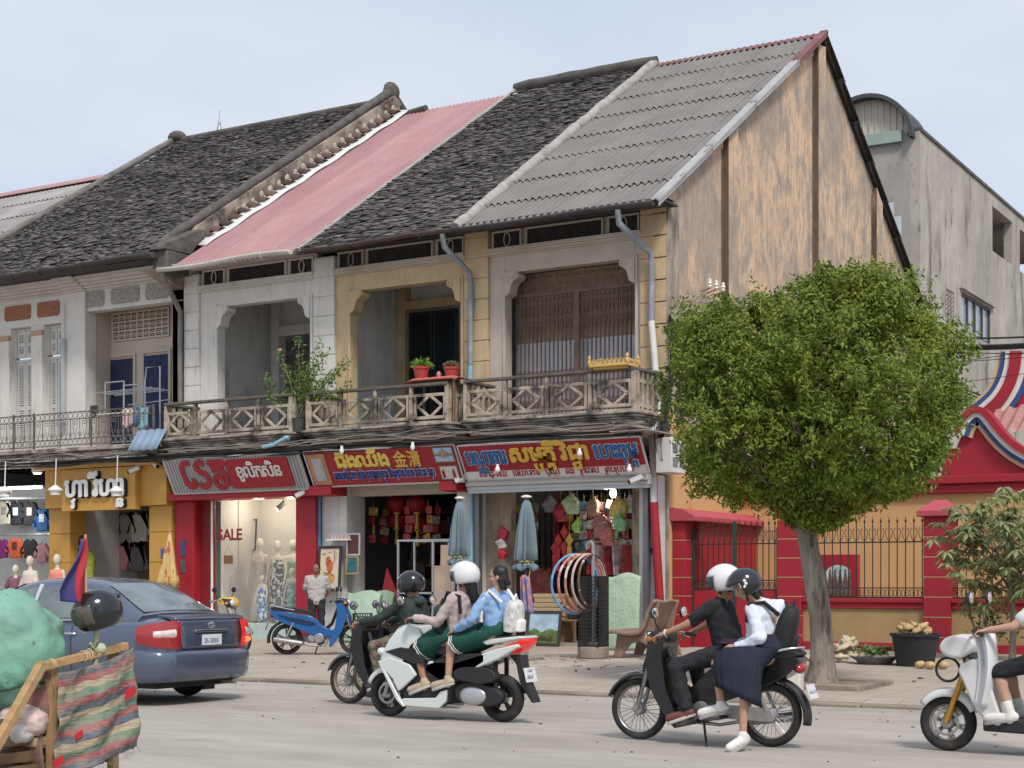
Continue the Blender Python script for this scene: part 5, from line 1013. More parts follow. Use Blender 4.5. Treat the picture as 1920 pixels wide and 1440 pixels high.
def bag(lab,u,v,y,w,h,c,name='hanging_bag',cat='bag',rough=.4,var=.35):
    p=fy(u,v,y); o=thing(name,lab,cat,(p.x,y,p.z-h/2),group='goods hanging in the bookshop doorway'); b=MB(); k=rnd.uniform(0,9)
    b.loft([((.02*sin(k+t*6),0,h*t),(w/2*a,0,0),(0,w/3.6*a,0),3.2) for t,a in [(q_/16,(.62+.46*(q_/16)**.5 if q_<8 else 1.0-.85*((q_-8)/7)**1.6) if q_<16 else .35) for q_ in range(17)]],26); b.v=[tuple(V(p)+V((p[0],p[1]*1.5,.3*p[2]/h*w)).normalized()*(.10*w*(noise.noise(V((p[0]*11+k,p[1]*11,p[2]*9)))+.7*noise.noise(V((p[0]*24,p[1]*24+k,p[2]*20)))))) for p in b.v]; b.build('wrapping',M('wrap_'+'_'.join(str(int(q*99)) for q in c),c,rough,var=var,vs=11,bump=.4,bs=16),o,smooth=35)
    b=MB(); b.cyl((0,0,h),(0,0,3.3-(p.z-h/2)),.005,4); b.build('string',m_cabg,o); return o
for a in (('pale green conical bag hanging top centre of the bookshop',1072,945,.1,.36,.42,(.36,.46,.30)),('red bundle hanging left of the green conical bag',1052,960,.3,.3,.4,(.40,.03,.04)),('lime green tissue bundle hanging low right of the ribbons',1082,985,.2,.22,.3,(.35,.55,.12)),('large clear packet of red paper goods hanging at right',1128,985,.1,.42,.5,(.34,.14,.12)),('smaller clear packet tilted under the large one',1140,1005,-.05,.34,.4,(.40,.12,.10)),('bright yellow wrapped bouquet under the lamp',1160,950,.1,.4,.4,(.60,.48,.14)),('white wrapped packet at the top right of the doorway',1180,945,.2,.26,.36,(.52,.5,.47)),('green tissue packet below the yellow bouquet',1163,980,-.05,.3,.34,(.2,.4,.2)),('grey plastic packet high in the dark doorway',1030,945,.4,.3,.35,(.22,.22,.23)),('brown paper lantern pack hanging in the doorway',1112,950,.3,.32,.4,(.3,.2,.13)),('red and silver gift bag on the left post',942,1000,-.25,.26,.34,(.42,.03,.05)),('white gift bag below the red one on the left post',940,1018,-.28,.22,.22,(.55,.5,.5)),('crimson gift bag lowest on the left post',942,1038,-.28,.22,.22,(.5,.02,.04))): bag(*a)
for i,(u,v0,v1,c,lab) in enumerate(((1012,965,1065,(.03,.06,.02),'dark green tinsel garland nearest the parasol'),(1023,962,1070,(.05,.08,.03),'green tinsel garland with gold sparkle'),(1034,965,1060,(.03,.05,.02),'green tinsel garland beside the red ribbons'))):
    a=fy(u,v0,.2); c2=fy(u,v1,.2); b=MB(); q=random.Random(i); 
    for k in range(420):
        t=q.random(); z=a.z+(c2.z-a.z)*t; th=q.uniform(0,2*PI); r_=q.uniform(.03,.085); p=V((a.x+r_*cos(th),.2+r_*sin(th),z)); d=V((cos(th),sin(th),q.uniform(-.6,.6)))*.03; s=V((-sin(th),cos(th),0))*.006; b.add([p-s,p+s,p+d+s,p+d-s],[(0,1,2,3)])
    b.cyl(a,c2,.02,5); tag(b.build('tinsel_garland',M('tinsel_%d'%i,c,.25,metal=.5,island=1,var=.9)),lab,'garland','tinsel garlands')
for i,(u,v0,v1,c,lab) in enumerate(((1047,1000,1070,(.42,.02,.02),'red hanging charm with tassels beside the garlands'),(1058,985,1065,(.40,.03,.03),'long red hanging charm in the middle of the doorway'),(1068,1000,1060,(.55,.34,.05),'gold tasselled charm right of the red ones'),(1040,1015,1075,(.35,.02,.03),'small red charm low beside the garlands'))):
    a=fy(u,v0,0.05); c2=fy(u,v1,.05); o=thing('hanging_charm',lab,'ornament',(a.x,.05,c2.z),group='hanging charms'); h=a.z-c2.z; b=MB(); b.prism([(0,h),(-.09,h-.14),(0,h-.28),(.09,h-.14)],-.02,.02); b.box(-.05,.05,-.02,.02,h*.35,h*.6); b.build('knot',M('charm_%d'%i,c,.6,var=.2),o,bevel=.01); b=MB(); b.cyl((0,0,h*.4),(0,0,0),.03,7,.05); b.cyl((0,0,h),(0,0,3.3-c2.z),.004,4); b.build('tassel',M('charm_%d'%i,c,.6),o)
o=thing('gift_rack','rack of red and white wrapped gift sets at the right of the bookshop','rack',(-1.0,.3,1.3)); zt=fy(1150,1020,.3).z
b=MB()
b.cyl((-1.9,.3,zt+.05),(-.5,.3,zt+.05),.02,8); b.cyl((-1.9,.3,2.55),(-.3,.3,2.55),.02,8); b.cyl((-.9,.3,.24),(-.9,.3,zt+.05),.025,8); b.build('rail',m_steel,o,w=1)
for i in range(9):
    x=-1.75+i*.15; b=MB(); b.T=Matrix.Translation((x,.25,zt-.62))@Matrix.Rotation(R(rnd.uniform(-14,14)),4,'Y')@Matrix.Rotation(R(rnd.uniform(40,70)),4,'Z'); b.box(-.14,.14,-.02,.02,0,.6); b.build('gift_pack',M('gift_%d'%(i%3),[(.36,.03,.04),(.5,.42,.4),(.3,.06,.06)][i%3],.35,var=.6,vs=9),o,w=1)
q=random.Random(12)
for i,(u,y,cs,lab) in enumerate(((1000,.7,((.4,.05,.05),(.3,.28,.25)),'string of red and grey packets far left inside the bookshop'),(1095,.5,((.35,.3,.26),(.12,.2,.3)),'string of cream and blue packets behind the green conical bag'),(1108,.3,((.42,.06,.07),(.5,.45,.3)),'string of red and cream packets in the middle of the bookshop'),(1120,.8,((.12,.12,.13),(.3,.06,.05)),'string of black and maroon packets behind the clear packets'),(1148,.6,((.25,.35,.2),(.5,.46,.42)),'string of green and white packets near the lit bulb'),(1172,.3,((.45,.1,.12),(.4,.36,.33)),'string of pink and grey packets by the right post'),(700,.5,((.3,.02,.02),(.45,.28,.06)),'string of red and gold ornaments left inside the frame shop'),(765,.4,((.32,.02,.02),(.3,.02,.03)),'string of red paper ornaments between the lanterns'),(803,.5,((.4,.2,.05),(.3,.02,.02)),'string of orange and red ornaments right of the lanterns'),(820,.9,((.25,.2,.15),(.35,.03,.03)),'string of brown and red ornaments near the parasol'),(975,1.2,((.2,.1,.25),(.5,.4,.1)),'string of violet and yellow packets left of the tinsel'),(988,.9,((.1,.3,.3),(.4,.35,.3)),'string of teal and cream packets left of the tinsel'),(1062,1.1,((.45,.25,.05),(.3,.03,.03)),'string of orange and red packets behind the charms'),(1085,1.3,((.2,.25,.15),(.35,.3,.25)),'string of olive and cream packets deep inside the bookshop'),(1134,1.4,((.5,.08,.2),(.3,.28,.3)),'string of magenta and grey packets deep behind the gift rack'),(1160,1.2,((.1,.15,.35),(.5,.45,.4)),'string of blue and white packets deep behind the gift rack'),(722,1.4,((.35,.03,.03),(.4,.25,.05)),'string of red and gold ornaments behind the first lantern'),(790,1.6,((.3,.02,.02),(.2,.15,.1)),'string of dark red ornaments deep behind the lanterns'))):
    zt=3.22; o=thing('packet_string',lab,'hanging goods',(fy(u,930,y).x,y,1.9 if u>900 else 2.3),group='strings of packets in the shop doorways'); oz=o.location.z; MB().cyl((0,0,0),(0,0,zt-oz),.006,4).build('string',m_cabg,o)
    for k in range(6 if u>900 else 4):
        b=MB(); b.T=Matrix.Translation((q.uniform(-.06,.06),q.uniform(-.04,.04),.1+k*.2))@Matrix.Rotation(q.uniform(-.7,.7),4,'Z')@Matrix.Rotation(q.uniform(-.3,.3),4,'Y'); w=q.uniform(.07,.13); b.box(-w,w,-.015,.015,-.09,.09); b.build('packet',M('packet_%d_%d'%(i,k%2),cs[k%2],.3,var=.7,vs=14),o,bevel=.012)
for i in range(16): # shelves of goods at the back, each carton its own thing
    pass
for j,(x0,x1,y,hh) in enumerate(((-4.0,-.4,3.2,'bookshop'),(-8.2,-4.5,3.6,'frame shop'))):
    o=thing('goods_shelf','tall crowded wooden shelf at the back of the %s'%hh,'shelf',((x0+x1)/2,y,.24)); b=MB()
    for z in (.6,1.1,1.6,2.1,2.6,3.1): b.box(x0,x1,y,y+.4,z,z+.03)
    for k in range(5): x=x0+(x1-x0)*k/4; b.box(x-.02,x+.02,y+.001,y+.399,.24,3.4)
    b.build('boards',m_wood,o,w=1)
    cols=[(.32,.06,.05),(.4,.33,.26),(.10,.16,.12),(.35,.28,.10),(.14,.13,.13),(.22,.10,.07),(.12,.17,.24),(.3,.3,.28)]
    packs={}
    for z in (.63,1.13,1.63,2.13,2.63):
        x=x0+.05
        while x<x1-.3:
            w=q.uniform(.1,.34); h=q.uniform(.15,.42); i=q.randrange(8); packs.setdefault(i,MB()).box(x,x+w-.02,y+.02+q.uniform(0,.1),y+.35,z,z+h); x+=w
    for i,bm_ in packs.items(): bm_.build('stock',M('stock_%d'%i,cols[i],.7,var=.5,vs=5),o,w=1)['kind']='stuff'
p=fy(1150,925,.6); o=thing('shop_bulb','lit bulb at the top right inside the bookshop','light bulb',tuple(p)); b=MB(); b.ell((0,0,0),.07,.07,.09,10,8); b.build('bulb',MT['lit_lamp'],o); MB().cyl((0,0,.08),(0,0,.5),.015,6).build('flex',m_black,o)
lamp((p.x,.35,p.z-.15),9,(1,.93,.8),.08); lamp((-2.0,2.2,3.3),4,(1,.93,.85),.2)
# blue number plates
tag(MB().box(-.30,-.14,-.372,-.358,1.98,2.10).build('number_plate',m_navy),'small navy house number plate on the white tiled pillar','number plate')
b=MB(); text(b,'4|8|A',plane_mx((-.285,-.378,2.01),(1,0,0),(0,0,1),.075),.01,.001,.03); tag(b.build('number_lettering',m_lampw),'white characters on the navy house number plate','lettering')
b=MB(); b.box(-12.55,-12.35,-.637,-.623,2.0,2.22); tag(b.build('number_plate',M('blue_plate',(.06,.1,.3),.5)),'blue number plate on the mustard pillar','number plate')
b=MB(); b.box(-12.54,-12.36,-.637,-.623,1.78,1.94); tag(b.build('sticker_plate',m_sred),'small red sticker below the blue plate on the mustard pillar','sticker')
# closed yellow parasol between mustard and red shops
p=fy(315,1035,-1.0); zt=fy(318,1000,-1).z; zb=fy(315,1102,-1).z
o=thing('folded_parasol','folded yellow parasol with red print leaning between the mustard and red shops','parasol',(p.x,-1.0,zb-.4)); b=MB(); n=26; vs=[];fs=[]; pr=[(0,.02),(.2,.06),(.5,.13),(.85,.21),(1,.22)]
for i,(t,r_) in enumerate(pr):
    for j in range(n):
        a=2*PI*j/n; f=1+.2*cos(a*6); vs.append((r_*f*cos(a)+.06*(1-t)*1,r_*f*sin(a),(zt-zb)*(1-t)+.4))
for i in range(4):
    for j in range(n): fs.append((i*n+j,i*n+(j+1)%n,(i+1)*n+(j+1)%n,(i+1)*n+j))
b.add(vs,fs); b.build('canopy',M('yellow_print_cloth',(.55,.40,.17),.85,var=.1,dirt=((.42,.08,.05),2.4,.56,.58,(3,3,.8))),o,smooth=60,solid=.006); b=MB(); b.cyl((0,0,-zb+.4+gz(-1)),(.05,0,zt-zb+.5),.015,6); b.build('pole',m_woodl,o)
# ================================================================ grey building behind
m_conc=M('stained_render',(.43,.39,.35),.95,var=.14,vs=.8,bump=.3,bs=6,dirt=[((.27,.25,.23),.35,.42,.62,(1,1,.45),.75),((.5,.47,.43),.9,.52,.66,(1,1,.6),.6),((.09,.08,.075),.7,.54,.68,(1.6,1.6,.45),.85),((.06,.055,.05),2.5,.6,.7,(1,1,.4),.7)])
cb=thing('concrete_building','tall stained grey concrete building behind the gable with vaulted roof end','building',(-4,19,.1))
X0=-.54; b=MB()
def opening_wall(mb,holes,y0,y1,z0,z1,x0,x1):
    ys=sorted({y0,y1,*[h[0] for h in holes],*[h[1] for h in holes]}); zs=sorted({z0,z1,*[h[2] for h in holes],*[h[3] for h in holes]})
    for i in range(len(ys)-1):
        for j in range(len(zs)-1):
            cy,cz=(ys[i]+ys[i+1])/2,(zs[j]+zs[j+1])/2
            if not any(h[0]<cy<h[1] and h[2]<cz<h[3] for h in holes): mb.box(x0,x1,ys[i],ys[i+1],zs[j],zs[j+1])
def rr(u0,u1,v0,v1): a=fx(u0,v0,X0); c=fx(u1,v0,X0); e=fx(u0,v1,X0); return [a.y,c.y,e.z,a.z]
win=rr(1803,1858,546,618); lat=rr(1774,1789,540,640); lou=rr(1806,1858,726,752); big=rr(1861,1898,386,470); zt=fx(1726,246,X0).z
big2=[big[1]+1.2,big[1]+7,big[2],big[3]]
opening_wall(b,[win,lat,lou,big,big2],19.0,52,0,zt,X0-.3,X0); b.build('side_wall',m_conc,cb,w=1)
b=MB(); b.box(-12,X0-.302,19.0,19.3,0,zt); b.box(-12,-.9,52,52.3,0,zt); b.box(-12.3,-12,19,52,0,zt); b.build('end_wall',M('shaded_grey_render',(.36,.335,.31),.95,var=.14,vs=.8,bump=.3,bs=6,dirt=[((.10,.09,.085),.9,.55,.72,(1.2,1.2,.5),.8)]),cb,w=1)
b=MB(); b.box(X0-.34,X0+.05,19,52,zt,zt+.1); b.build('parapet_cap',m_coping,cb,w=1)
pk=fy(1625,188,19); el=fy(1708,242,19); rx_=el.x-pk.x+.02; rz_=(pk.z-zt)*1.0+.2; cx_=pk.x
b=MB(); n=24; arc=[(cx_+rx_*cos(PI*i/n),zt-.2+rz_*sin(PI*i/n)) for i in range(n+1)]; b.prism(arc,19.05,19.15,'xz'); 
for i in range(14): x=cx_-rx_+2*rx_*(i+.5)/14; b.box(x-.02,x+.02,19.0,19.06,zt-.1,zt-.2+rz_*math.sqrt(max(0,1-((x-cx_)/rx_)**2))-.05)
b.build('plank_gable',M('cream_planks',(.52,.48,.42),.8,var=.08,dirt=((.3,.27,.23),2,.6,.8,(1,1,.5),.6)),cb,w=1)
b=MB(); vs=[];fs=[]
for i in range(n+1):
    for k,(o_,yy) in enumerate(((.0,18.7),(.12,18.7),(.12,20.4),(.0,20.4))): t=PI*i/n; vs.append((cx_+(rx_+o_)*cos(t),yy,zt-.2+(rz_+o_)*sin(t)))
for i in range(n):
    for k in range(4): fs.append((i*4+k,i*4+(k+1)%4,(i+1)*4+(k+1)%4,(i+1)*4+k))
b.add(vs,fs); b.build('vault_roof',M('dark_green_roof',(.06,.07,.07),.7,var=.2),cb,smooth=40,w=1)
b=MB(); a=fy(1612,262,18.95); c=fy(1692,252,18.95); b.box(cx_-rx_,c.x,18.85,18.99,c.z-.22,c.z+.12); b.build('green_gutter',M('pale_green_gutter',(.30,.38,.34),.6,var=.1),cb,w=1)
y0,y1,z0,z1=win; b=MB(); b.box(X0-.15,X0-.1,y0,y1,z0,z1); b.build('window_glass',M('dusty_glass',(.30,.34,.38),.15,var=.2,spec=.8),cb,w=1)
b=MB()
for i in range(5): y=y0+(y1-y0)*i/4; b.box(X0-.14,X0-.04,y-.05,y+.05,z0,z1)
b.box(X0-.13,X0-.045,y0,y1,z0,z0+.08); b.box(X0-.13,X0-.045,y0,y1,z1-.08,z1); b.build('window_frame',M('dark_window_frame',(.05,.05,.055),.5),cb,w=1)
b=MB(); b.box(X0-.05,X0+.12,y0-.25,y1+.25,z1+.06,z1+.18); b.build('window_hood',m_conc,cb,w=1)
y0,y1,z0,z1=lat; b=MB()
for i in range(4): y=y0+(y1-y0)*i/3; b.box(X0-.2,X0-.02,y-.05,y+.05,z0,z1)
for i in range(13): z=z0+(z1-z0)*i/12; b.box(X0-.2,X0-.02,y0,y1,z-.05,z+.05)
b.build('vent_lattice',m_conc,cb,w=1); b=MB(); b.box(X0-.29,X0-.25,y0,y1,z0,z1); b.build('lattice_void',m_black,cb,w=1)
y0,y1,z0,z1=lou; b=MB()
for i in range(4): z=z0+(z1-z0)*(i+.5)/4; b.add([(X0-.2,y0,z+.06),(X0-.2,y1,z+.06),(X0-.02,y1,z-.06),(X0-.02,y0,z-.06),(X0-.2,y0,z+.1),(X0-.2,y1,z+.1),(X0-.02,y1,z-.02),(X0-.02,y0,z-.02)],[(0,1,2,3),(4,7,6,5),(3,2,6,7),(0,4,5,1)])
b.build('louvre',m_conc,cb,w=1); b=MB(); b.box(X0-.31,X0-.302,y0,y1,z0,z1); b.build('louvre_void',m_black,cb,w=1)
for hh,nm in ((big,0),(big2,1)):
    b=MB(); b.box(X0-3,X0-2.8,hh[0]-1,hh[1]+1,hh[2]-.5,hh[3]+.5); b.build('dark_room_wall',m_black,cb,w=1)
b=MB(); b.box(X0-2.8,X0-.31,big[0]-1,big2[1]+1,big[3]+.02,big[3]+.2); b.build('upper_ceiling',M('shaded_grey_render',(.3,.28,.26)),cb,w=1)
b=MB()
for u0,u1,v0,v1 in ((1640,1676,384,412),(1640,1690,411,440),(1640,1684,439,474)): pa,pb=fy(u0,v0,18.99),fy(u1,v1,18.99); b.box(pa.x,pb.x,18.985,18.999,pb.z,pa.z)
b.build('paint_patch',M('pale_blue_patch',(.55,.6,.66),.7),cb,w=1)
# ================================================================ temple
tp=thing('temple_hall','orange and red temple hall with striped curving roof edge','temple',(6,3.6,.15)); YT=3.6
b=MB(); b.box(.05,16,YT,YT+.3,.1,3.35); b.box(15.7,16,YT+.3,14,.1,5); b.build('wall',m_orange,tp,w=1)
m_tred=M('temple_red_paint',(.32,.015,.028),.6,var=.07,vs=1.5,bump=.1,bs=14,dirt=((.28,.03,.04),1.5,.6,.85,(1,1,.6),.6))
zb=fy(1850,912,YT).z
b=MB(); b.box(.05,16,YT-.12,YT,zb-.12,zb+.06); b.box(.05,16,YT-.2,YT,zb+.06,zb+.22); b.build('cornice_band',m_tred,tp,bevel=.02,w=1)
OUT=[(1793,812),(1802,790),(1816,773),(1833,765),(1850,770),(1864,785),(1878,803),(1896,822),(1920,840),(1960,858),(2010,868),(2060,860),(2110,840),(2150,815)]
def sm(pts,k=5):
    r=[]
    for i in range(len(pts)-1):
        p0,p1,p2,p3=[pts[max(0,min(len(pts)-1,i+j))] for j in (-1,0,1,2)]
        for j in range(k):
            t=j/k; r.append(tuple(.5*((2*p1[a])+(-p0[a]+p2[a])*t+(2*p0[a]-5*p1[a]+4*p2[a]-p3[a])*t*t+(-p0[a]+3*p1[a]-3*p2[a]+p3[a])*t**3) for a in range(2)))
    return r+[pts[-1]]
O=sm(OUT); wp=[fy(u,v,YT-.1) for u,v in O]
b=MB(); b.prism([(p.x,p.z-.30) for p in wp]+[(wp[-1].x,zb+.2),(wp[0].x-.3,zb+.2),(wp[0].x-.25,wp[0].z-.3)],YT-.08,YT+.2,'xz'); b.build('pediment',m_tred,tp,w=1)
def strip(par,pts,y,offs,cols,dep=.25,name='edge_band',flip=1):
    L=len(pts); nrm=[]
    for i in range(L):
        t=(pts[min(i+1,L-1)]-pts[max(i-1,0)]); q=V((t.z,0,-t.x)).normalized()*flip; nrm.append(q)
    for (a,c,e),mt in zip(offs,cols):
        b=MB(); vs=[];fs=[]
        for p,n_ in zip(pts,nrm):
            for o_,yy in ((a,y-e),(c,y-e),(c,y+dep),(a,y+dep)): q=p+n_*o_; vs.append((q.x,yy,q.z))
        for i in range(L-1):
            for k in range(4): fs.append((i*4+k,i*4+(k+1)%4,(i+1)*4+(k+1)%4,(i+1)*4+k))
        fs+=[(3,2,1,0),tuple((L-1)*4+k for k in range(4))]
        b.add(vs,fs); b.build(name,mt,par,smooth=50,w=1)
m_tw=M('trim_white',(.66,.64,.60),.6,var=.05); m_tb=M('trim_blue',(.03,.075,.22),.6,var=.08); m_tt=M('trim_tan',(.60,.40,.22),.6,var=.06)
strip(tp,wp,YT-.1,((-.02,.10,.20),(.10,.19,.14),(.19,.27,.09),(.27,.34,.05)),(m_tred,m_tw,m_tb,m_tt))
U2=sm([(1893,660),(1890,690),(1880,722),(1863,750),(1840,772),(1815,790)]); wp2=[fy(u+14,v,YT+1.2) for u,v in U2]
strip(tp,wp2,YT+1.2,((-.42,-.32,.02),(-.32,-.22,.06),(-.22,-.12,.10),(-.12,.10,.16),(.10,.20,.12),(.20,.30,.08),(.30,.37,.03)),(m_tred,m_tb,m_tw,m_tred,m_tw,m_tb,m_tt),.3,'roof_edge_band',1)
b=MB(); p=fy(1915,700,YT+1.6); q_=fy(1840,800,YT-.05); corr(b,q_.x,16,(YT+.1,q_.z-.1),(YT+5,q_.z+2.6),.22,.03); b.build('roof',M('pink_clay_roof',(.36,.17,.16),.7,var=.15,dirt=((.5,.36,.33),1,.5,.75,(1,1,1))),tp,smooth=60,w=1)
a=fy(1541,1040,YT); c=fy(1613,1120,YT); b=MB(); b.box(a.x,c.x,YT-.1,YT,c.z-.5,a.z); wf=b.build('window_surround',m_tred,tp,bevel=.02,w=1)
b=MB(); cx2=(a.x+c.x)/2-.02; w2=(c.x-a.x)*.33; n=12; b.prism([(cx2-w2,c.z-.35),(cx2+w2,c.z-.35)]+[(cx2+w2*cos(PI*i/n),a.z-.42+w2*.75*sin(PI*i/n)) for i in range(n+1)],YT-.112,YT-.101); b.build('window_opening',M('teal_white_panel',(.40,.56,.56),.4,var=.5,vs=4),tp,w=1)  # solid panel in mottled teal and white fills the arch
b=MB()
for i in range(6): x=cx2-w2+2*w2*i/5; b.box(x-.012,x+.012,YT-.14,YT-.12,c.z-.35,a.z-.3)
for i in range(5): b.beam((cx2-w2+2*w2*i/5,YT-.128,c.z-.2),(cx2-w2+2*w2*(i+1)/5,YT-.128,a.z-.35),.018,.018); b.beam((cx2-w2+2*w2*(i+1)/5,YT-.124,c.z-.2),(cx2-w2+2*w2*i/5,YT-.124,a.z-.35),.018,.018)
b.build('window_grille',m_rust,tp,w=1)
# fence wall and gate
YF=.5
def pillar(x0,x1,y0,y1,zt,lab,cap=True):
    o=thing('gate_pillar',lab,'pillar',((x0+x1)/2,(y0+y1)/2,.15),group='red grooved fence pillars'); b=MB(); b.box(x0+.012,x1-.012,y0+.012,y1-.012,.1,zt); z=.1
    while z<zt-.02: e=min(z+.36,zt); b.box(x0,x1,y0,y1,z+.012,e-.012); z=e
    b.build('shaft',m_tred,o,bevel=.006,w=1)
    b=MB(); z=.1+.36
    while z<zt-.1: b.box(x0+.008,x1-.008,y0+.008,y1-.008,z-.008,z+.008); z+=.36
    b.build('pale_joint',m_tt,o,w=1)
    if cap:
        b=MB(); b.box(x0-.1,x1+.1,y0-.1,y1+.1,zt,zt+.1); cx,cy=(x0+x1)/2,(y0+y1)/2; b.add([(x0-.1,y0-.1,zt+.1),(x1+.1,y0-.1,zt+.1),(x1+.1,y1+.1,zt+.1),(x0-.1,y1+.1,zt+.1),(cx-.1,cy-.1,zt+.3),(cx+.1,cy-.1,zt+.3),(cx+.1,cy+.1,zt+.3),(cx-.1,cy+.1,zt+.3)],[(0,1,5,4),(1,2,6,5),(2,3,7,6),(3,0,4,7),(4,5,6,7)]); b.build('cap',M('paler_temple_red',(.42,.07,.09),.7,var=.1),o,bevel=.015,w=1)  # caps take a paler red than the shafts
pillar(.06,.32,YF-.35,YF+.1,2.62,'red grooved pillar against the house corner left of the gate',False)
pillar(2.1,2.58,YF-.1,YF+.4,2.85,'red grooved pillar right of the gate behind the tree trunk')
pillar(4.88,5.36,YF-.1,YF+.4,2.62,'red grooved pillar between the two iron fence runs')
pillar(8.3,8.8,YF-.1,YF+.4,2.62,'red grooved pillar at the far right of the fence')
rw=thing('red_wall','red wall with paler coping running back along the orange gable','wall',(.3,1.5,.15)); ye=fx(1412,970,.35).y; b=MB(); b.box(.05,.42,YF+.1,ye,.1,2.62); b.build('wall',m_tred,rw,w=1)
b=MB(); b.prism([(.0,2.62),(.58,2.62),(.58,2.72),(.32,2.86),(.0,2.9)],YF-.45,ye+.1,'xz'); b.build('coping',MT['paler_temple_red'],rw,bevel=.015,w=1)
m_iron=M('black_iron_bar',(.03,.022,.018),.5,var=.2)
def bars(mb,x0,x1,zb,zt,y,n,curl=True):
    for i in range(n):
        x=x0+(x1-x0)*(i+.5)/n; mb.box(x-.008,x+.008,y-.008,y+.008,zb,zt+.02); mb.lathe([(.0,.17),(.006,.10),(.02,.06),(.012,.02),(.0,.0)],(x,y,zt+.02),6,cap=False)
        d=(x1-x0)/n
        if curl:
            for s in (-1,1): mb.tube([(x+s*.0,y-.01,zt-.30),(x+s*d*.3,y-.01,zt-.22),(x+s*d*.42,y-.01,zt-.12),(x+s*d*.3,y-.01,zt-.05),(x+s*d*.15,y-.01,zt-.09)],.006,4)
            for s in (-1,1): mb.ring((x+s*d*.25,y-.01,zb+.10),.055,.006,n=10,m=4)
    mb.box(x0,x1,y-.012,y+.012,zt-.32,zt-.295); mb.box(x0,x1,y-.012,y+.012,zb+.0,zb+.03); mb.box(x0,x1,y-.012,y+.012,zb+.18,zb+.2)
gt=thing('metal_gate','red sheet metal double gate with black iron bars above','gate',(1.2,YF,.15)); zr=fy(1380,1107,YF).z; zt=fy(1380,990,YF).z
b=MB(); b.box(.34,1.16,YF-.02,YF+.02,.17,zr); b.box(1.24,2.08,YF-.02,YF+.02,.17,zr); b.build('sheet_panel',m_tred,gt,w=1); b=MB(); bars(b,.36,1.16,zr,zt,YF,7); bars(b,1.24,2.08,zr,zt,YF,7); b.build('iron_bars',m_iron,gt,w=1)
b=MB(); b.box(1.165,1.235,YF-.03,YF+.03,.17,zt+.12); b.box(.325,.365,YF-.03,YF+.03,.17,zt); b.box(2.06,2.1,YF-.03,YF+.03,.17,zt); b.build('gate_post',M('dark_green_post',(.02,.05,.045),.5),gt,w=1)
zl=fy(1650,1122,YF).z
for x0,x1,n,lab in ((2.58,4.88,15,'low orange wall with red ledge and iron bars behind the round tree'),(5.36,8.3,19,'low orange wall with red ledge and iron bars behind the small tree')):
    o=thing('fence_wall',lab,'fence',((x0+x1)/2,YF,.15),group='orange fence walls'); b=MB(); b.box(x0,x1,YF,YF+.22,.1,zl-.18); b.build('wall',M('fence_ochre_paint',(.37,.245,.115),.85,var=.12,vs=2,dirt=[((.22,.16,.1),1.2,.5,.72,(1,1,.6),.7),((.13,.1,.07),4,.64,.74,(1,1,.7),.6)]),o,w=1)
    b=MB(); b.box(x0,x1,YF-.08,YF+.3,zl-.08,zl); b.box(x0,x1,YF-.04,YF+.26,zl-.19,zl-.08); b.box(x0,x1,YF-.03,YF,.1,.34); b.build('ledge',m_tred,o,bevel=.012,w=1)
    b=MB(); bars(b,x0,x1,zl,zt,YF+.1,n); b.build('iron_bars',m_iron,o,w=1)
# ================================================================ vegetation
def leafmat(n,c,var=.5,tr=.35):
    m=M(n,c,.55,var=var,island=.65,vs=1.3,spec=.3,dirt=((c[0]*1.75,c[1]*1.15,c[2]*.9),1.5,.48,.66,(1,1,1),.75) if n!='street_tree_leaf' else [((c[0]*1.75,c[1]*1.2,c[2]*.9),1.5,.48,.64,(1,1,1),.8),((c[0]*.4,c[1]*.42,c[2]*.5),1.9,.54,.66,(1,1,1),.75)]); t=m.node_tree; N=t.nodes; b=N['Principled BSDF']; src=b.inputs['Base Color'].links[0].from_socket
    tl=N.new('ShaderNodeBsdfTranslucent'); mxs=N.new('ShaderNodeMixShader'); mxs.inputs[0].default_value=tr; t.links.new(src,tl.inputs[0]); t.links.new(b.outputs[0],mxs.inputs[1]); t.links.new(tl.outputs[0],mxs.inputs[2]); t.links.new(mxs.outputs[0],N['Material Output'].inputs[0]); return m
def leaf(mb,p,d,n,L,w):
    s=d.cross(n).normalized()*w; k=n*(L*.12); mb.add([p,p+d*L*.45+s-k*.4,p+d*L-k*2,p+d*L*.45-s-k*.4,p+d*L*.5+k*.6],[(0,1,4),(1,2,4),(2,3,4),(3,0,4)])
def rv(q): 
    while 1:
        v=V((q.uniform(-1,1),q.uniform(-1,1),q.uniform(-1,1)))
        if .05<v.length<1: return v.normalized()
q=random.Random(21)
TX,TY,TZ=6.02,-8.13,gz(-8.1)
tr=thing('round_tree','round clipped street tree with dense bright green leaves and grey trunk','tree',(TX,TY,TZ))
m_bark=M('grey_bark',(.24,.205,.17),.95,var=.3,vs=5,bump=.9,bs=14,stretch=(1.5,1.5,.35),dirt=[((.085,.07,.055),5,.47,.6,(1.6,1.6,.28)),((.40,.36,.31),4,.55,.68,(1.5,1.5,.5),.7)])
b=MB(); n=18; vs=[];fs=[]; H_=2.35
for i in range(26):
    t=i/25; z=H_*t; r_=.150*(1+.75*math.exp(-t*14)) -.03*t + .10*max(0,t-.75)
    cx=-.05-.13*t+.05*sin(t*5); cy=.03*sin(t*4)
    for j in range(n):
        a=2*PI*j/n; f=1+.10*sin(a*3+t*4)+.09*noise.noise(V((cos(a)*2,sin(a)*2,z*1.8)))+.04*noise.noise(V((cos(a)*6,sin(a)*6,z*3))); vs.append((cx+r_*f*cos(a),cy+r_*f*sin(a),z-.03))
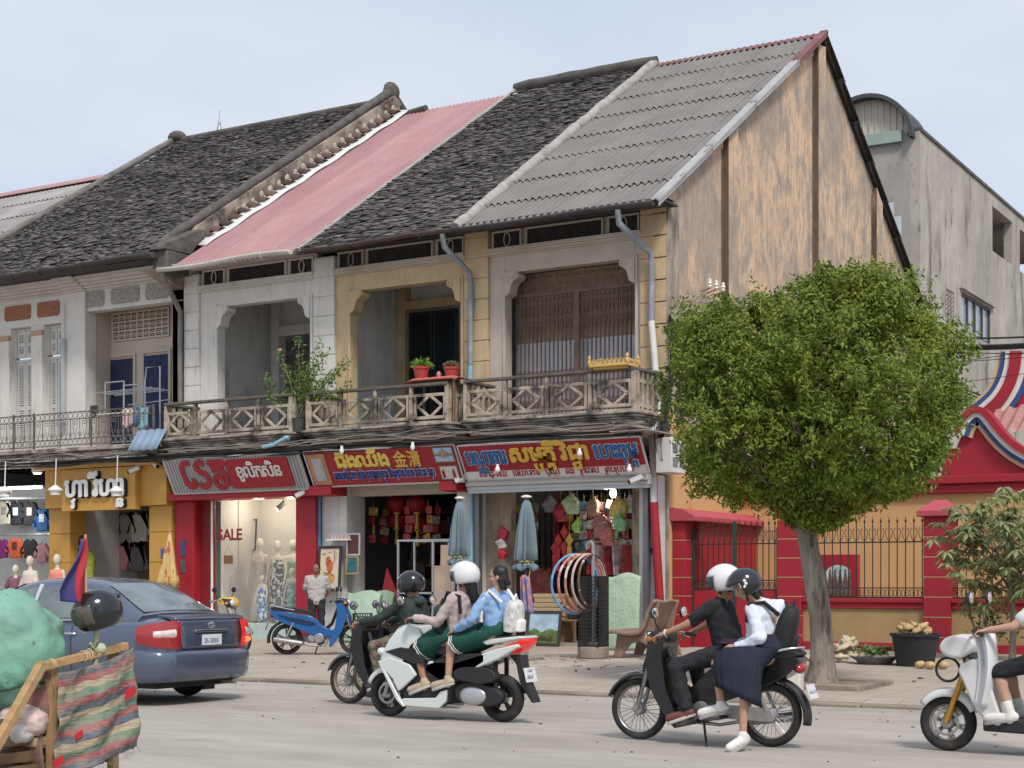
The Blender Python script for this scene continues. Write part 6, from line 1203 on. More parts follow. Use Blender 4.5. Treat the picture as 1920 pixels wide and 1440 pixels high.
for i in range(25):
    for j in range(n): fs.append((i*n+j,i*n+(j+1)%n,(i+1)*n+(j+1)%n,(i+1)*n+j))
b.add(vs,fs); top=V((-.15,0,2.2))
for i in range(26):
    a=2*PI*i/26*2.4+q.uniform(-.3,.3); e=q.uniform(.25,1.3); L=q.uniform(1.2,1.9); d=V((cos(a)*cos(e),sin(a)*cos(e),sin(e))); p=top+V((0,0,q.uniform(-.2,.25))); pts=[p]; 
    for k in range(5): d=(d+rv(q)*.22+V((0,0,.08))).normalized(); p=p+d*L/5; pts.append(p)
    b.tube(pts,[.07*(1-k/7) for k in range(6)],6)
    for k in (2,3,4):
        d2=(d+rv(q)*.9).normalized(); b.tube([pts[k],pts[k]+d2*.3,pts[k]+d2*.55+rv(q)*.1],[.025,.018,.01],5)
b.build('trunk',m_bark,tr,smooth=60)
lm=leafmat('street_tree_leaf',(.175,.25,.042),.6,.34)
CZ=3.80-TZ
b=MB()
def crownR(d):
    e=2.7; rx,ry,rz=1.68,1.68,(1.42 if d.z>0 else 1.62)
    r_=(abs(d.x/rx)**e+abs(d.y/ry)**e+abs(d.z/rz)**e)**(-1/e)
    if d.z<-.5: r_*=1-.20*min(1,(-d.z-.5)/.4)
    return r_*(1+.20*noise.noise(d*2.0+V((4,1,2)))+.13*noise.noise(d*5+V((1,7,2))))
cnt=0
lobes=[]
for i in range(120):
    d=rv(q); lobes.append((V((-.08,0,CZ))+d*crownR(d)*q.uniform(.80,.93),q.uniform(.24,.46),d))
for i in range(4300):
    d=rv(q); hole=noise.noise(d*3.0+V((9,3,5)))
    if hole>.34 and abs(d.z)<.6 and q.random()<.55: continue
    r_=crownR(d)*(1-abs(q.gauss(0,.09)) if q.random()<.72 else q.uniform(.45,.92)); c=V((-.08,0,CZ))+d*r_
    if q.random()<.82:
        lc,lr,ld_=q.choice(lobes); dd=(rv(q)+ld_*.5+V((0,0,.25))).normalized(); c=lc+dd*lr*(1-abs(q.gauss(0,.16))); d=(dd+ld_*.4).normalized()
    ax=(d+rv(q)*.6+V((0,0,.35))).normalized(); nl=q.randint(14,22); tw=q.uniform(.16,.28)
    for k in range(nl):
        t=(k+q.random())/nl; p=c+ax*(tw*(t-.5))+rv(q)*.05; ld=(ax*.5+rv(q)+V((0,0,-.15))).normalized(); nn=(d*.6+rv(q)*.7+V((0,0,.5))).normalized(); leaf(b,p,ld,nn,q.uniform(.062,.10),q.uniform(.014,.021))
for i in range(900): # inner twigs
    d=rv(q); c=V((-.08,0,CZ))+V((d.x*1.2,d.y*1.2,d.z*1.1))*q.uniform(.3,.95); 
    for k in range(12): leaf(b,c+rv(q)*.12,rv(q),rv(q),q.uniform(.07,.10),.02)
for i in range(420): # low hanging skirt of the crown round the trunk top
    a=q.uniform(0,2*PI); h=q.random(); c=V((-.1,0,2.08+h*.62))+V((cos(a),sin(a),0))*(.12+h*q.uniform(.4,1.15))
    for k in range(15): leaf(b,c+rv(q)*.13,(rv(q)+V((0,0,-.4))).normalized(),rv(q),q.uniform(.07,.10),.02)
for i in range(26): # straggling shoots
    d=rv(q); d.z=abs(d.z)*.9-.3; d=d.normalized(); c=V((-.08,0,CZ))+d*crownR(d); ax=(d+rv(q)*.3+V((0,0,.2))).normalized()
    for k in range(22): p=c+ax*(.36*k/22)+rv(q)*.03; leaf(b,p,(ax*.5+rv(q)).normalized(),rv(q),.07,.013)
for u,v in ((1300,925),(1280,800),(1350,905)): 
    p0=fy(u,v,TY-.3)-V((TX,TY,TZ))
    for k in range(40): leaf(b,p0+rv(q)*q.uniform(0,.14),rv(q),rv(q),.07,.014)
b.build('crown',lm,tr)
ww=thing('tree_kerb','low square concrete kerb around the foot of the round tree','kerb',(TX,TY-.1,TZ)); b=MB()
for a in ((-.65,.75,-.75,-.62),(-.65,.75,.55,.68),(-.65,-.52,-.62,.55),(.62,.75,-.62,.55)): b.box(*a,-.05,.075)
b.build('kerb_stones',m_kerb,ww,bevel=.02); b=MB(); b.sheet(lambda s,t:(-.52+1.14*s,-.62+1.17*t,.045+.02*noise.noise(V((s*5,t*5,0)))),8,8); b.build('soil',M('dry_soil',(.2,.16,.12),.95,var=.3,bump=.6,bs=30),ww,smooth=60)
# small pale tree at right
P0=fz_=(6.9,-1.6,gz(-1.6))
st=thing('young_tree','young tree with large pale drooping leaves in front of the fence','tree',P0); b=MB()
q=random.Random(5); cl=[]
for (u,v) in ((1835,975),(1870,960),(1905,985),(1940,965),(1800,985),(1850,1010),(1890,1030),(1930,1020),(1845,1060),(1880,1085),(1915,1060),(1960,1000),(1975,1050),(1815,1040),(1840,1115),(1790,1010),(1900,950),(1950,1085)):
    cl.append(fy(u,v,-1.6+q.uniform(-.6,.6))-V(P0))
base=V((0,0,0)); b.tube([base,(.02,0,.6),(-.02,.02,1.1),(.03,0,1.45)],[.06,.05,.045,.035],8)
for c in cl: b.tube([(.03,0,1.2+q.uniform(-.2,.2)),(c*.5+V((0,0,.6+.12))),c],[.022,.016,.008],5)
b.build('trunk',m_bark,st,smooth=60); b=MB()
for c in cl:
    for w in range(12):
        c2=c+rv(q)*.36
        for k in range(9):
            a=2*PI*k/9+q.uniform(-.2,.2); d=V((cos(a),sin(a),q.uniform(-.9,.1))).normalized(); leaf(b,c2+d*.02,d,V((0,0,1))+rv(q)*.2,q.uniform(.15,.24),q.uniform(.028,.042))
b.build('crown',leafmat('pale_big_leaf',(.24,.28,.13),.35,.3),st)
pl=thing('shrub','small green shrub at the fence foot below the young tree','shrub',(6.35,-.6,gz(-1))); b=MB()
for k in range(160): p=V((q.gauss(0,.16),q.gauss(0,.14),.25+q.random()*.75)); leaf(b,p,(V((p.x*2,p.y*2,.6))+rv(q)).normalized(),rv(q),.12,.02)
b.build('foliage',leafmat('shrub_leaf',(.07,.14,.03),.5,.3),pl); b=MB()
for k in range(6): b.tube([(0,0,0),(q.gauss(0,.06),q.gauss(0,.06),.5),(q.gauss(0,.14),q.gauss(0,.14),.95)],.008,4)
b.build('stems',m_bark,pl)
# plants on balconies
o=thing('balcony_plant','sprawling thin branched plant with a pink flower on the balcony between white and ochre houses','plant',(-8.2,-1.0,4.66)); q=random.Random(3); b=MB(); lf=MB()
MB().lathe([(.13,0),(.17,.28),(.18,.3),(.15,.28)],n=12).build('pot',M('dark_pot',(.06,.06,.055),.8),o)
for (u,v) in ((525,660),(560,640),(600,640),(650,680),(640,690),(500,740),(540,735),(560,700),(585,690),(620,700),(610,660),(495,705),(575,745),(548,755),(655,725),(590,715)):
    c=fy(u,v,-1.0+q.uniform(-.3,.25))-V((-8.2,-1.0,4.66)); m=c*.5+V((0,0,.25)); pts=[V((0,0,.3)),m,c]; b.tube(pts,[.014,.01,.005],4)
    for k in range(105):
        t=q.uniform(.3,1.05); p=(m*(1-t)*2*.5+ (m*(2-2*t)+c*(2*t-1)) if t>.5 else m*(2*t)) if False else ((V((0,0,.3))*(1-t)**2+m*2*t*(1-t)+c*t*t)); leaf(lf,p+rv(q)*.09,rv(q),rv(q),q.uniform(.06,.11),.022)
b.build('stems',m_bark,o); lf.build('foliage',leafmat('plant_leaf',(.14,.24,.06),.5,.3),o); p=fy(525,657,-1.0)-V((-8.2,-1.0,4.66)); MB().ell(p,.05,.05,.04,8,5).build('flower',M('pink_flower',(.6,.22,.3),.7),o)
tbz=fy(790,712,-.9).z
o=thing('balcony_table','small balcony table with a red patterned cloth on the ochre balcony','table',(-5.05,-.85,4.66)); b=MB(); x0,x1=fy(776,710,-.9).x+5.05,fy(868,710,-.9).x+5.05; b.sheet(lambda s,t:(x0+(x1-x0)*s,-.32+.6*t,tbz-4.66-.05*(1 if t<.01 else 0)-.03*(s<.01 or s>.99)),10,6); b.build('cloth',M('red_check_cloth',(.42,.12,.10),.8,var=.6,vs=14),o,smooth=40,solid=.02)
for sx in (x0+.08,x1-.08):
    for sy in (-.25,.22): MB().box(sx-.02,sx+.02,sy-.02,sy+.02,0,tbz-4.68).build('leg',m_wood,o)
m_rpot=M('red_plastic_pot',(.42,.05,.045),.45,var=.08)
p=fy(790,706,-.95); o=thing('flower_pot','red pot with a spiky bright green fern on the balcony table','potted plant',(p.x,-.95,tbz+.01)); MB().lathe([(.12,0),(.165,.20),(.18,.2),(.18,.24),(.15,.24),(.14,.2)],n=16).build('pot',m_rpot,o,smooth=40); b=MB()
for k in range(150): a=q.uniform(0,2*PI); e=q.uniform(.3,1.4); d=V((cos(a)*cos(e),sin(a)*cos(e),sin(e))); leaf(b,V((0,0,.2))+d*q.uniform(0,.12),(d+V((0,0,-.1))).normalized(),V((-sin(a)*.3,cos(a)*.3,1)),q.uniform(.12,.24),.012)
b.build('foliage',leafmat('fern_leaf',(.20,.36,.06),.4,.3),o)
p=fy(847,706,-.9); o=thing('flower_pot','red pot with a low brownish succulent at the end of the balcony table','potted plant',(p.x,-.9,tbz+.01)); MB().lathe([(.12,0),(.155,.15),(.17,.15),(.17,.19),(.14,.19),(.13,.15)],n=16).build('pot',m_rpot,o,smooth=40); b=MB()
for k in range(160): d=rv(q); d.z=abs(d.z); leaf(b,V((d.x*.15,d.y*.15,.19+d.z*.1)),d,rv(q),.05,.014)
b.build('foliage',leafmat('succulent_leaf',(.18,.17,.09),.4,.1),o)
p=fy(823,708,-.95); tag(MB().lathe([(.04,0),(.05,.05),(.04,.1),(.02,.12)],(p.x,-.95,tbz+.01),10).build('pink_jar',M('pink_glass',(.55,.2,.22),.3),smooth=40),'small pink jar between the two red pots','jar')
o=thing('folding_chair','folded grey slatted chair leaning in the ochre loggia','chair',(-7.25,.6,4.66)); b=MB()
for i in range(5): b.T=Matrix.Rotation(R(-8),4,'X'); b.box(-.25+i*.11,-.18+i*.11,-.02,.02,0,1.0-.02*i)
b.box(-.26,.3,.02,.05,.2,.25); b.box(-.26,.3,.02,.05,.8,.85); b.build('slats',M('weathered_grey_wood',(.18,.19,.2),.8,var=.2),o)
p=fy(1150,690,-1.12); o=thing('spirit_tray','small gold railed wooden tray on the balcony rail of the end house','tray',(p.x,-1.12,5.50)); b=MB(); b.box(-.40,.42,-.25,.25,0,.05); b.box(-.34,.36,-.19,.19,-.04,0); b.build('tray',m_gold if False else M('gold_paint',(.56,.36,.12),.5,var=.15),o,bevel=.008); b=MB()
for i in range(9): x=-.36+i*.095; b.box(x,x+.05,-.24,-.22,.05,.13); b.box(x,x+.05,.22,.24,.05,.13)
b.box(-.38,.4,-.24,-.22,.12,.14); b.box(-.38,.4,.22,.24,.12,.14); b.box(-.40,-.38,-.24,.24,.10,.14); b.box(.40,.42,-.24,.24,.10,.14)
for x in (-.39,.41):
    for y in (-.23,.23): b.lathe([(.03,.04),(.04,.1),(.025,.14),(.035,.18),(.0,.25)],(x,y,0),8)
b.build('railing',MT['gold_paint'],o)
# drying racks with laundry at house D
o=thing('drying_rack','chrome drying rack standing on the iron railed balcony','drying rack',(-14.2,-.4,4.66)); b=MB(); y=-.4
A1,A2=fy(212,720,y),fy(247,712,y); zt=A1.z-4.66
for x in (A1.x+14.2,A2.x+14.2): 
    for yy in (-.25,.35): b.cyl((x,yy,0),(x,yy,zt),.018,6)
for yy in (-.25,.35): b.cyl((A1.x+14.2,yy,zt),(A2.x+14.2,yy,zt),.018,6)
for k in range(4): b.cyl((A1.x+13.9,-.25+.2*k,zt-.22),(A2.x+15.1,-.25+.2*k,zt-.2),.012,6)
b.build('tubes',m_steel,o)
o=thing('drying_rack','second chrome drying rack in front of the blue curtained doorway','drying rack',(-13.2,-.3,4.66)); b=MB(); A1,A2=fy(272,715,-.3),fy(300,690,-.3); b.tube([(A1.x+13.2,0,0),(A1.x+13.2,0,A1.z-4.66),(A1.x+13.25,0,A2.z-4.62),(A2.x+13.2,0,A2.z-4.62),(A2.x+13.2,0,0)],.018,6); b.cyl((-.8,.1,1.0),(.5,.1,1.05),.014,6); b.build('tubes',m_steel,o)
for i,(u,v0,v1,w,c,lab) in enumerate(((240,765,800,.35,(.55,.42,.40),'pale pink cloth drying behind the iron railing'),(256,760,798,.22,(.06,.14,.26),'dark blue cloth drying behind the iron railing'),(268,762,805,.3,(.20,.40,.44),'teal cloth drying behind the iron railing'),(176,760,782,.25,(.05,.05,.05),'black cloth drying at the left behind the iron railing'))):
    a=fy(u,v0,-.75); c2=fy(u,v1,-.75); b=MB(); b.sheet(lambda s,t:(a.x+w*(s-.5),-.75+.03*sin(s*15),a.z-(a.z-c2.z)*t-.04*sin(s*5)*t),12,6); tag(b.build('laundry',M('laundry_%d'%i,c,.9,var=.25,vs=6),smooth=60,solid=.01),lab,'laundry','laundry on the iron balcony')
tag(MB().box(-14.6,-12.9,-.76,-.74,5.40,5.42).build('laundry_line',m_lampw),'thin white line the laundry hangs from','line')
p=fy(249,605,.9); o=thing('loggia_bulb','white bulb hanging in the loggia before the breeze block grid','light bulb',tuple(p)); b=MB(); b.ell((0,0,0),.09,.09,.12,10,8); b.build('bulb',m_lampw,o,smooth=60); MB().cyl((0,0,.1),(0,0,8.28-p.z),.008,5).build('flex',m_black,o)
p=fy(270,825,-1.38); b=MB(); b.T=Matrix.Translation(p)@Matrix.Rotation(R(-35),4,'X'); b.sheet(lambda s,t:(-.35+.9*s,.02*sin(s*25),-.3+.6*t),24,2); tag(b.build('blue_sheet',M('blue_corrugated_sheet',(.22,.30,.40),.6,var=.1),smooth=60,solid=.01),'bent pale blue corrugated sheet wedged under the balcony slab','metal sheet')
# sidewalk things by the fence
o=thing('plastic_tub','large black plastic tub full of husks by the red pillar','tub',(5.9,-3.6,gz(-3.6))); b=MB(); b.lathe([(.28,0),(.36,.46),(.39,.46),(.39,.50),(.35,.50),(.33,.44)],n=24); b.build('tub',M('black_rubber',(.02,.021,.024),.6,var=.2),o,smooth=40)
m_husk=M('husk_tan',(.42,.29,.14),.9,var=.35,vs=8,bump=.5,bs=20,dirt=((.55,.42,.24),5,.5,.6,(1,1,1)))
q=random.Random(8)
for i in range(16): 
    a=q.uniform(0,6.3); r_=q.uniform(0,.27); b=MB(); b.ell((0,0,0),.105,.075,.05,14,10,Matrix.Rotation(q.uniform(0,3),3,'Z')@Matrix.Rotation(q.uniform(-.9,.9),3,'Y')); b.v=[tuple(V(p_)*(1+.5*noise.noise(V(p_)*16+V((i*3,0,0))))) for p_ in b.v]; t=tag(b.build('coconut_husk',m_husk,smooth=60),'tan husk piled in the black tub','husk','husks piled in the black tub'); t.location=(5.9+r_*cos(a),-3.6+r_*sin(a),gz(-3.6)+.50+.05*(1-r_*2)+.03*(i%3))
for i in range(22): 
    b=MB(); b.ell((0,0,0),.13,.075,.045,14,10,Matrix.Rotation(q.uniform(0,3),3,'Z')@Matrix.Rotation(q.uniform(-.8,.8),3,'Y')); b.v=[tuple(V(p_)*(1+.55*noise.noise(V(p_)*15+V((i*3,2,0))))) for p_ in b.v]; t=tag(b.build('coconut_husk',M('pale_husk',(.48,.40,.28),.9,var=.3,vs=9,bump=.5,bs=20),smooth=60),'pale husk in the heap on the pavement beside the tub','husk','husks heaped on the pavement'); r_=abs(q.gauss(0,.22)); a=q.uniform(0,6.3); t.location=(4.65+r_*1.3*cos(a),-3.1+r_*sin(a),gz(-3.1)+max(.05,.34-r_*.9+q.uniform(-.05,.02)))
for i in range(3): 
    b=MB(); b.ell((0,0,0),.10,.07,.06,10,7,Matrix.Rotation(q.uniform(0,3),3,'Z')); t=tag(b.build('coconut_husk',m_husk,smooth=60),'loose tan husk lying in front of the black tub','husk','loose husks by the tub'); t.location=(6.15+i*.17,-4.2-.1*(i%2),gz(-4)+.055)
o=thing('planter_basin','wide shallow basin of leafy green plants between the heap and the tub','potted plant',(5.2,-3.4,gz(-3.4))); MB().lathe([(.25,0),(.36,.12),(.38,.12),(.34,.08)],n=20).build('basin',M('grey_basin',(.16,.16,.15),.7),o,smooth=40); b=MB()
for k in range(170): a=q.uniform(0,6.3); d=V((cos(a),sin(a),q.uniform(.1,1.2))).normalized(); leaf(b,V((q.gauss(0,.13),q.gauss(0,.13),.14+q.random()*.12)),d,rv(q)+V((0,0,1)),q.uniform(.07,.14),.03)
b.build('foliage',leafmat('basin_leaf',(.13,.20,.06),.6,.25),o)
o=thing('foam_box','dirty white foam box standing on the kerb behind the black motorbike','box',(5.95,-9.25,gz(-9.2)),R(12)); b=MB(); b.box(-.19,.19,-.16,.16,0,.27); b.build('box',M('dirty_foam',(.60,.57,.50),.8,var=.1,dirt=((.3,.25,.2),3,.55,.75,(1,1,1),.7)),o,bevel=.02); b=MB(); b.box(-.205,.205,-.175,.175,.27,.33); b.build('lid',MT['dirty_foam'],o,bevel=.015)
# street wires at right
for i,(v0,v1,r_,sg) in enumerate(((618,627,.016,.1),(631,640,.03,.12),(634,640,.02,.15),(640,647,.014,.1),(655,664,.008,.02),(700,650,.006,.0),(690,665,.006,.0),(740,690,.005,.0))):
    a=fy(1640,v0,-1.0); c=fy(2000,v1,-3.5); b=MB(); b.tube([a+(c-a)*(k/20)-V((0,0,sg*sin(PI*k/20))) for k in range(21)],r_,5)
    tag(b.build('overhead_wire',m_cab,smooth=60),'black overhead wire crossing before the grey building at right','wire','overhead wires at the right')
# ================================================================ vehicles
m_tyre=M('tyre_rubber',(.022,.021,.02),.85,var=.2,bump=.3,bs=60,dirt=((.16,.14,.12),3,.5,.8,(1,1,1),.5))
m_chr=M('chrome',(.62,.62,.63),.15,metal=1,var=0); m_castal=M('cast_aluminium',(.36,.35,.34),.45,metal=.6,var=.2,vs=9)
m_bp=M('black_gloss_paint',(.012,.012,.014),.25,var=0,coat=.5); m_bplas=M('black_plastic',(.022,.022,.024),.55,var=.15)
m_seat=M('black_vinyl',(.018,.018,.019),.5,var=.1,bump=.2,bs=60); m_mir=M('mirror_glass',(.75,.78,.8),.05,metal=.9,var=0)
m_hl=M('headlight_lens',(.55,.57,.58),.1,var=0,spec=.8); m_tail=M('tail_lens',(.32,.01,.015),.15,var=0,spec=.8,coat=.5); m_plate=M('plate_white',(.62,.63,.64),.4,var=.03)
def wheel(par,x,r,w,style='spoke',rimc=None,y=0,name='wheel',n=None):
    rt=w*.5; b=MB(); b.ring((x,y,r),r-rt*.95,rt*.95,'y',40,10,w=w/2); o=b.build(name,m_tyre,par,smooth=180)
    rm=rimc or M('worn_chrome',(.42,.41,.40),.4,metal=.8,var=.15,vs=9); ri=r-rt*1.8; b=MB(); b.ring((x,y,r),ri,.012,'y',40,8,w=w*.38); 
    if style=='spoke':
        for i in range(28):
            a=2*PI*i/28; s=1 if i%2 else -1; a2=a+(.5 if (i//2)%2 else -.5); b.cyl((x+.035*cos(a2),y+s*.025,r+.035*sin(a2)),(x+ri*cos(a),y,r+ri*sin(a)),.0035,4)
    else:
        k=n or 5
        for i in range(k):
            a=2*PI*i/k+.3
            for da in ((-.12,.12) if style=='split' else (0,)):
                b.beam((x+.03*cos(a),y,r+.03*sin(a)),(x+ri*cos(a+da),y,r+ri*sin(a+da)),.022,.028,(0,1,0))
    b.build('rim',rm,o,smooth=40); b=MB(); b.lathe([(.0,-.055),(.045,-.055),(.06,-.03),(.06,.03),(.045,.055),(.0,.055)],(x,y,r),16,'y'); b.build('hub',m_castal,o,smooth=40); return o
def side(par,name,poly,y0,y1,mat,bevel=.012,seg=3,lab=None):
    b=MB(); b.prism(poly,y0,y1,'xz'); return b.build(name,mat,par,bevel=bevel,seg=seg,smooth=45,label=lab)
def smp(pts,k=4):
    r=[];n=len(pts)
    for i in range(n):
        p0,p1,p2,p3=[pts[(i+j)%n] for j in (-1,0,1,2)]
        for j in range(k):
            t=j/k; r.append(tuple(.5*((2*p1[a])+(-p0[a]+p2[a])*t+(2*p0[a]-5*p1[a]+4*p2[a]-p3[a])*t*t+(-p0[a]+3*p1[a]-3*p2[a]+p3[a])*t**3) for a in (0,1)))
    return r
def mirror(par,p,sx,h=.15,mt=None):
    b=MB(); b.tube([p,(p[0]+.03,p[1]+sx*.06,p[2]+h*.6),(p[0]+.02,p[1]+sx*.10,p[2]+h)],.007,6); b.build('mirror_stalk',m_bplas,par,smooth=60)
    b=MB(); q=V((p[0]+.02,p[1]+sx*.11,p[2]+h+.035)); b.ell(q,.022,.072,.052,14,8); o=b.build('mirror',m_bplas,par,smooth=60); b=MB(); b.ell(q-V((.016,0,0)),.010,.065,.046,14,8); b.build('mirror_glass',m_mir,o,smooth=60)
def engine(par,x,z,mt=None):
    b=MB(); b.lathe([(.0,-.12),(.085,-.12),(.10,-.09),(.10,.09),(.085,.12),(.0,.12)],(x,0,z),18,'y'); b.lathe([(.0,-.10),(.07,-.10),(.08,-.07),(.08,.08),(.06,.105),(.0,.105)],(x-.13,0,z-.005),16,'y')
    b.box(x-.14,x+.06,-.085,.085,z-.085,z+.06)
    b.build('crankcase',mt or m_castal,par,smooth=40,bevel=.01); b=MB()
    for i in range(7): b.box(x+.08+i*.026,x+.093+i*.026,-.06,.06,z-.03,z+.075)
    b.box(x+.06,x+.26,-.045,.045,z-.01,z+.055); b.build('cylinder',m_castal,par)
def underbone(name,lab,loc,rz,paint,accent=None,style='spoke',wb=1.26,r=.285,fend=None,basket=False,group='motorbikes',rear=None,full=True,mirrors=True,dirty=False):
    o=thing(name,lab,'motorbike',loc,rz,group=group); h=wb/2; fend=fend or paint
    rimc=M('dirty_rim',(.26,.21,.16),.7,metal=.2,var=.3) if dirty else (m_bplas if style!='spoke' else None)
    wheel(o,h,r,.075,style,rimc); wheel(o,-h,r,.08,style,rimc)
    b=MB()
    for s in (-1,1): b.cyl((h,s*.075,r),(h-.10,s*.075,.62),.021,8); b.cyl((h-.07,s*.075,.50),(h-.17,s*.07,.80),.026,8)
    b.build('fork',m_castal,o,smooth=60)
    b=MB()
    k=16; vs=[];fs=[]
    for i in range(k+1):
        a=R(20)+R(138)*i/k; rr=r+.035
        for yy,dz in ((-.055,-.025),(-.045,.0),(0,.012),(.045,.0),(.055,-.025)): vs.append((h+(rr+dz)*cos(a),yy,r+(rr+dz)*sin(a)))
    for i in range(k):
        for j in range(4): fs.append((i*5+j,i*5+j+1,(i+1)*5+j+1,(i+1)*5+j))
    b.add(vs,fs); b.build('front_fender',fend,o,smooth=60,solid=.008)
    # leg shield and headset
    LS=smp([(h-.19,.90),(h-.14,.78),(h-.15,.63),(h-.20,.46),(h-.29,.30),(h-.40,.16),(h-.44,.15),(h-.42,.30),(h-.35,.46),(h-.32,.62),(h-.30,.78),(h-.31,.92)])
    b=MB(); b.prism(LS,-.17,.17,'xz'); b.build('leg_shield',paint,o,bevel=.03,seg=3,smooth=45)
    side(o,'front_cowl',smp([(h-.19,.92),(h-.08,.74),(h-.06,.62),(h-.13,.56),(h-.24,.66),(h-.28,.86)]),-.085,.085,paint,.03)
    side(o,'headset',smp([(h-.24,1.02),(h-.15,.99),(h-.10,.93),(h-.14,.87),(h-.26,.86),(h-.34,.93),(h-.32,1.01)]),-.11,.11,m_bplas if accent is None else accent,.035)
    b=MB(); b.ell((h-.115,0,.935),.05,.085,.06,16,10); b.build('headlight',m_hl,o,smooth=60)
    for s in (-1,1):
        b=MB(); b.ell((h-.16,s*.13,.93),.035,.035,.03,10,6); b.build('indicator',M('amber_lens',(.55,.22,.03),.2),o,smooth=60)
    b=MB(); b.tube([(h-.38,-.33,.96),(h-.30,-.2,.99),(h-.25,0,.98),(h-.30,.2,.99),(h-.38,.33,.96)],.013,8); b.build('handlebar',m_castal,o,smooth=60)
    for s in (-1,1):
        b=MB(); b.cyl((h-.36,s*.23,.975),(h-.40,s*.35,.955),.019,10); b.build('grip',m_bplas,o,smooth=60); b=MB(); b.tube([(h-.30,s*.2,.98),(h-.33,s*.36,.94)],.006,5); b.build('brake_lever',m_chr,o)
        if mirrors: mirror(o,(h-.31,s*.2,.99),s)
    b=MB()
    for s in (-1,1): b.tube([(h-.30,s*.18,.985),(h-.16,s*.14,.95),(h-.12,s*.12,.75),(h-.06,s*.10,.5),(h-.01,s*.09,r+.03)],.006,5)
    b.tube([(h-.30,.1,.98),(h-.12,.09,1.0),(h-.10,.05,.9)],.006,5); b.build('brake_cable',m_bplas,o,smooth=60)
    b=MB(); b.lathe([(.0,.05),(.018,.05),(.018,-.02),(.0,-.02)],(-.2,.14,.60),10,'y'); b.build('ignition_lock',m_chr,o)
    # body
    BD=smp([(h-.42,.34),(h-.36,.44),(h-.55,.50),(h-.68,.62),(h-.82,.70),(-h+.1,.74),(-h-.20,.80),(-h-.30,.77),(-h-.16,.62),(-h+.12,.50),(-h+.36,.40),(h-.62,.32)])
    side(o,'body_cover',BD,-.115,.115,paint,.035,3)
    if accent: side(o,'side_stripe',smp([(h-.74,.60),(-h+.1,.68),(-h-.14,.735),(-h-.1,.68),(-h+.2,.56),(h-.72,.52)]),-.122,.122,accent,.01)
    side(o,'seat',smp([(h-.74,.75),(h-.82,.80),(-h+.35,.80),(-h+.1,.85),(-h-.22,.86),(-h-.26,.80),(-h+.1,.765),(h-.8,.725)]),-.12,.12,m_seat,.04,3)
    b=MB(); b.tube([(-h+.15,-.13,.80),(-h-.2,-.13,.87),(-h-.30,0,.88),(-h-.2,.13,.87),(-h+.15,.13,.80)],.013,8); b.build('grab_rail',m_chr,o,smooth=60)
    k=14; vs=[];fs=[]; b=MB()
    for i in range(k+1):
        a=R(95)+R(98)*i/k; rr=r+.04+.03*i/k
        for yy,dz in ((-.07,-.03),(-.06,.0),(0,.014),(.06,.0),(.07,-.03)): vs.append((-h+(rr+dz)*cos(a),yy,r+(rr+dz)*sin(a)))
    for i in range(k):
        for j in range(4): fs.append((i*5+j,i*5+j+1,(i+1)*5+j+1,(i+1)*5+j))
    b.add(vs,fs); b.build('rear_fender',rear or m_bplas,o,smooth=60,solid=.008)
    b=MB(); b.ell((-h-.27,0,.70),.055,.095,.05,14,8); b.build('tail_light',m_tail,o,smooth=60)
    b=MB(); b.T=Matrix.Translation((-h-.375,0,.50))@Matrix.Rotation(R(20),4,'Y'); b.box(-.004,.004,-.10,.10,-.065,.065); pt=b.build('number_plate',m_plate,o)
    b=MB(); t=plane_mx((-h-.38,.085,.47),(0,-1,0),(-.34,0,.94),.07); text(b,'1|H|-|4|2|7',t,.01,.002,.05); b.build('plate_lettering',m_navy,pt)
    engine(o,h-.72 if False else -.02,.30)
    b=MB(); b.prism(smp([(.0,.33),(-.10,.36),(-h+.02,r+.06),(-h-.06,r+.02),(-h-.06,r-.04),(-h+.02,r-.06),(-.10,.25),(.0,.26)]),.075,.115,'xz'); b.build('chain_case',m_castal,o,bevel=.015,smooth=45)
    for s in (-1,1):
        b=MB(); b.tube([(-h-.0+.0045*i,s*.10,r+.03+i*.0095) for i in range(34)],[.016+.007*(i%2) for i in range(34)],8); b.build('shock_absorber',m_castal,o,smooth=30)
    b=MB(); b.tube([(.15,-.10,.30),(.10,-.12,.17),(-.1,-.13,.16),(-.3,-.135,.20)],.018,8); b.tube([(-.28,-.14,.20),(-.36,-.14,.21),(-h-.16,-.14,.27),(-h-.22,-.14,.28)],[.03,.048,.052,.04],12); b.build('exhaust',m_chr if style=='spoke' else m_castal,o,smooth=50)
    b=MB(); b.box(-.02,.04,-.28,.28,.19,.215)
    for s in (-1,1): b.cyl((.01,s*.18,.205),(.01,s*.29,.205),.02,8); b.cyl((-.28,s*.14,.26),(-.28,s*.27,.27),.018,8)
    b.build('foot_pegs',m_bplas,o); b=MB(); b.tube([(-.05,.12,.22),(-.10,.2,.1),(-.14,.26,.0)],.012,6); b.build('side_stand',m_bplas,o)
    b=MB(); b.tube([(h-.30,.03,.85),(h-.42,.05,.55),(-.05,.04,.36)],.03,8); b.build('frame_tube',m_bplas,o,smooth=60)
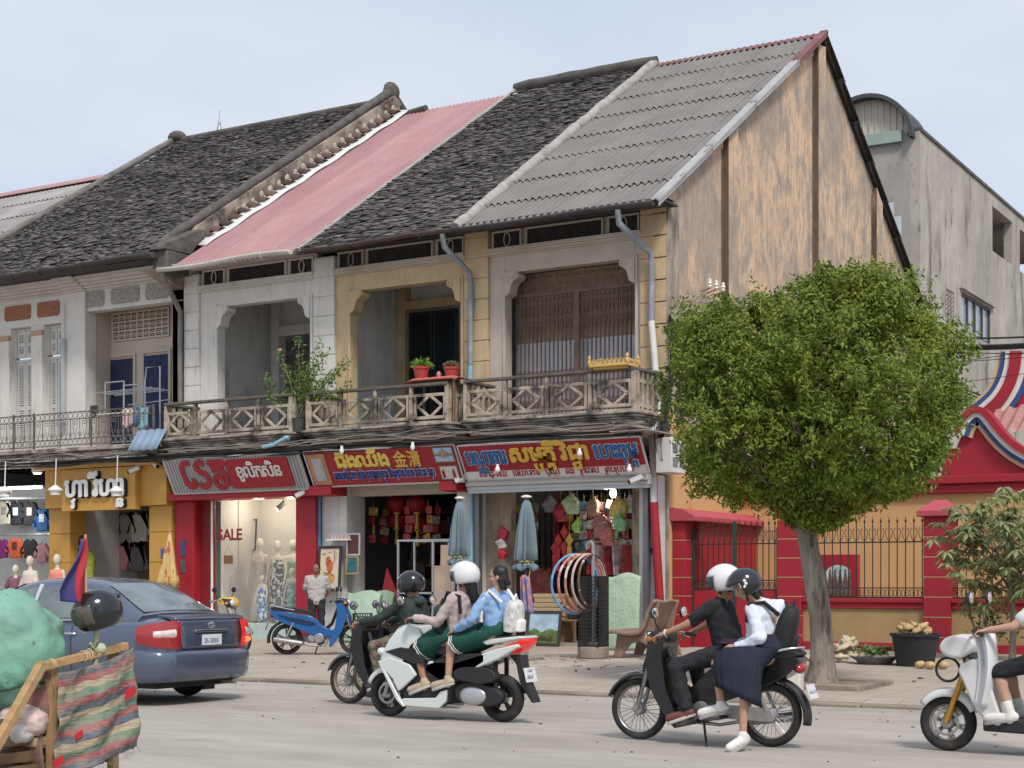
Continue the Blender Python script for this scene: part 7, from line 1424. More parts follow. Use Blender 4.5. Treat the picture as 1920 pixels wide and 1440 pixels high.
    if basket:
        b=MB(); x0,x1=h-.02,h+.30
        for i in range(8):
            t=i/7
            for s in (-.15,.15): b.box(x0+(x1-x0)*t-.005,x0+(x1-x0)*t+.005,s-.005,s+.005,.50,.74)
            for xx in (x0,x1): b.box(xx-.005,xx+.005,-.15+.3*t-.005,-.15+.3*t+.005,.50,.74)
            b.box(x0+(x1-x0)*t-.004,x0+(x1-x0)*t+.004,-.15,.15,.497,.503)
        for z in (.5,.56,.62,.68,.74):
            for s in (-.15,.15): b.box(x0,x1,s-.006,s+.006,z-.006,z+.006)
            for xx in (x0,x1): b.box(xx-.006,xx+.006,-.15,.15,z-.006,z+.006)
        b.build('front_basket',M('black_wire',(.03,.03,.03),.5),o)
    return o
dream=underbone('motorbike','black step through motorbike with spoked wheels ridden by a couple at the right','x' and (7.17,-14.54,0),PI,m_bp,None,'spoke',1.28,.285,group='motorbikes in the street')
b=MB(); 
for s in (-.05,0,.05): b.tube([(.80,s*1.6,.60),(.62,s*1.6,.64),(.55,s,.60)],.006,5)
b.build('fender_guard',m_chr,dream)
bk2=underbone('motorbike','dusty black motorbike ridden by the person in a dark green hoodie',(2.32,-12.5,0),PI,m_bp,None,'spoke',1.24,.28,fend=M('grey_fender',(.12,.12,.12),.45),group='motorbikes in the street',dirty=True)
bk3=underbone('motorbike','black motorbike half hidden beyond the green hoodie rider',(1.95,-11.55,0),PI,m_bp,None,'spoke',1.24,.28,group='motorbikes in the street',dirty=True)
m_mblue=M('blue_motorbike_paint',(.02,.10,.30),.3,var=.05,coat=.5)
blue=underbone('parked_motorbike','blue step through motorbike parked on the pavement with a front basket',(-4.45,-5.1,gz(-5.1)),R(30),m_mblue,M('dark_blue_panel',(.01,.03,.09),.4),'split',1.22,.28,fend=m_bplas,basket=True,rear=m_bplas,group='parked motorbikes')
gr_=underbone('parked_motorbike','grey motorbike with pale mudguard parked behind the car in front of the lit shop',(-6.25,-6.05,gz(-6)),R(8),M('grey_bike_paint',(.30,.29,.27),.4,coat=.3),None,'split',1.22,.28,group='parked motorbikes')
# ---- big scooter
def scooter(name,lab,loc,rz,paint,var=0,wb=1.42,r=.25):
    o=thing(name,lab,'scooter',loc,rz,group='motorbikes in the street'); h=wb/2
    wheel(o,h,r,.10,'split',m_bplas if not var else m_castal,n=5 if not var else 6); wheel(o,-h,r,.12,'split',m_bplas if not var else m_castal,n=5 if not var else 6)
    m_gf=M('gold_fork',(.50,.27,.05),.3,metal=.7,var=.1)
    b=MB()
    for s in (-1,1): b.cyl((h,s*.085,r),(h-.20,s*.085,.80),.026,10)
    b.build('fork',m_gf if var else m_castal,o,smooth=60)
    b=MB(); k=14; vs=[];fs=[]
    for i in range(k+1):
        a=R(25 if not var else 35)+R(120)*i/k; rr=r+.03
        for yy,dz in ((-.075,-.05),(-.06,.0),(0,.02),(.06,.0),(.075,-.05)): vs.append((h+(rr+dz)*cos(a),yy,r+(rr+dz)*sin(a)))
    for i in range(k):
        for j in range(4): fs.append((i*5+j,i*5+j+1,(i+1)*5+j+1,(i+1)*5+j))
    b.add(vs,fs); b.build('front_fender',paint,o,smooth=60,solid=.01)
    b=MB(); b.ring((h,.06,r),.10,.012,'y',20,6,w=.003); b.build('brake_disc',m_castal,o)
    if not var:
        # faceted front fairing: loft across width
        NS=[(h+.03,.62),(h-.02,.72),(h-.10,.85),(h-.22,.97),(h-.36,1.02),(h-.52,.985),(h-.56,.90),(h-.42,.80),(h-.30,.62),(h-.26,.45),(h-.22,.40),(h-.10,.48)]
        b=MB(); L=len(NS); cx=sum(p[0] for p in NS)/L; cz=sum(p[1] for p in NS)/L; vs=[];fs=[]
        for y,s,dx in ((-.24,.70,-.06),(-.22,.9,-.03),(-.10,1.0,.03),(.0,1.01,.05),(.10,1.0,.03),(.22,.9,-.03),(.24,.70,-.06)):
            for x,z in NS: vs.append((cx+(x-cx)*s+dx,y,cz+(z-cz)*s))
        for i in range(6):
            for j in range(L): fs.append((i*L+j,i*L+(j+1)%L,(i+1)*L+(j+1)%L,(i+1)*L+j))
        fs+=[tuple(range(L))[::-1],tuple(range(6*L,7*L))]; b.add(vs,fs); b.build('front_fairing',paint,o,bevel=.02,seg=2,smooth=35)
        for s in (-1,1):
            b=MB(); b.ell((h+.02,s*.10,.70),.06,.08,.045,14,8,Matrix.Rotation(R(-25),3,'Y')); b.build('headlight',m_hl,o,smooth=60)
        for s in (-1,1):
            y0,y1=(.20,.245) if s>0 else (-.245,-.20)
            side(o,'side_fairing',[(h+.0,.60),(h-.15,.66),(h-.42,.58),(h-.50,.47),(h-.33,.33),(h-.27,.29),(h-.20,.42)],y0,y1,paint,.014)
            side(o,'black_side_inset',[(h-.10,.71),(h-.30,.76),(h-.52,.74),(h-.60,.60),(h-.46,.59)],y0-.004 if s>0 else y0-.004,y1+.004,m_bplas,.01)
            side(o,'lower_spear',[(h-.02,.58),(h-.06,.58),(h-.30,.20),(h-.36,.14),(h-.33,.13),(h-.25,.2)],y0,y1,paint,.008)
            side(o,'floor_side_panel',[(h-.28,.20),(h-.36,.14),(h-.78,.13),(h-.86,.20),(h-.88,.33),(h-.80,.31),(h-.74,.24),(h-.34,.22)],y0-.01,y1-.01,paint,.01)
            side(o,'tail_panel',[(h-.56,.52),(h-.62,.62),(h-.95,.62),(-h-.02,.76),(-h-.28,.82),(-h-.30,.79),(-h-.06,.66),(-h+.25,.54),(h-.86,.40),(h-.74,.42)],.10 if s>0 else -.19,.19 if s>0 else -.10,paint,.016)
        side(o,'floor_body',[(h-.28,.44),(h-.30,.20),(h-.86,.17),(h-.95,.40),(-h+.1,.62),(-h+.1,.72),(h-.95,.70),(h-.60,.60)],-.19,.19,m_bplas,.02)
        side(o,'seat',smp([(h-.66,.72),(h-.74,.79),(-h+.62,.80),(-h+.42,.86),(-h-.20,.90),(-h-.26,.87),(-h+.2,.79),(h-.9,.68)]),-.15,.15,m_seat,.04)
        side(o,'grab_rail',[(-h+.18,.85),(-h-.30,.90),(-h-.34,.88),(-h+.1,.80)],-.17,.17,paint,.012)
        side(o,'tail_light',[(-h-.10,.79),(-h-.33,.87),(-h-.33,.83),(-h-.22,.73),(-h-.05,.71)],-.15,.15,M('lit_tail',(.60,.015,.012),.2,var=0,emit=.30),.015)
        side(o,'mudguard',[(-h-.12,.70),(-h-.26,.70),(-h-.30,.48),(-h-.42,.22),(-h-.38,.22),(-h-.24,.42),(-h-.2,.6)],-.07,.07,m_bplas,.01)
        b=MB(); b.T=Matrix.Translation((-h-.33,.0,.50))@Matrix.Rotation(R(15),4,'Y'); b.box(-.004,.004,-.11,.11,-.075,.075); pt=b.build('number_plate',m_plate,o)
        b=MB(); text(b,'2|A|B',plane_mx((-h-.325,.06,.52),(0,-1,0),(-.26,0,.96),.06),.01,.002,.05); text(b,'1|9|0|4',plane_mx((-h-.345,.09,.455),(0,-1,0),(-.26,0,.96),.07),.01,.002,.05); b.build('plate_lettering',m_navy,pt)
        side(o,'engine_case',smp([(-.02-.2,.36),(-h+.25,.42),(-h-.04,.34),(-h-.08,.24),(-h+.05,.17),(-.28,.20)]),.06,.16,m_bplas,.02)
        side(o,'air_box',smp([(-.22,.46),(-.30,.56),(-h+.05,.56),(-h-.02,.44),(-h+.2,.40)]),.08,.20,m_bplas,.03)
        b=MB(); b.ell((-h+.27,.15,.27),.17,.04,.10,16,8); b.build('belt_cover',M('satin_silver',(.45,.46,.48),.35,metal=.5,var=.05),o,smooth=60)
        b=MB(); b.tube([(-.2,-.12,.22),(-.4,-.17,.25),(-h-.25,-.17,.36)],[.03,.06,.05],10); b.build('exhaust',m_bplas,o,smooth=50)
        for s in (-1,1):
            b=MB(); b.tube([(-h+.02,s*.11,r+.06+i*.013) for i in range(28)],[.022+.007*(i%2) for i in range(28)],8); b.build('shock_absorber',m_bplas,o,smooth=30)
        b=MB(); b.tube([(h-.46,-.34,1.05),(h-.40,-.2,1.06),(h-.36,0,1.03),(h-.40,.2,1.06),(h-.46,.34,1.05)],.014,8); b.build('handlebar',m_bplas,o,smooth=60)
        side(o,'dash_screen',[(h-.26,1.0),(h-.40,1.06),(h-.46,1.03),(h-.36,.98)],-.13,.13,m_bplas,.015)
        for s in (-1,1):
            b=MB(); b.cyl((h-.45,s*.23,1.052),(h-.49,s*.36,1.04),.02,10); b.build('grip',m_bplas,o,smooth=60); mirror(o,(h-.36,s*.2,1.06),s,.16)
        b=MB(); b.box(h-.235,h-.20,.241,.249,.895,.91) if False else b.box(h-.40,h-.34,.22,.235,.90,.915); b.build('red_badge',m_sred,o)
    else:
        side(o,'head_cowl',smp([(h-.02,.98),(h+.05,.90),(h+.0,.82),(h-.14,.80),(h-.26,.90),(h-.18,1.0)]),-.12,.12,paint,.03)
        b=MB(); b.ell((h+.03,0,.89),.03,.08,.06,14,8); b.build('headlight',m_hl,o,smooth=60)
        side(o,'front_column',[(h-.12,.85),(h-.22,.85),(h-.36,.45),(h-.26,.45)],-.10,.10,m_bplas,.02)
        side(o,'leg_shield',smp([(h-.14,.72),(h-.18,.60),(h-.28,.38),(h-.42,.26),(h-.50,.28),(h-.44,.48),(h-.36,.74),(h-.26,.80)]),-.21,.21,paint,.03)
        side(o,'floorboard',[(h-.34,.30),(h-.34,.20),(-h+.3,.18),(-h+.22,.30)],-.20,.20,m_bplas,.02)
        side(o,'rear_body',smp([(-.12,.30),(-.10,.56),(-.05,.70),(-h-.2,.82),(-h-.32,.76),(-h-.1,.50),(-h+.2,.32)]),-.16,.16,paint,.03)
        side(o,'seat',smp([(.0,.72),(-.05,.78),(-h+.1,.82),(-h-.22,.86),(-h-.2,.80),(-.1,.69)]),-.14,.14,m_seat,.03)
        b=MB(); b.ell((-h-.30,0,.76),.04,.09,.035,12,6); b.build('tail_light',m_tail,o,smooth=60)
        b=MB(); b.tube([(h-.34,-.34,1.02),(h-.26,-.2,1.04),(h-.22,0,1.0),(h-.26,.2,1.04),(h-.34,.34,1.02)],.014,8); b.build('handlebar',m_bplas,o,smooth=60)
        for s in (-1,1):
            b=MB(); b.cyl((h-.33,s*.23,1.03),(h-.37,s*.36,1.01),.02,10); b.build('grip',m_bplas,o,smooth=60); mirror(o,(h-.28,s*.2,1.04),s,.24)
        b=MB(); b.ring((h-.01,.05,.70),.10,.012,'y',24,6); b.build('cable_loop',m_bplas,o)
    return o
m_sw=M('scooter_white',(.60,.64,.62),.25,var=.03,coat=.4)
pcx=scooter('scooter','large white scooter with a lit red tail lamp carrying two schoolgirls',(3.83,-13.68,0),PI,m_sw)
sc2=scooter('scooter','white scooter with gold forks cut by the right edge',(9.23+.66,-14.05,0),PI,M('scooter_pearl',(.62,.62,.60),.3,coat=.4),1,1.32,.245)
# yellow helmets on the grey bike and extra mirrors
# ---- car
car=thing('sedan_car','grey blue four door saloon car seen from its rear quarter with brake lights on','car',(-2.18,-13.30,0),PI)
m_car=M('grey_blue_metallic',(.11,.135,.195),.26,metal=.55,var=.03,coat=.7,dirt=((.16,.17,.2),1.2,.5,.9,(1,1,1),.4)); m_cg=M('car_glass',(.13,.155,.16),.05,var=.45,vs=2.5,spec=1)  # glass base lightened to stand in for the sky's reflection
def itp(T,x):
    for a,c in zip(T,T[1:]):
        if (a[0]-x)*(c[0]-x)<=0: t=(x-a[0])/(c[0]-a[0]); t2=t; return [a[i]+(c[i]-a[i])*t2 for i in range(1,len(a))]
    return list(T[0][1:]) if abs(x-T[0][0])<abs(x-T[-1][0]) else list(T[-1][1:])
LB=[(2.36,.52,.32,.50,.53),(2.30,.70,.24,.60,.63),(2.1,.81,.20,.68,.745),(1.7,.87,.19,.77,.85),(1.36,.885,.19,.82,.91),(.9,.895,.19,.88,.985),(.3,.8975,.19,.91,1.0),(-.5,.8975,.19,.93,1.0),(-1.0,.8975,.19,.945,1.0),(-1.4,.895,.20,.955,1.01),(-1.8,.885,.22,.965,1.04),(-2.1,.862,.26,.965,1.055),(-2.28,.82,.30,.955,1.05),(-2.37,.74,.34,.90,.99),(-2.40,.64,.38,.84,.90)]
b=MB(); vs=[];fs=[]; xs=[]
x=2.36
NX=64
for i in range(NX+1):
    x=2.36-4.76*i/NX; w,z0,z1,z2=itp(LB,x)
    half=[(0,z0),(w*.80,z0),(w*.93,z0+.04),(w*.975,z0+.16),(w,z0+(z1-z0)*.55),(w*.995,z0+(z1-z0)*.78),(w*.965,z1-.03),(w*.93,z1),(w*.78,z1+(z2-z1)*.55),(w*.45,z1+(z2-z1)*.9),(0,z2)]
    ring=half+[(-y,z) for y,z in half[-2:0:-1]]; NR=len(ring)
    vs+=[(x,y,z) for y,z in ring]
for i in range(NX):
    for j in range(NR): fs.append((i*NR+j,i*NR+(j+1)%NR,(i+1)*NR+(j+1)%NR,(i+1)*NR+j))
fs+=[tuple(range(NR))[::-1],tuple(range(NX*NR,(NX+1)*NR))]; b.add(vs,fs)
me_o=b.build('body',m_car,car,smooth=60)
for wx in (1.36,-1.36):
    cmb=MB(); cmb.lathe([(.0,-1.2),(.36,-1.2),(.36,1.2),(.0,1.2)],(wx,0,.31),28,'y',cap=False); cut=cmb.build('cut',m_black,None)
    bo=me_o.modifiers.new('arch','BOOLEAN'); bo.object=cut; bo.operation='DIFFERENCE'; bo.solver='EXACT'
    bpy.context.view_layer.update(); nm=bpy.data.meshes.new_from_object(me_o.evaluated_get(bpy.context.evaluated_depsgraph_get())); me_o.modifiers.clear(); me_o.data=nm; nm.name='body'; bpy.data.objects.remove(cut)
me_o.data.polygons.foreach_set('use_smooth',[True]*len(me_o.data.polygons)); me_o.data.set_sharp_from_angle(angle=R(40))
b=MB(); b.box(-2.2,2.1,-.70,.70,.20,.30); b.box(-1.75,-.95,-.66,.66,.2,.62); b.box(.95,1.75,-.66,.66,.2,.62); b.build('underbody',m_black,car)
# greenhouse: x, half width belt, half width roof, z belt, z roof
GH=[(1.0,.80,.66,.95,.985),(.75,.82,.62,.955,1.14),(.45,.835,.60,.96,1.31),(.15,.84,.585,.965,1.425),(-.15,.845,.585,.965,1.475),(-.55,.845,.59,.97,1.49),(-.95,.84,.585,.975,1.47),(-1.25,.835,.57,.98,1.415),(-1.5,.82,.60,.985,1.30),(-1.75,.80,.64,.99,1.165),(-1.98,.77,.68,1.0,1.06)]
def ghs(x,k):
    wb_,wr,zb,zr=itp(GH,x)
    return [(wb_,zb-.06),(wb_+(wr-wb_)*.06,zb),(wb_+(wr-wb_)*.5,zb+(zr-zb)*.53),(wb_+(wr-wb_)*.92,zb+(zr-zb)*.90),(wr-.05,zr-.005-.02*0),(wr*.55,zr+.018),(0,zr+.024)][k]
b=MB(); vs=[];fs=[]; NX=40
for i in range(NX+1):
    x=1.0-2.98*i/NX; half=[ghs(x,k) for k in range(7)]; ring=half+[(-y,z) for y,z in half[-2::-1]]; NR=len(ring); vs+=[(x,y,z) for y,z in ring]
for i in range(NX):
    for j in range(NR-1): fs.append((i*NR+j,i*NR+j+1,(i+1)*NR+j+1,(i+1)*NR+j))
fs+=[tuple(range(NR)),tuple(range(NX*NR,(NX+1)*NR))]; b.add(vs,fs); b.build('roof',m_car,car,smooth=50)
def sidewin(x0,x1,skl,skr,sgn):
    def f(s,t):
        x=x0+(x1-x0)*s; x+= (skl*(1-s)+skr*s)*t; tt=.07+.80*t; wb_,wr,zb,zr=itp(GH,x); 
        a=ghs(x,1);c=ghs(x,2);d=ghs(x,3)
        if tt<.55: k=tt/.55; y=a[0]+(c[0]-a[0])*k; z=a[1]+(c[1]-a[1])*k
        else: k=(tt-.55)/.45; y=c[0]+(d[0]-c[0])*k; z=c[1]+(d[1]-c[1])*k
        return (x,sgn*(y+.006),z+.01)
    return f
for s in (-1,1):
    for x0,x1,a,c,n_ in ((.62,-.22,-.42,.0,'front_window'),(-.28,-1.0,.0,.05,'rear_window'),(-1.05,-1.42,.05,.22,'quarter_window')):
        b=MB(); b.sheet(sidewin(x0,x1,a,c,s),8,8); b.build(n_,m_cg,car,smooth=180)
    b=MB(); b.box(-.27,-.23,s*.845-.012,s*.845+.012,.97,1.0) if False else b.beam((-.25,s*.845,.98),(-.25,s*.62,1.42),.055,.02); b.build('door_pillar',M('pale_grey_pillar',(.5,.5,.5),.4),car)
    b=MB(); b.tube([(.70,s*.845,.972),(.1,s*.852,.985),(-.6,s*.855,.99),(-1.4,s*.842,1.0)],.012,6); b.build('chrome_sill',m_chr,car,smooth=60)
    for xx in (-.15,-1.0): b=MB(); b.tube([(xx+.09,s*.885,.83),(xx+.06,s*.925,.835),(xx-.06,s*.925,.835),(xx-.09,s*.885,.83)],.016,8); b.build('door_handle',m_chr,car,smooth=60)
    b=MB(); b.ell((.62,s*.98,1.0),.06,.10,.065,12,8); b.build('side_mirror',m_car,car,smooth=60)
    b=MB(); b.box(-1.05,1.02,s*.885-.015,s*.885+.025,.30,.36); b.build('rub_strip',m_car,car,bevel=.01)
    for xx in (.60,-.25,-1.02): b=MB(); b.tube([(xx,s*.862,.955),(xx,s*.9005,.75),(xx,s*.898,.5),(xx,s*.87,.26)],.004,4); b.build('door_gap',m_black,car)
b=MB(); b.sheet(lambda s,t:(-1.27-.66*t,(s-.5)*2*(itp(GH,-1.27-.66*t)[1]-.07),itp(GH,-1.27-.66*t)[3]+.030-.02*abs(s-.5)**2*4),12,10); b.build('rear_windscreen',m_cg,car,smooth=180)
b=MB(); b.sheet(lambda s,t:(.9-.72*t,(s-.5)*2*(itp(GH,.9-.72*t)[1]-.06),itp(GH,.9-.72*t)[3]+.032-.02*abs(s-.5)**2*4),12,10); b.build('windscreen',m_cg,car,smooth=180)
for wx in (1.36,-1.36):
    for s in (-1,1):
        o=wheel(car,wx,.315,.20,'split',M('hubcap_silver',(.4,.4,.41),.35,metal=.5),y=s*.76,n=7)
# rear details
def plan(s): # plan outline of tail, s 0 centre .. 1 side
    P=[(0,-2.405,0),(.3,-2.405,.42),(.5,-2.375,.63),(.68,-2.30,.775),(.84,-2.17,.855),(1,-1.95,.885)]
    return itp(P,s)
def tailpatch(s0,s1,zf0,zf1,off,sgn):
    def f(s,t):
        q_=s0+(s1-s0)*s; x,y=plan(q_); x2,y2=plan(min(1,q_+.02)); n=V((-(y2-y),x2-x)); n=n.normalized() if n.length>0 else V((-1,0))
        z=zf0(s)+(zf1(s)-zf0(s))*t; k=.02*math.sin(t*PI); return (x+n.x*(off+k)+.03*max(0,z-.8),sgn*(y+abs(n.y)*(off+k)-.06*max(0,z-.85)*1.0),z)
    return f
for sgn in (-1,1):
    b=MB(); b.sheet(tailpatch(.40,.90,lambda s:.665+.07*s*s,lambda s:1.0-.07*s*s,.032,sgn),14,8); tl=b.build('tail_light',m_tail if sgn>0 else M('tail_lens_lit',(.5,.02,.02),.15,var=0,emit=.25),car,smooth=180)
    b=MB(); b.sheet(tailpatch(.47,.72,lambda s:.80,lambda s:.90-.02*s,.047,sgn),8,4); b.build('clear_lens',M('clear_tail_lens',(.6,.5,.5),.12,var=.2,vs=14,spec=.9),tl,smooth=180)
    if sgn<0: b=MB(); b.sheet(tailpatch(.46,.66,lambda s:.72,lambda s:.78,.05,sgn),6,4); b.build('lit_brake_bulb',M('lit_brake',(1,.10,.03),.3,var=0,emit=1.6),tl,smooth=180)
b=MB(); zs=[.27,.29,.35,.46,.58,.635,.66]; os=[-.10,.0,.035,.055,.055,.03,-.03]; n=24; vs=[];fs=[]
for z,o_ in zip(zs,os):
    for i in range(2*n+1):
        s=(i-n)/n; x,y=plan(abs(s)); k=abs(s); f_=1 if k<.9 else 1
        vs.append((x-o_*(1-k**3*.6),(1 if s>=0 else -1)*(y+o_*.35*k),z))
W_=2*n+1
for a in range(len(zs)-1):
    for i in range(W_-1): fs.append((a*W_+i,a*W_+i+1,(a+1)*W_+i+1,(a+1)*W_+i))
b.add(vs,fs); b.build('rear_bumper',m_car,car,smooth=60)
b=MB(); b.box(-2.36,-1.9,-.60,.60,.27,.33); b.build('bumper_valance',m_bplas,car,bevel=.02)
b=MB(); b.sheet(lambda s,t:(-2.412-.01+.045*max(0,t-.5)-(.01 if t>.92 else 0),(s-.5)*2*(.50+.06*t),.665+.335*t),10,8); b.build('boot_lid',m_car,car,smooth=60,solid=.012)
b=MB(); b.prism([(-2.36,.995),(-2.425,1.0),(-2.42,1.03),(-2.30,1.06),(-2.1,1.062)],-.60,.60,'xz'); b.build('boot_lip',m_car,car,bevel=.012)
b=MB(); b.box(-2.448,-2.43,-.30,.30,.855,.885); b.build('chrome_garnish',m_chr,car,bevel=.006)
b=MB(); b.prism([(-.30,.70),(.30,.70),(.27,.85),(-.27,.85)],-2.4295,-2.4255,'yz'); b.build('plate_recess',M('recess_grey_blue',(.05,.065,.1),.4,metal=.3),car)
b=MB(); b.box(-2.440,-2.431,-.17,.17,.70,.825); pl_=b.build('number_plate',m_plate,car); b=MB(); text(b,'2|B|-|3|8|8|8',plane_mx((-2.4415,.145,.722),(0,-1,0),(0,0,1),.085),.012,.002,.035); b.build('plate_lettering',m_sblue,pl_)
b=MB(); b.ring((-2.425,0,.935),.055,.007,'x',20,6,sx=1,sz=.62); b.ring((-2.427,0,.94),.03,.006,'x',16,6,sx=1,sz=.5); b.build('round_badge',m_chr,car)
b=MB(); b.ell((-1.93,.0,1.045),.03,.10,.02,10,6); b.build('high_brake_light',M('lit_tail',(.75,.03,.02),.2,emit=.55),car,smooth=60)
b=MB(); b.cyl((-2.1,-.45,.24),(-2.42,-.45,.24),.03,10); b.build('exhaust_pipe',m_castal,car)
b=MB(); b.box(-1.72,-1.69,-.86,-.66,.10,.35); b.build('mud_flap',m_bplas,car)
for sgn in (-1,1): b=MB(); b.sheet(lambda s,t:(2.30-.25*s,sgn*(.60+.2*s),.60+.12*t+.05*s),6,4); b.build('headlight',m_hl,car,smooth=60,solid=.02)
# ================================================================ people
m_skin=M('skin_tan',(.36,.19,.12),.6,var=.06,sub=.05); m_skin2=M('skin_light_tan',(.46,.27,.19),.6,var=.06,sub=.05); m_hair=M('black_hair',(.012,.010,.010),.45,var=.3,vs=30,stretch=(1,1,.1),bump=.3,bs=60)
m_eye=M('dark_eye',(.012,.01,.01),.3,var=0); m_lip=M('lip',(.26,.10,.08),.6,var=0)
def frame(f,u):
    f=V(f).normalized(); u=V(u); u=(u-f*u.dot(f)).normalized(); r=f.cross(u); return f,u,r
def head(mb,c,f,u,r,s=1):
    Rm=Matrix((r,f,u)).transposed()
    mb.ell(c+u*.025*s,.074*s,.093*s,.098*s,14,10,Rm); mb.ell(c-u*.04*s+f*.018*s,.058*s,.070*s,.075*s,12,8,Rm); mb.ell(c-u*.088*s+f*.05*s,.028*s,.028*s,.024*s,8,6,Rm)
    mb.cap(c+f*.088*s+u*.012*s,c+f*.108*s-u*.028*s,.010*s,.015*s,8)
    for k in (-1,1):
        mb.ell(c+r*k*.075*s-u*.008*s-f*.01*s,.012*s,.022*s,.033*s,8,6,Rm); mb.ell(c+r*k*.045*s+f*.062*s-u*.025*s,.022*s,.02*s,.02*s,8,6,Rm); mb.ell(c+r*k*.032*s+f*.084*s+u*.026*s,.024*s,.012*s,.009*s,8,6,Rm)
    mb.ell(c+f*.088*s-u*.055*s,.026*s,.012*s,.014*s,8,6,Rm)
def hand(mb,w,d,n,flip=1,curl=.5,s=1):
    d=V(d).normalized(); n=V(n); n=(n-d*n.dot(d)).normalized(); t=d.cross(n)*flip
    Rm=Matrix((t,d,n)).transposed(); mb.ell(w+d*.045*s,.040*s,.052*s,.017*s,12,8,Rm)
    for i,L in enumerate((.068,.078,.072,.056)):
        p=w+d*.085*s+t*(.030-.020*i)*s; a=0
        for k,(l,r_) in enumerate(((.45,.0092),(.32,.0082),(.25,.0072))):
            a+=curl*(1 if k else .7)*(1.0+.06*i); dd=d*cos(a)-n*sin(a); q=p+dd*L*l*s; mb.cap(p,q,r_*s,r_*.92*s,7); p=q
    p=w+d*.025*s+t*.034*s; a=(d*.65+t*.75-n*.25).normalized(); q=p+a*.036*s; mb.cap(p,q,.012*s,.0105*s,7); a2=(d*.95+t*.1-n*.5*curl).normalized(); mb.cap(q,q+a2*.03*s,.0105*s,.008*s,7)
def figure(lab,loc,rz,J,top,sleeve,bottom,kind,shoe,skin=None,hair='short',hand_kw=None,s=1,group=None,collar=None,socks=None,torso=(1,1)):
    """J: head, face(dir), up, sh=(near,far), el, wr, hd(dirs), pel, hip, kn, an, toe   (all near = +y side first)"""
    skin=skin or m_skin; o=thing('person',lab,'person',loc,rz,group=group)
    H=V(J['head']); f,u,r=frame(J['face'],J.get('up',(0,0,1))); sh=[V(p) for p in J['sh']]; el=[V(p) for p in J['el']]; wr=[V(p) for p in J['wr']]; hp=[V(p) for p in J['hip']]; kn=[V(p) for p in J['kn']]; an=[V(p) for p in J['an']]; toe=[V(p) for p in J['toe']]
    ms=(sh[0]+sh[1])/2; mh=(hp[0]+hp[1])/2; nb=ms+(H-ms)*.12
    b=MB(); head(b,H,f,u,r,s); b.cap(nb,H-u*.07-f*.012,.056*s,.050*s,10)
    b.cap(sh[0]*.82+sh[1]*.18,sh[1]*.82+sh[0]*.18,.062,.062); b.cap(ms-(ms-mh)*.15,mh,.105,.11,12)
    for k in (0,1):
        b.cap(sh[k],el[k],.048*s,.037*s); b.cap(el[k],wr[k],.037*s,.024*s);
        hk=(hand_kw or [{},{}])[k]; d=hk.get('d',wr[k]-el[k]); hand(b,wr[k],d,hk.get('n',(0,0,1)),hk.get('flip',1 if k==0 else -1),hk.get('curl',.9),s)
        b.cap(hp[k],kn[k],.078*s,.055*s); b.cap(kn[k],an[k],.053*s,.034*s); b.cap(kn[k]*.75+an[k]*.25-(toe[k]-an[k])*.10,kn[k]*.5+an[k]*.5-(toe[k]-an[k])*.05,.045*s,.036*s)
        b.cap(an[k]-V((0,0,.02)),toe[k],.032*s,.026*s)
    b.build('body',skin,o,remesh=.0085,iters=2)
    for k in (-1,1):
        b=MB(); b.ell(H+f*.079*s+r*k*.031*s+u*.008*s,.013*s,.009*s,.0075*s,8,6,Matrix((r,f,u)).transposed()); b.build('eye',m_eye,o,smooth=60)
    b=MB(); b.ell(H+f*.096*s-u*.055*s,.024*s,.006*s,.007*s,8,6,Matrix((r,f,u)).transposed()); b.build('mouth',m_lip,o,smooth=60)
    # top
    b=MB(); tw,td=torso
    for k in (0,1):
        w=sh[k]-ms; wh=hp[k]-mh
        b.cap(ms+w*.60-(ms-mh)*.16,mh+wh*.62*tw+(ms-mh)*.10,.108*td,.112*td,14); b.cap(ms+w*.35-(ms-mh)*.12,mh+wh*.2,.112*td,.118*td,14)
        b.cap(ms+w*.25,sh[k],.072,.066,12)
        e=el[k] if sleeve=='long' else sh[k]+(el[k]-sh[k])*.72
        b.cap(sh[k],e,.068 if sleeve!='long' else .066,.062 if sleeve!='long' else .054,12)
        if sleeve=='long': b.cap(el[k],el[k]+(wr[k]-el[k])*.93,.054,.043,10)
    b.cap(ms-(ms-mh)*.16,mh+(ms-mh)*.08,.112*td,.118*td,14)
    b.cap(nb-(H-ms)*.1,nb+(H-ms)*.10,.085,.062,12)
    b.build('shirt',top,o,remesh=.012,iters=3,wrinkle=.013)
    if kind in ('trousers','shorts'):
        b=MB(); b.cap(hp[0],hp[1],.105,.105,12); b.cap(mh,mh+(ms-mh)*.22,.115,.11,12)
        for k in (0,1):
            b.cap(hp[k],kn[k],.095,.074,12)
            if kind=='trousers': b.cap(kn[k],kn[k]+(an[k]-kn[k])*.93,.073,.058,12)
        b.build('trousers',bottom,o,remesh=.012,iters=3,wrinkle=.012)
    for k in (0,1):
        b=MB(); d=(toe[k]-an[k]); d.z*=.8; d.normalize(); b.cap(an[k]-d*.035-V((0,0,.035)),toe[k]+d*.03-V((0,0,.005)),.042,.040,10); b.cap(an[k]-V((0,0,.045)),an[k]+V((0,0,.01)),.047,.045,10); b.cap(an[k]+d*.05-V((0,0,.03)),toe[k]+V((0,0,.0)),.045,.036,10)
        so_=b.build('shoe',shoe,o,remesh=.009,iters=3)
        b=MB(); up=V((0,0,1)); up=(up-d*up.dot(d)).normalized(); lt=d.cross(up); mid=(an[k]+toe[k])/2-up*.052+d*.005; LL=(toe[k]-an[k]).length/2+.062
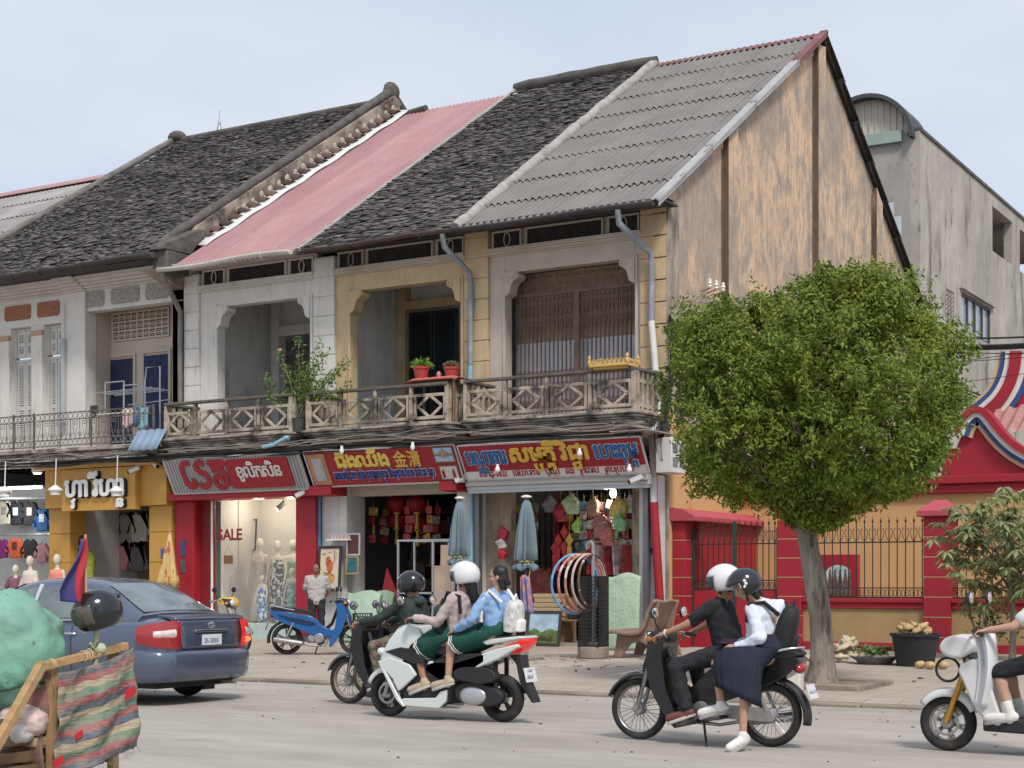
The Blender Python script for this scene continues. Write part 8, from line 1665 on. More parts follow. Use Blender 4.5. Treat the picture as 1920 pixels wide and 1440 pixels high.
        b.loft([(mid+up*z_,d*LL*k_,lt*.044*k_,2.6) for z_,k_ in ((-.016,.93),(-.012,1),(.008,1.02),(.014,.98))],18); b.build('sole',M('shoe_sole',(.5,.48,.44),.8) if shoe!=m_wshoe else M('grey_sole',(.36,.35,.34),.8),so_,smooth=40)
        if socks: b=MB(); b.cap(an[k],an[k]+(kn[k]-an[k])*.22,.043,.046,10); b.build('sock',socks,o,smooth=60)
    Rm=Matrix((r,f,u)).transposed()
    if hair:
        b=MB()
        if hair=='short': b.ell(H+u*.035-f*.012,.080*s,.094*s,.097*s,14,10,Rm); b.ell(H-f*.04-u*.01,.074*s,.066*s,.075*s,12,8,Rm)
        else:
            b.ell(H+u*.036-f*.016,.085*s,.095*s,.098*s,14,10,Rm); b.ell(H-f*.045-u*.02,.080*s,.070*s,.09*s,12,8,Rm); b.cap(H-f*.06-u*.05,H-f*(.085)-u*hair,.068,.045,12); b.cap(H-f*.03-u*.03+r*.05,H-f*.05-u*.12+r*.05,.035,.025); b.cap(H-f*.03-u*.03-r*.05,H-f*.05-u*.12-r*.05,.035,.025)
        hb=MB()
        o2=b.build('hair',m_hair,o,remesh=.009,iters=3)
        for v in o2.data.vertices: # keep the face clear
            q=v.co-H
            if q.dot(f)>.055 and q.dot(u)<.055: v.co-=f*(q.dot(f)-.03)
    return o,H,f,u,r
def helmet(o,H,f,u,r,mat,visor='clear',R_=.138,full=False,vis_mat=None,trim=None):
    def P(az,ph,k=1): return H+u*.03+(f*(cos(az)*sin(ph)*1.10)+r*(sin(az)*sin(ph)*.96)+u*cos(ph)*1.0)*R_*k
    b=MB(); vs=[];fs=[]; na,npz=36,16; PM=R(128)
    for i in range(npz+1):
        for j in range(na): vs.append(P(2*PI*j/na-PI,.05+(PM-.05)*i/npz))
    for i in range(npz):
        for j in range(na):
            az=abs(2*PI*(j+.5)/na-PI); ph=.05+(PM-.05)*(i+.5)/npz
            if az<R(68) and ph>R(72) and not(full and ph>R(112)): continue
            fs.append((i*na+j,i*na+(j+1)%na,(i+1)*na+(j+1)%na,(i+1)*na+j))
    fs.append(tuple(range(na))); b.add(vs,fs); hm=b.build('helmet',mat,o,smooth=60,solid=.022)
    if visor:
        b=MB(); b.sheet(lambda s,t:P((s-.5)*R(152),R(58+ (50 if not full else 55)*t),1.07),16,6); b.build('visor',vis_mat or M('dark_visor',(.03,.032,.035),.08,var=0,spec=.9,alpha=.86),hm,smooth=180)
    if trim:
        b=MB()
        for k in (-1,1): b.tube([P(R(k*(75+12*i)),R(70-8*math.sin(i)),1.09) for i in range(7)],.008,5)
        b.build('stripe',trim,hm)
    b=MB(); b.tube([P(R(75),R(118)),H-u*.115+f*.03,P(R(-75),R(118))],.008,5); b.build('chin_strap',m_black,hm)
    return hm
def skirt(o,rings,mat,trim=None,name='skirt',n=26,th=.012,pl=.06):
    """rings: list of (centre, axis a, axis b)"""
    b=MB(); vs=[];fs=[]
    for i,(c,a,d) in enumerate(rings):
        for j in range(n): t=2*PI*j/n; k=1+pl*sin(j*2.4)*i/len(rings); vs.append(V(c)+V(a)*cos(t)*k+V(d)*sin(t)*k)
    for i in range(len(rings)-1):
        for j in range(n): fs.append((i*n+j,i*n+(j+1)%n,(i+1)*n+(j+1)%n,(i+1)*n+j))
    fs.append(tuple(range(n))[::-1]); b.add(vs,fs); so=b.build(name,mat,o,smooth=180,solid=th)
    if trim:
        for k,(lo,hi) in enumerate(((.05,.16),(.30,.36))):
            b=MB(); c0,a0,d0=[V(q) for q in rings[-2]]; c1,a1,d1=[V(q) for q in rings[-1]]; vs=[];fs=[]
            for w in (lo,hi):
                for j in range(n): t=2*PI*j/n; kk=1+.06*sin(j*2.4)*(len(rings)-1)/len(rings); vs.append((c1+(c0-c1)*w)+((a1+(a0-a1)*w)*cos(t)+(d1+(d0-d1)*w)*sin(t))*kk*1.03)
            for j in range(n): fs.append((j,(j+1)%n,n+(j+1)%n,n+j))
            b.add(vs,fs); b.build('hem_stripe',trim,so,smooth=180,solid=.014)
    return so
def backpack(name,lab,loc,rz,c,fwd,mat,w=.27,h=.40,d=.15,tilt=0,flap=None,strap=None,straps=()):
    o=thing(name,lab,'backpack',loc,rz); b=MB(); f,u,r=frame(fwd,(sin(tilt),0,cos(tilt))); C0=V(c)
    b.loft([(C0+u*(t*h)-f*.0,r*(w/2*k),f*(d/2*k2),3.2) for t,k,k2 in ((-.5,.7,.5),(-.47,.93,.9),(-.2,1.0,1.1),(.15,.98,1.0),(.38,.86,.8),(.47,.66,.55),(.5,.4,.3))],20); b.build('bag',mat,o,smooth=50)
    b=MB(); b.loft([(C0-f*(d*.5)+u*(t*h-.06),r*(w*.36*k),f*(.035*k),3) for t,k in ((-.28,.6),(-.25,1),(.0,1),(.08,.9),(.11,.5))],14); b.build('front_pocket',flap or mat,o,smooth=50)
    for ps in straps: b=MB(); b.tube(ps,.020,6); b.build('strap',strap or mat,o,smooth=60)
    b=MB(); b.tube([C0+u*h*.48+r*.05,C0+u*(h*.48+.06),C0+u*h*.48-r*.05],.01,6); b.build('carry_loop',strap or mat,o); return o
# clothes
m_blk=M('black_tee',(.016,.016,.019),.9,var=.15,vs=9,bump=.15,bs=20); m_jean=M('dark_trousers',(.022,.022,.027),.85,var=.2,vs=9,bump=.15,bs=20); m_wsh=M('white_school_shirt',(.60,.64,.74),.85,var=.05,bump=.12,bs=16); m_nav=M('navy_skirt_cloth',(.013,.016,.032),.85,var=.2,vs=7,bump=.15,bs=14)
m_grs=M('green_skirt_cloth',(.010,.072,.055),.85,var=.2,vs=7,bump=.15,bs=14); m_bei=M('pinkish_beige_jacket',(.44,.36,.34),.85,var=.08,vs=6,bump=.12,bs=14); m_lbl=M('light_blue_shirt',(.24,.38,.63),.85,var=.08,vs=6,bump=.12,bs=14); m_grh=M('dark_green_hoodie',(.028,.042,.036),.9,var=.2,vs=7,bump=.15,bs=14)
m_camo=M('camouflage_cloth',(.20,.16,.11),.9,var=.1,dirt=[((.06,.07,.045),9,.48,.52,(1,1,1)),((.11,.06,.045),7,.55,.58,(1,1,1))]); m_navj=M('navy_jacket',(.018,.016,.035),.85,var=.2); m_gs=M('grey_white_shirt',(.41,.385,.375),.85,var=.06,bump=.12,bs=16)
m_wshoe=M('white_shoe',(.66,.64,.60),.7,var=.06); m_rshoe=M('reddish_brown_shoe',(.15,.05,.045),.6,var=.15); m_tshoe=M('tan_shoe',(.45,.36,.26),.7,var=.1); m_sh=M('dark_shoe',(.05,.04,.04),.7)
m_hw=M('white_helmet_gloss',(.66,.66,.67),.18,var=.02,coat=.5); m_hb=M('black_helmet_gloss',(.012,.013,.015),.15,var=0,coat=.6); m_hcr=M('cream_helmet_side',(.58,.50,.36),.35,var=.03)
DL,DR=(7.17,-14.54,0),PI
o,H,f,u,r=figure('person in a black tee and white helmet steering the black motorbike',DL,DR,dict(head=(-.20,0,1.43),face=(1,.10,-.10),sh=((-.17,.20,1.235),(-.13,-.20,1.235)),el=((.05,.27,1.07),(.09,-.26,1.05)),wr=((.265,.29,.985),(.26,-.30,.985)),hip=((-.25,.10,.83),(-.25,-.10,.83)),kn=((.18,.20,.70),(.18,-.20,.70)),an=((.07,.20,.31),(.07,-.20,.31)),toe=((.21,.22,.245),(.21,-.22,.245))),m_blk,'short',m_jean,'trousers',m_rshoe,m_skin,'short',[dict(d=(.9,.15,-.35),n=(.35,0,.9),curl=1.0)]*2,group='riders on motorbikes')
helmet(o,H,f,u,r,M('white_helmet_red_marks',(.66,.66,.67),.2,coat=.5,var=0,dirt=((.42,.05,.06),6.5,.63,.66,(1,1,1))),R_=.143)
b=MB(); b.ring(V((.245,.288,.99)),.030,.010,'x',14,6); b.build('bracelet',m_cream,o)
o,H,f,u,r=figure('person in a white shirt and navy skirt riding sideways with a black helmet and phone',DL,DR,dict(head=(-.44,.10,1.40),face=(.75,.50,-.42),sh=((-.55,.20,1.21),(-.66,-.15,1.23)),el=((-.66,.30,.97),(-.55,-.20,.98)),wr=((-.44,.31,.885),(-.36,.06,.90)),hip=((-.52,.14,.82),(-.68,.02,.82)),kn=((-.28,.36,.74),(-.56,.40,.70)),an=((-.31,.34,.38),(-.55,.43,.13)),toe=((-.17,.37,.32),(-.50,.55,.055))),m_wsh,'long',m_nav,'skirt',m_wshoe,m_skin2,.10,[dict(d=(.9,-.1,.1),n=(0,.3,1),curl=.7,flip=1),dict(d=(.4,.9,-.1),n=(0,-.3,1),curl=.7,flip=-1)],s=.95,group='riders on motorbikes',torso=(1,.92))
helmet(o,H,f,u,r,m_hb,R_=.138,visor=None); 
b=MB()
for k in range(6): a=k*PI/3; b.ell(H+r*.0+V((-.03+.028*cos(a),.135,.035+.028*sin(a))),.016,.008,.016,8,5)
b.build('flower_sticker',m_lampw,o)
skirt(o,[((-.62,.05,.99),(.14,.04,0),(-.03,.11,0)),((-.60,.08,.88),(.18,.05,0),(-.05,.15,0)),((-.53,.22,.82),(.20,.04,0),(.0,.15,.07)),((-.46,.33,.755),(.22,.0,.02),(0,.11,.10)),((-.47,.385,.64),(.215,0,.05),(0,.085,.04)),((-.49,.40,.52),(.20,0,.07),(0,.09,.02)),((-.50,.41,.46),(.20,0,.08),(0,.095,.02))],m_nav,n=64,pl=.085)
backpack('backpack','black school backpack on the person in the white shirt',DL,DR,(-.775,-.02,1.03),(.88,.2,.25),M('black_bag_nylon',(.015,.015,.017),.7,var=.2,vs=8),.28,.44,.18,-.25,straps=[[(-.50,.22,1.10),(-.53,.24,1.26),(-.64,.17,1.27),(-.76,.12,1.16)],[(-.60,-.14,1.15),(-.63,-.16,1.29),(-.72,-.14,1.26),(-.80,-.12,1.14)]])
b=MB(); b.T=Matrix.Translation((7.17+.33,-14.54-.22,.93))@Matrix.Rotation(R(30),4,'X'); b.box(-.075,.075,-.04,.04,-.005,.005); tag(b.build('phone',M('dark_phone',(.05,.03,.05),.2),bevel=.006),'phone held by the person sitting sideways on the black motorbike','phone')
# scooter girls
SL=(3.83,-13.68,0)
o,H,f,u,r=figure('person in a pinkish jacket and white helmet steering the white scooter',SL,PI,dict(head=(-.25,0,1.49),face=(1,.05,-.12),sh=((-.23,.18,1.285),(-.21,-.18,1.285)),el=((-.07,.26,1.03),(-.05,-.26,1.03)),wr=((.20,.29,1.075),(.20,-.30,1.075)),hip=((-.20,.10,.87),(-.20,-.10,.87)),kn=((.25,.17,.76),(.25,-.17,.76)),an=((.13,.20,.40),(.13,-.20,.40)),toe=((.27,.21,.33),(.27,-.21,.33))),m_bei,'long',m_grs,'skirt',m_tshoe,m_skin,.24,[dict(d=(.9,.1,-.2),n=(.2,0,.95),curl=1.0)]*2,s=.96,group='riders on motorbikes',torso=(1,1.02))
helmet(o,H,f,u,r,m_hw,R_=.142)
skirt(o,[((-.20,0,1.0),(.13,0,0),(0,.16,0)),((-.16,0,.88),(.18,0,0),(0,.20,0)),((.0,.0,.86),(.05,0,.12),(0,.23,0)),((.12,.0,.80),(.05,0,.13),(0,.255,0)),((.21,.0,.75),(.06,0,.13),(0,.265,0))],m_grs,m_tw)
backpack('chest_bag','dark green bag worn on the chest of the scooter driver',SL,PI,(-.0,.02,1.05),(-1,0,.1),M('dark_green_bag',(.018,.04,.032),.7,var=.25),.28,.34,.16,0,straps=[[(-.06,.15,1.18),(-.16,.20,1.34),(-.30,.19,1.30),(-.32,.20,1.12)],[(-.06,-.15,1.18),(-.16,-.20,1.34),(-.30,-.19,1.30)]],strap=m_blk)
o,H,f,u,r=figure('person in a light blue shirt with bare dark hair riding behind on the white scooter',SL,PI,dict(head=(-.66,.0,1.50),face=(1,.25,-.05),sh=((-.62,.18,1.29),(-.62,-.18,1.29)),el=((-.50,.27,1.06),(-.50,-.26,1.06)),wr=((-.27,.22,.95),(-.27,-.22,.95)),hip=((-.66,.11,.92),(-.66,-.11,.92)),kn=((-.20,.20,.80),(-.20,-.20,.80)),an=((-.18,.22,.44),(-.18,-.22,.44)),toe=((-.04,.23,.385),(-.04,-.23,.385))),m_lbl,'long',m_grs,'skirt',m_tshoe,m_skin2,.06,[dict(d=(1,-.3,-.3),n=(.2,.3,1),curl=.6)]*2,s=.96,group='riders on motorbikes',torso=(1,.98))
skirt(o,[((-.66,0,1.04),(.13,0,0),(0,.16,0)),((-.64,0,.93),(.18,0,.0),(0,.21,0)),((-.50,0,.90),(.05,0,.12),(0,.24,0)),((-.34,.0,.84),(.06,0,.12),(0,.265,0)),((-.23,.0,.79),(.07,0,.12),(0,.28,0))],m_grs,m_tw)
backpack('backpack','small white quilted backpack on the person in the light blue shirt',SL,PI,(-.87,.04,1.10),(1,.1,.1),M('white_quilted_bag',(.60,.60,.58),.6,var=.14,vs=16,dirt=((.42,.42,.42),14,.5,.56,(1,1,1))),.27,.34,.16,-.08,m_lampw,m_lampw,[[(-.58,.22,1.04),(-.60,.235,1.24),(-.66,.19,1.36),(-.78,.14,1.24)],[(-.58,-.22,1.04),(-.60,-.235,1.24),(-.66,-.19,1.36),(-.78,-.14,1.24)]])
# hoodie rider and the one beyond
J3=dict(head=(-.26,0,1.40),face=(1,.05,-.08),sh=((-.26,.19,1.20),(-.22,-.19,1.20)),el=((.02,.28,1.01),(.02,-.27,1.02)),wr=((.24,.30,.985),(.24,-.30,.985)),hip=((-.34,.10,.83),(-.34,-.10,.83)),kn=((.13,.19,.70),(.13,-.19,.70)),an=((.03,.19,.31),(.03,-.19,.31)),toe=((.17,.20,.245),(.17,-.20,.245)))
o,H,f,u,r=figure('person in a dark green hoodie and black helmet with camouflage trousers',(2.32,-12.5,0),PI,J3,m_grh,'long',m_camo,'trousers',m_sh,m_skin,'short',[dict(d=(.9,.1,-.3),n=(.3,0,.9),curl=1.0)]*2,group='riders on motorbikes',torso=(1.05,1.08))
helmet(o,H,f,u,r,m_hb,R_=.145,full=True)
b=MB(); b.ell(H-f*.07-u*.185,.10,.085,.06,14,8); b.build('hood',m_grh,o,smooth=60)
J4=dict(J3); J4['head']=(-.02,0,1.40); J4['face']=(1,.15,-.15)
for k in ('sh','el','hip'): J4[k]=tuple((p[0]+.20,p[1],p[2]) for p in J3[k])
o,H,f,u,r=figure('person in a navy jacket with blue collar and a black and cream helmet',(1.95,-11.55,0),PI,J4,m_navj,'long',m_jean,'trousers',m_sh,m_skin,'short',[dict(d=(.9,.1,-.3),n=(.3,0,.9),curl=1.0)]*2,group='riders on motorbikes')
h_=helmet(o,H,f,u,r,m_hb,R_=.135,visor=None); b=MB(); b.ell(H+V((-.03,.118,.03)),.075,.03,.085,14,8); b.build('cream_panel',m_hcr,h_,smooth=60)
b=MB(); b.ring(H-V((0.02,0,.155)),.085,.03,'z',18,6); b.build('blue_collar',M('bright_blue_collar',(.02,.10,.36),.8),o,smooth=60)
# standing man
p=fy(594,1190,-1.35); ML=(p.x,-1.35,gz(-1.35)); mr=R(-58)
o,H,f,u,r=figure('person in a pale open collared shirt standing by the red pillar with hands behind',ML,mr,dict(head=(0.02,0,1.545),face=(1,-.12,-.08),sh=((-.0,.19,1.345),(-.0,-.19,1.345)),el=((-.08,.25,1.07),(-.08,-.25,1.07)),wr=((-.15,.11,.90),(-.15,-.11,.92)),hip=((0,.09,.87),(0,-.09,.87)),kn=((.02,.10,.47),(.02,-.10,.47)),an=((0,.10,.075),(0,-.10,.075)),toe=((.15,.12,.035),(.15,-.12,.035))),m_gs,'short',m_jean,'trousers',m_sh,M('skin_dark_tan',(.25,.12,.075),.6,var=.06),'short',[dict(d=(-.2,-.9,-.3),n=(-1,0,0),curl=.5),dict(d=(-.2,.9,-.3),n=(-1,0,0),curl=.5)],torso=(1.08,.98))
b=MB(); b.prism([(-.055,1.40),(.055,1.40),(0,1.22)],.085,.098,'yz') if False else b.loft([((.095,0,1.25),(0,.008,0),(.006,0,0)),((.075,0,1.33),(0,.03,0),(.012,0,0)),((.05,0,1.42),(0,.06,0),(.02,0,0))],10); b.build('open_neck',MT['skin_dark_tan'],o,smooth=60)
for s in (-1,1): b=MB(); b.beam((.10,s*.012,1.27),(.045,s*.075,1.42),.05,.012,(1,0,0)); b.build('collar_flap',m_gs,o,bevel=.004)
b=MB(); b.box(.105,.115,-.12,-.03,1.12,1.22); b.build('shirt_pocket',m_gs,o,bevel=.004)
# right edge rider
o,H,f,u,r=figure('person in dark shorts and white socks riding the scooter at the right edge',(9.23+.66,-14.05,0),PI,dict(head=(-.22,0,1.52),face=(1,0,-.05),sh=((-.20,.20,1.30),(-.20,-.20,1.30)),el=((.05,.30,1.08),(.05,-.30,1.08)),wr=((.26,.30,1.05),(.26,-.30,1.05)),hip=((-.24,.10,.84),(-.24,-.10,.84)),kn=((.20,.18,.70),(.20,-.18,.70)),an=((.10,.19,.36),(.10,-.19,.36)),toe=((.25,.20,.325),(.25,-.20,.325))),M('plain_white_tee',(.6,.6,.6),.9),'short',M('black_shorts',(.014,.015,.018),.9),'shorts',m_wshoe,m_skin2,'short',[dict(d=(.9,.1,-.25),n=(.25,0,.9),curl=1.0)]*2,group='riders on motorbikes',socks=m_tw)
helmet(o,H,f,u,r,m_hw)
b=MB(); b.sheet(lambda s,t:(9.89-.30+.16*(s-.5)*(1-.3*t)+.03*sin(t*4),-14.05-.24+.05*sin(s*8)+.02*t,1.02-.62*t),10,12); tag(b.build('white_cloth',M('white_jacket_cloth',(.62,.63,.65),.9,var=.1),smooth=60,solid=.012),'white jacket hanging from the handlebar of the scooter at the right edge','jacket')
# helmets hung on the grey bike
for i,(x,y) in enumerate(((-7.2,-6.1),(-7.05,-5.85))):
    p=fy(421+i*14,1131,-6.0+.15*i); b=MB(); b.ell((0,0,0),.13,.14,.115,16,10); t=tag(b.build('hung_helmet',M('yellow_helmet',(.62,.42,.05),.3,coat=.4,var=.04),smooth=60),('yellow helmet hung on the grey parked motorbike, nearer the car','yellow helmet hung on the grey parked motorbike, nearer the glass door')[i],'helmet','yellow helmets'); t.location=p
# ================================================================ cart with striped tarp
KL=(5.85,-20.7,0); ct=thing('hand_cart','wooden framed hand cart hung with a striped tarp and loaded with sacks','cart',KL)
def cz(u,v,dx=0): # point on the cart's own tilted side plane (x = 5.85+dx)
    return fx(u,v,5.85+dx)
m_cartw=M('raw_timber',(.40,.25,.12),.75,var=.2,vs=4,stretch=(1,6,6),dirt=((.16,.09,.05),2,.55,.75,(1,1,1)))
A_=cz(80,1250); B_=cz(214,1217); C_=cz(-25,1430,.05); D_=cz(240,1400)
b=MB(); b.beam(A_,B_+(B_-A_)*.18,.05,.05); b.build('top_bar',m_cartw,ct,bevel=.006,w=1)
b=MB(); b.beam(A_+V((0,0,.02)),C_,.05,.055); b.build('slanting_post',m_cartw,ct,bevel=.006,w=1)
b=MB(); b.beam(V((5.82,B_.y+.02,.0)),V((5.82,B_.y+.02,B_.z)),.05,.05); b.beam(V((5.82,A_.y+.1,.0)),V((5.82,A_.y+.1,A_.z)),.05,.05)
b.build('upright',m_cartw,ct,w=1)
b=MB()
for k in range(4): b.box(4.3,5.8,A_.y-.9+.0,A_.y-.86,.45+k*.16,.53+k*.16); b.box(5.72,5.76,A_.y-.9,A_.y+.3,.30+k*.10,.36+k*.10)
b.box(4.3,5.8,A_.y-.9,B_.y,.34,.38); b.build('slatted_body',M('dark_timber',(.16,.10,.055),.8,var=.25),ct,w=1)
wheel(ct,-.75,.33,.06,'spoke',M('dirty_rim',(.26,.21,.16),.7),y=.25)
tl_,tr_,bl_,br_=cz(96,1262),cz(243,1213),cz(88,1460),cz(246,1397)
def tarp(s,t):
    a=tl_+(tr_-tl_)*s; c=bl_+(br_-bl_)*s; p=a+(c-a)*t
    sag=.025*sin(PI*s)*(1-t)+.012*noise.noise(V((s*9,t*5,2)))
    p=p-V((0,0,sag)); n=V((1,0,0)); return p+n*(.05+.04*sin(s*3.1)*t+.022*noise.noise(V((s*4,t*5,1)))+.018*sin(s*11+t*4)+.012*sin(t*17+s*7)*(.3+t)+.01*noise.noise(V((s*14,t*12,5))))
b=MB(); b.sheet(tarp,60,60); to=b.build('striped_tarp',M('tarp_base',(.42,.36,.27),.75),ct,smooth=180,solid=.004,w=1)
# stripes woven along the cloth: one uv-free coordinate kept as a mesh attribute
def tarp_mat():
    m=bpy.data.materials.new('striped_tarp_cloth'); m.use_nodes=True; t=m.node_tree; N=t.nodes; b=N['Principled BSDF']; b.inputs['Roughness'].default_value=.7
    at=N.new('ShaderNodeAttribute'); at.attribute_name='weft'; r=N.new('ShaderNodeValToRGB'); e=r.color_ramp; e.interpolation='CONSTANT'
    red,tan,grn,blu=(.28,.085,.09),(.36,.30,.20),(.115,.19,.13),(.075,.095,.125); seq=[blu,red,tan,grn,red,blu,tan,grn,red,blu,tan,grn,red,blu]
    e.elements[0].position=0; e.elements[0].color=seq[0]+(1,); e.elements[1].position=1/14; e.elements[1].color=seq[1]+(1,)
    for i in range(2,14): q=e.elements.new(i/14); q.color=seq[i]+(1,)
    tc=N.new('ShaderNodeTexCoord'); n=N.new('ShaderNodeTexNoise'); n.inputs['Scale'].default_value=9; n.inputs['Detail'].default_value=8; t.links.new(tc.outputs['Object'],n.inputs[0])
    mr=N.new('ShaderNodeMapRange'); mr.inputs[1].default_value=.4; mr.inputs[2].default_value=.7; mr.inputs[4].default_value=.7; t.links.new(n.outputs[0],mr.inputs[0])
    x=N.new('ShaderNodeMix'); x.data_type='RGBA'; t.links.new(mr.outputs[0],x.inputs[0]); t.links.new(at.outputs['Fac'],r.inputs[0]); t.links.new(r.outputs[0],x.inputs[6]); x.inputs[7].default_value=(.30,.23,.17,1); t.links.new(x.outputs[2],b.inputs[0])
    n2=N.new('ShaderNodeTexNoise'); n2.inputs['Scale'].default_value=30; mp=N.new('ShaderNodeMapping'); mp.inputs['Scale'].default_value=(1,.4,2); t.links.new(tc.outputs['Object'],mp.inputs[0]); t.links.new(mp.outputs[0],n2.inputs[0]); bm=N.new('ShaderNodeBump'); bm.inputs['Strength'].default_value=.5; bm.inputs['Distance'].default_value=.02; t.links.new(n2.outputs[0],bm.inputs['Height']); t.links.new(bm.outputs[0],b.inputs['Normal']); return m
to.data.materials[0]=tarp_mat(); at=to.data.attributes.new('weft','FLOAT','POINT')
for j in range(61):
    for i in range(61): at.data[j*61+i].value=max(0,min(.999,j/60+.012*noise.noise(V((i*.12,j*.1,0)))))
b=MB(); 
for i in range(26):
    s=rnd.random()**.6; p=tarp(s,1.0); b.tube([p,p+V((rnd.uniform(-.02,.02),rnd.uniform(-.03,.03),-.03)),p+V((rnd.uniform(-.03,.03),rnd.uniform(-.05,.05),-rnd.uniform(.03,.06)))],.0011,3)
b.build('frayed_threads',M('grey_thread',(.2,.2,.2),.9),ct,w=1,kind='stuff')
b=MB(); b.sheet(lambda s,t:(tl_+(bl_-tl_)*t)+V((-.02-.28*s+.02*sin(t*9),-.07*s+.03*sin(t*6+s*4),-.10*s*t+.04*s)),12,24); b.build('tarp_side',M('brown_tarp_side',(.15,.10,.075),.8,var=.3,vs=5,bump=.4,bs=12,dirt=((.28,.12,.11),3,.5,.6,(1,1,3))),ct,smooth=180,solid=.004,w=1)
for s,t,w in ((.88,.42,.10),(.24,.64,.065),(.0,.84,.085)):
    p=tarp(s,t)+V((.03,0,0)); b=MB(); d=V((0,.86,.30)); e=V((.05,-.2,.6)); b.add([p-d*w*.5-e*w*.5,p+d*w*.5-e*w*.4,p+d*w*.55+e*w*.5,p-d*w*.45+e*w*.45],[(0,1,2,3)]); b.build('red_tape',M('red_reflective_tape',(.52,.02,.03),.4,var=.05),ct,solid=.004,w=1)
# strings round the bar
for t_ in (.1,.13,.55,.6,.63): b=MB(); p=A_+(B_-A_)*t_; b.ring(p,.036+.006*sin(t_*40),.004,'y',12,5); b.build('rope_lashing',M('pale_rope',(.5,.42,.28),.9),ct,w=1)
# load
S0=cz(10,1210,-.55); sk=thing('green_sack','bulging stained mint green sack riding on the cart','sack',(S0.x,S0.y,.4)); b=MB(); n=80; vs=[];fs=[]
c0=cz(2,1225,-.45); tp_=cz(20,1108,-.45).z; bt_=cz(2,1345,-.45).z; rw=abs(cz(98,1225,-.45).y-c0.y)*.86; hz=(tp_-bt_)/2; zc=(tp_+bt_)/2
for i in range(1,60):
    ph=PI*i/60
    for j in range(n):
        t=2*PI*j/n; d=V((sin(ph)*cos(t),sin(ph)*sin(t),cos(ph))); k=1+.10*noise.noise(d*2.1+V((1,0,0)))+.07*abs(noise.noise(d*3.3))-.05*abs(noise.noise(d*5.5+V((3,0,0))))+.008*noise.noise(d*15); vs.append((c0.x+rw*1.1*k*d.x,c0.y+rw*k*d.y,zc+hz*k*math.copysign(abs(d.z)**.85,d.z)))
for i in range(58):
    for j in range(n): fs.append((i*n+j,i*n+(j+1)%n,(i+1)*n+(j+1)%n,(i+1)*n+j))
fs+=[tuple(range(n)),tuple(range(58*n,59*n))[::-1]]; b.add(vs,fs); b.build('sack_cloth',M('mint_sack',(.19,.40,.30),.6,var=.1,vs=4,bump=.4,bs=14,dirt=[((.04,.06,.055),11,.64,.70,(1,1,1)),((.16,.28,.23),2.5,.5,.7,(1,1,1)),((.03,.07,.06),1.6,.60,.75,(1,1,1),.8)]),sk,smooth=180,w=1)
b=MB(); zz=bt_+.22; b.tube([(c0.x+rw*1.10*cos(2*PI*i/20),c0.y+rw*1.0*sin(2*PI*i/20),zz+.04*sin(i)) for i in range(20)],.009,6,closed=True); b.build('green_rope',M('dark_green_rope',(.03,.07,.05),.8),sk,w=1)
for i,(u,v,c,lab) in enumerate(((50,1350,(.55,.42,.40),'pink and white plastic sack squeezed in the cart'),(20,1370,(.50,.47,.44),'white printed plastic sack low in the cart'),(60,1385,(.33,.24,.16),'folded brown cardboard in the cart'),(40,1415,(.24,.16,.10),'dark brown cardboard at the bottom of the cart'))):
    p=cz(u,v,-.15-.05*i); b=MB(); 
    if i<2: b.ell((0,0,0),.16,.14,.10,40,26); b.v=[tuple(V(p_)*(1+.22*noise.noise(V(p_)*9+V((i,0,0)))-.14*abs(noise.noise(V(p_)*22)))) for p_ in b.v]
    else: b.box(-.2,.2,-.16,.16,-.03,.03)
    t=tag(b.build('packed_sack' if i<2 else 'cardboard_pack',M('load_%d'%i,c,.7,var=.25,vs=8,bump=.6,bs=9,dirt=((.5,.06,.07),5,.56,.6,(1,1,3)) if i<2 else None),smooth=60 if i<2 else 0,bevel=0 if i<2 else .01),lab,'sack' if i<2 else 'cardboard'); t.location=p
# helmet on a stick, flag
hp_=cz(182,1147); o=thing('black_helmet','glossy black full face helmet propped on the cart bar','helmet',tuple(hp_)); f,u_,r_=frame((-.55,-.75,-.25),(0,0,1)); 
b=MB(); vs=[];fs=[]; na,npz=40,22; Rr=.128
def PH(az,ph,k=1): 
    q=(f*(cos(az)*sin(ph)*1.16)+r_*(sin(az)*sin(ph)*.94)+u_*cos(ph)*1.02)*Rr*k
    return q
for i in range(npz+1):
    for j in range(na): vs.append(PH(2*PI*j/na-PI,.04+R(136)*i/npz))
for i in range(npz):
    for j in range(na):
        az=abs(2*PI*(j+.5)/na-PI); ph=.04+R(136)*(i+.5)/npz
        if az<R(64) and R(70)<ph<R(112): continue
        fs.append((i*na+j,i*na+(j+1)%na,(i+1)*na+(j+1)%na,(i+1)*na+j))
fs.append(tuple(range(na))); b.add(vs,fs); hs=b.build('shell',m_hb,o,smooth=60,solid=.018)
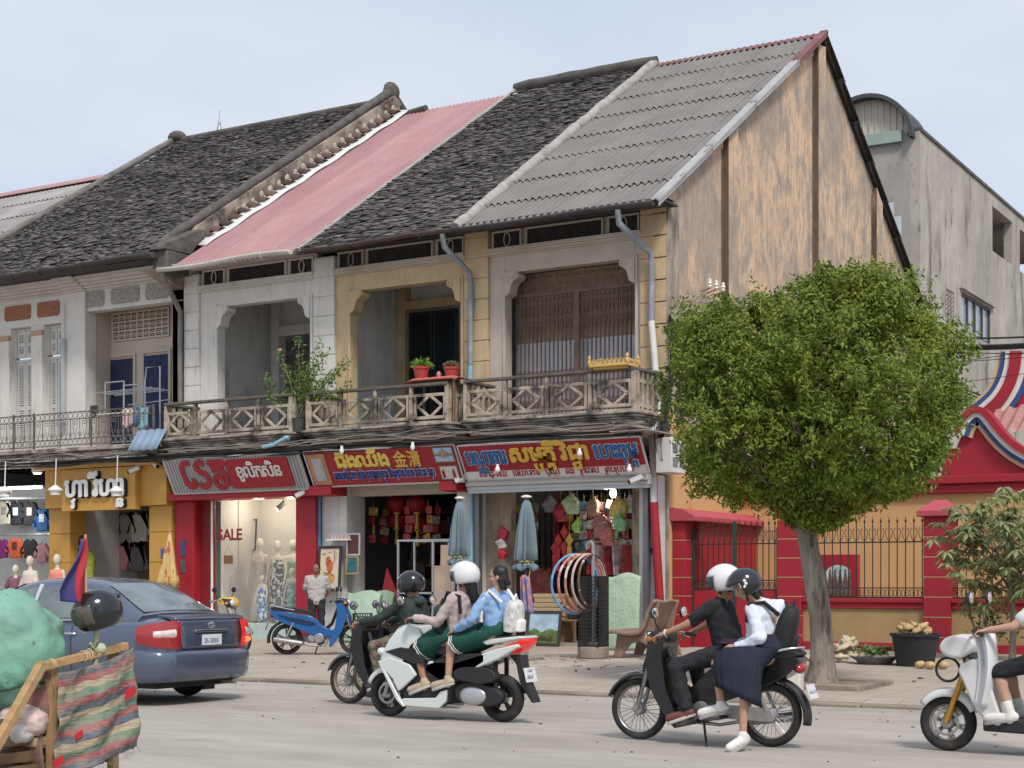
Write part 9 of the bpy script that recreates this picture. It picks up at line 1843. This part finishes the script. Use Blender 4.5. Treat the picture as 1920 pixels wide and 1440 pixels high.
b=MB(); b.sheet(lambda s,t:PH((s-.5)*R(146),R(64+52*t),1.06),18,8); b.build('visor',M('brown_visor',(.06,.05,.035),.06,var=.2,spec=1),o,smooth=180,solid=.004)
for s in (-1,1): b=MB(); b.lathe([(.03,-.01),(.03,.012),(.0,.014)],PH(R(82*s),R(88),1.03),12,'y'); b.build('visor_hinge',m_hb,o,smooth=40)
b=MB(); b.ell(PH(PI,R(62),1.03),.03,.03,.02,10,6); b.build('rear_vent',m_hb,o,smooth=60)
q=random.Random(4); b=MB(); p0=cz(178,1222)
for i in range(14): b.tube([p0+V((q.uniform(-.03,.03),q.uniform(-.05,.05),q.uniform(-.02,.06))) for k in range(5)],.006,5)
b.cyl(p0-V((0,0,.1)),hp_-V((0,0,.02)),.018,8); b.ell(p0+V((.02,.03,.02)),.03,.035,.035,10,6); tag(b.build('helmet_stick',M('green_cream_string',(.30,.33,.22),.8,island=1,var=.5)),'stick wrapped in knotted strings holding the black helmet','stick')
fp=cz(150,1008,-.02); fb=cz(148,1130,-.02); o=thing('flag','small drooping blue and red flag on the cart beside the helmet','flag',tuple(fb)); 
cols_=(M('flag_violet_blue',(.05,.045,.17),.8,var=.15,vs=8),M('flag_red',(.42,.03,.045),.8,var=.1,vs=8))
w_=(fz2:=cz(118,1105,-.02))
def flag(a0,a1):
    def g(s,t):
        top=fp; L=(fp.z-fb.z)*1.0; k=a0+(a1-a0)*s; wdt=.03+.15*min(1,t*1.2); return V((fp.x+.02*sin(k*9+t*3),fp.y+.04-wdt*(1-k)*1.15+.012*sin(t*7)+.04*t*k,fp.z-L*t*(.97+.06*k)-.02*(1-k)*(1-t)))
    return g
for k,(a0,a1,m_) in enumerate(((0,.5,cols_[0]),(.5,1,cols_[1]))): b=MB(); b.sheet(flag(a0,a1),14,24); b.build('blue_cloth' if k==0 else 'red_cloth',m_,o,smooth=180,solid=.003,w=1)
b=MB(); b.cyl(fp+V((0,.045,.02)),fb+V((0,.06,-.18)),.008,6); b.build('flag_stick',m_woodl,o,w=1)
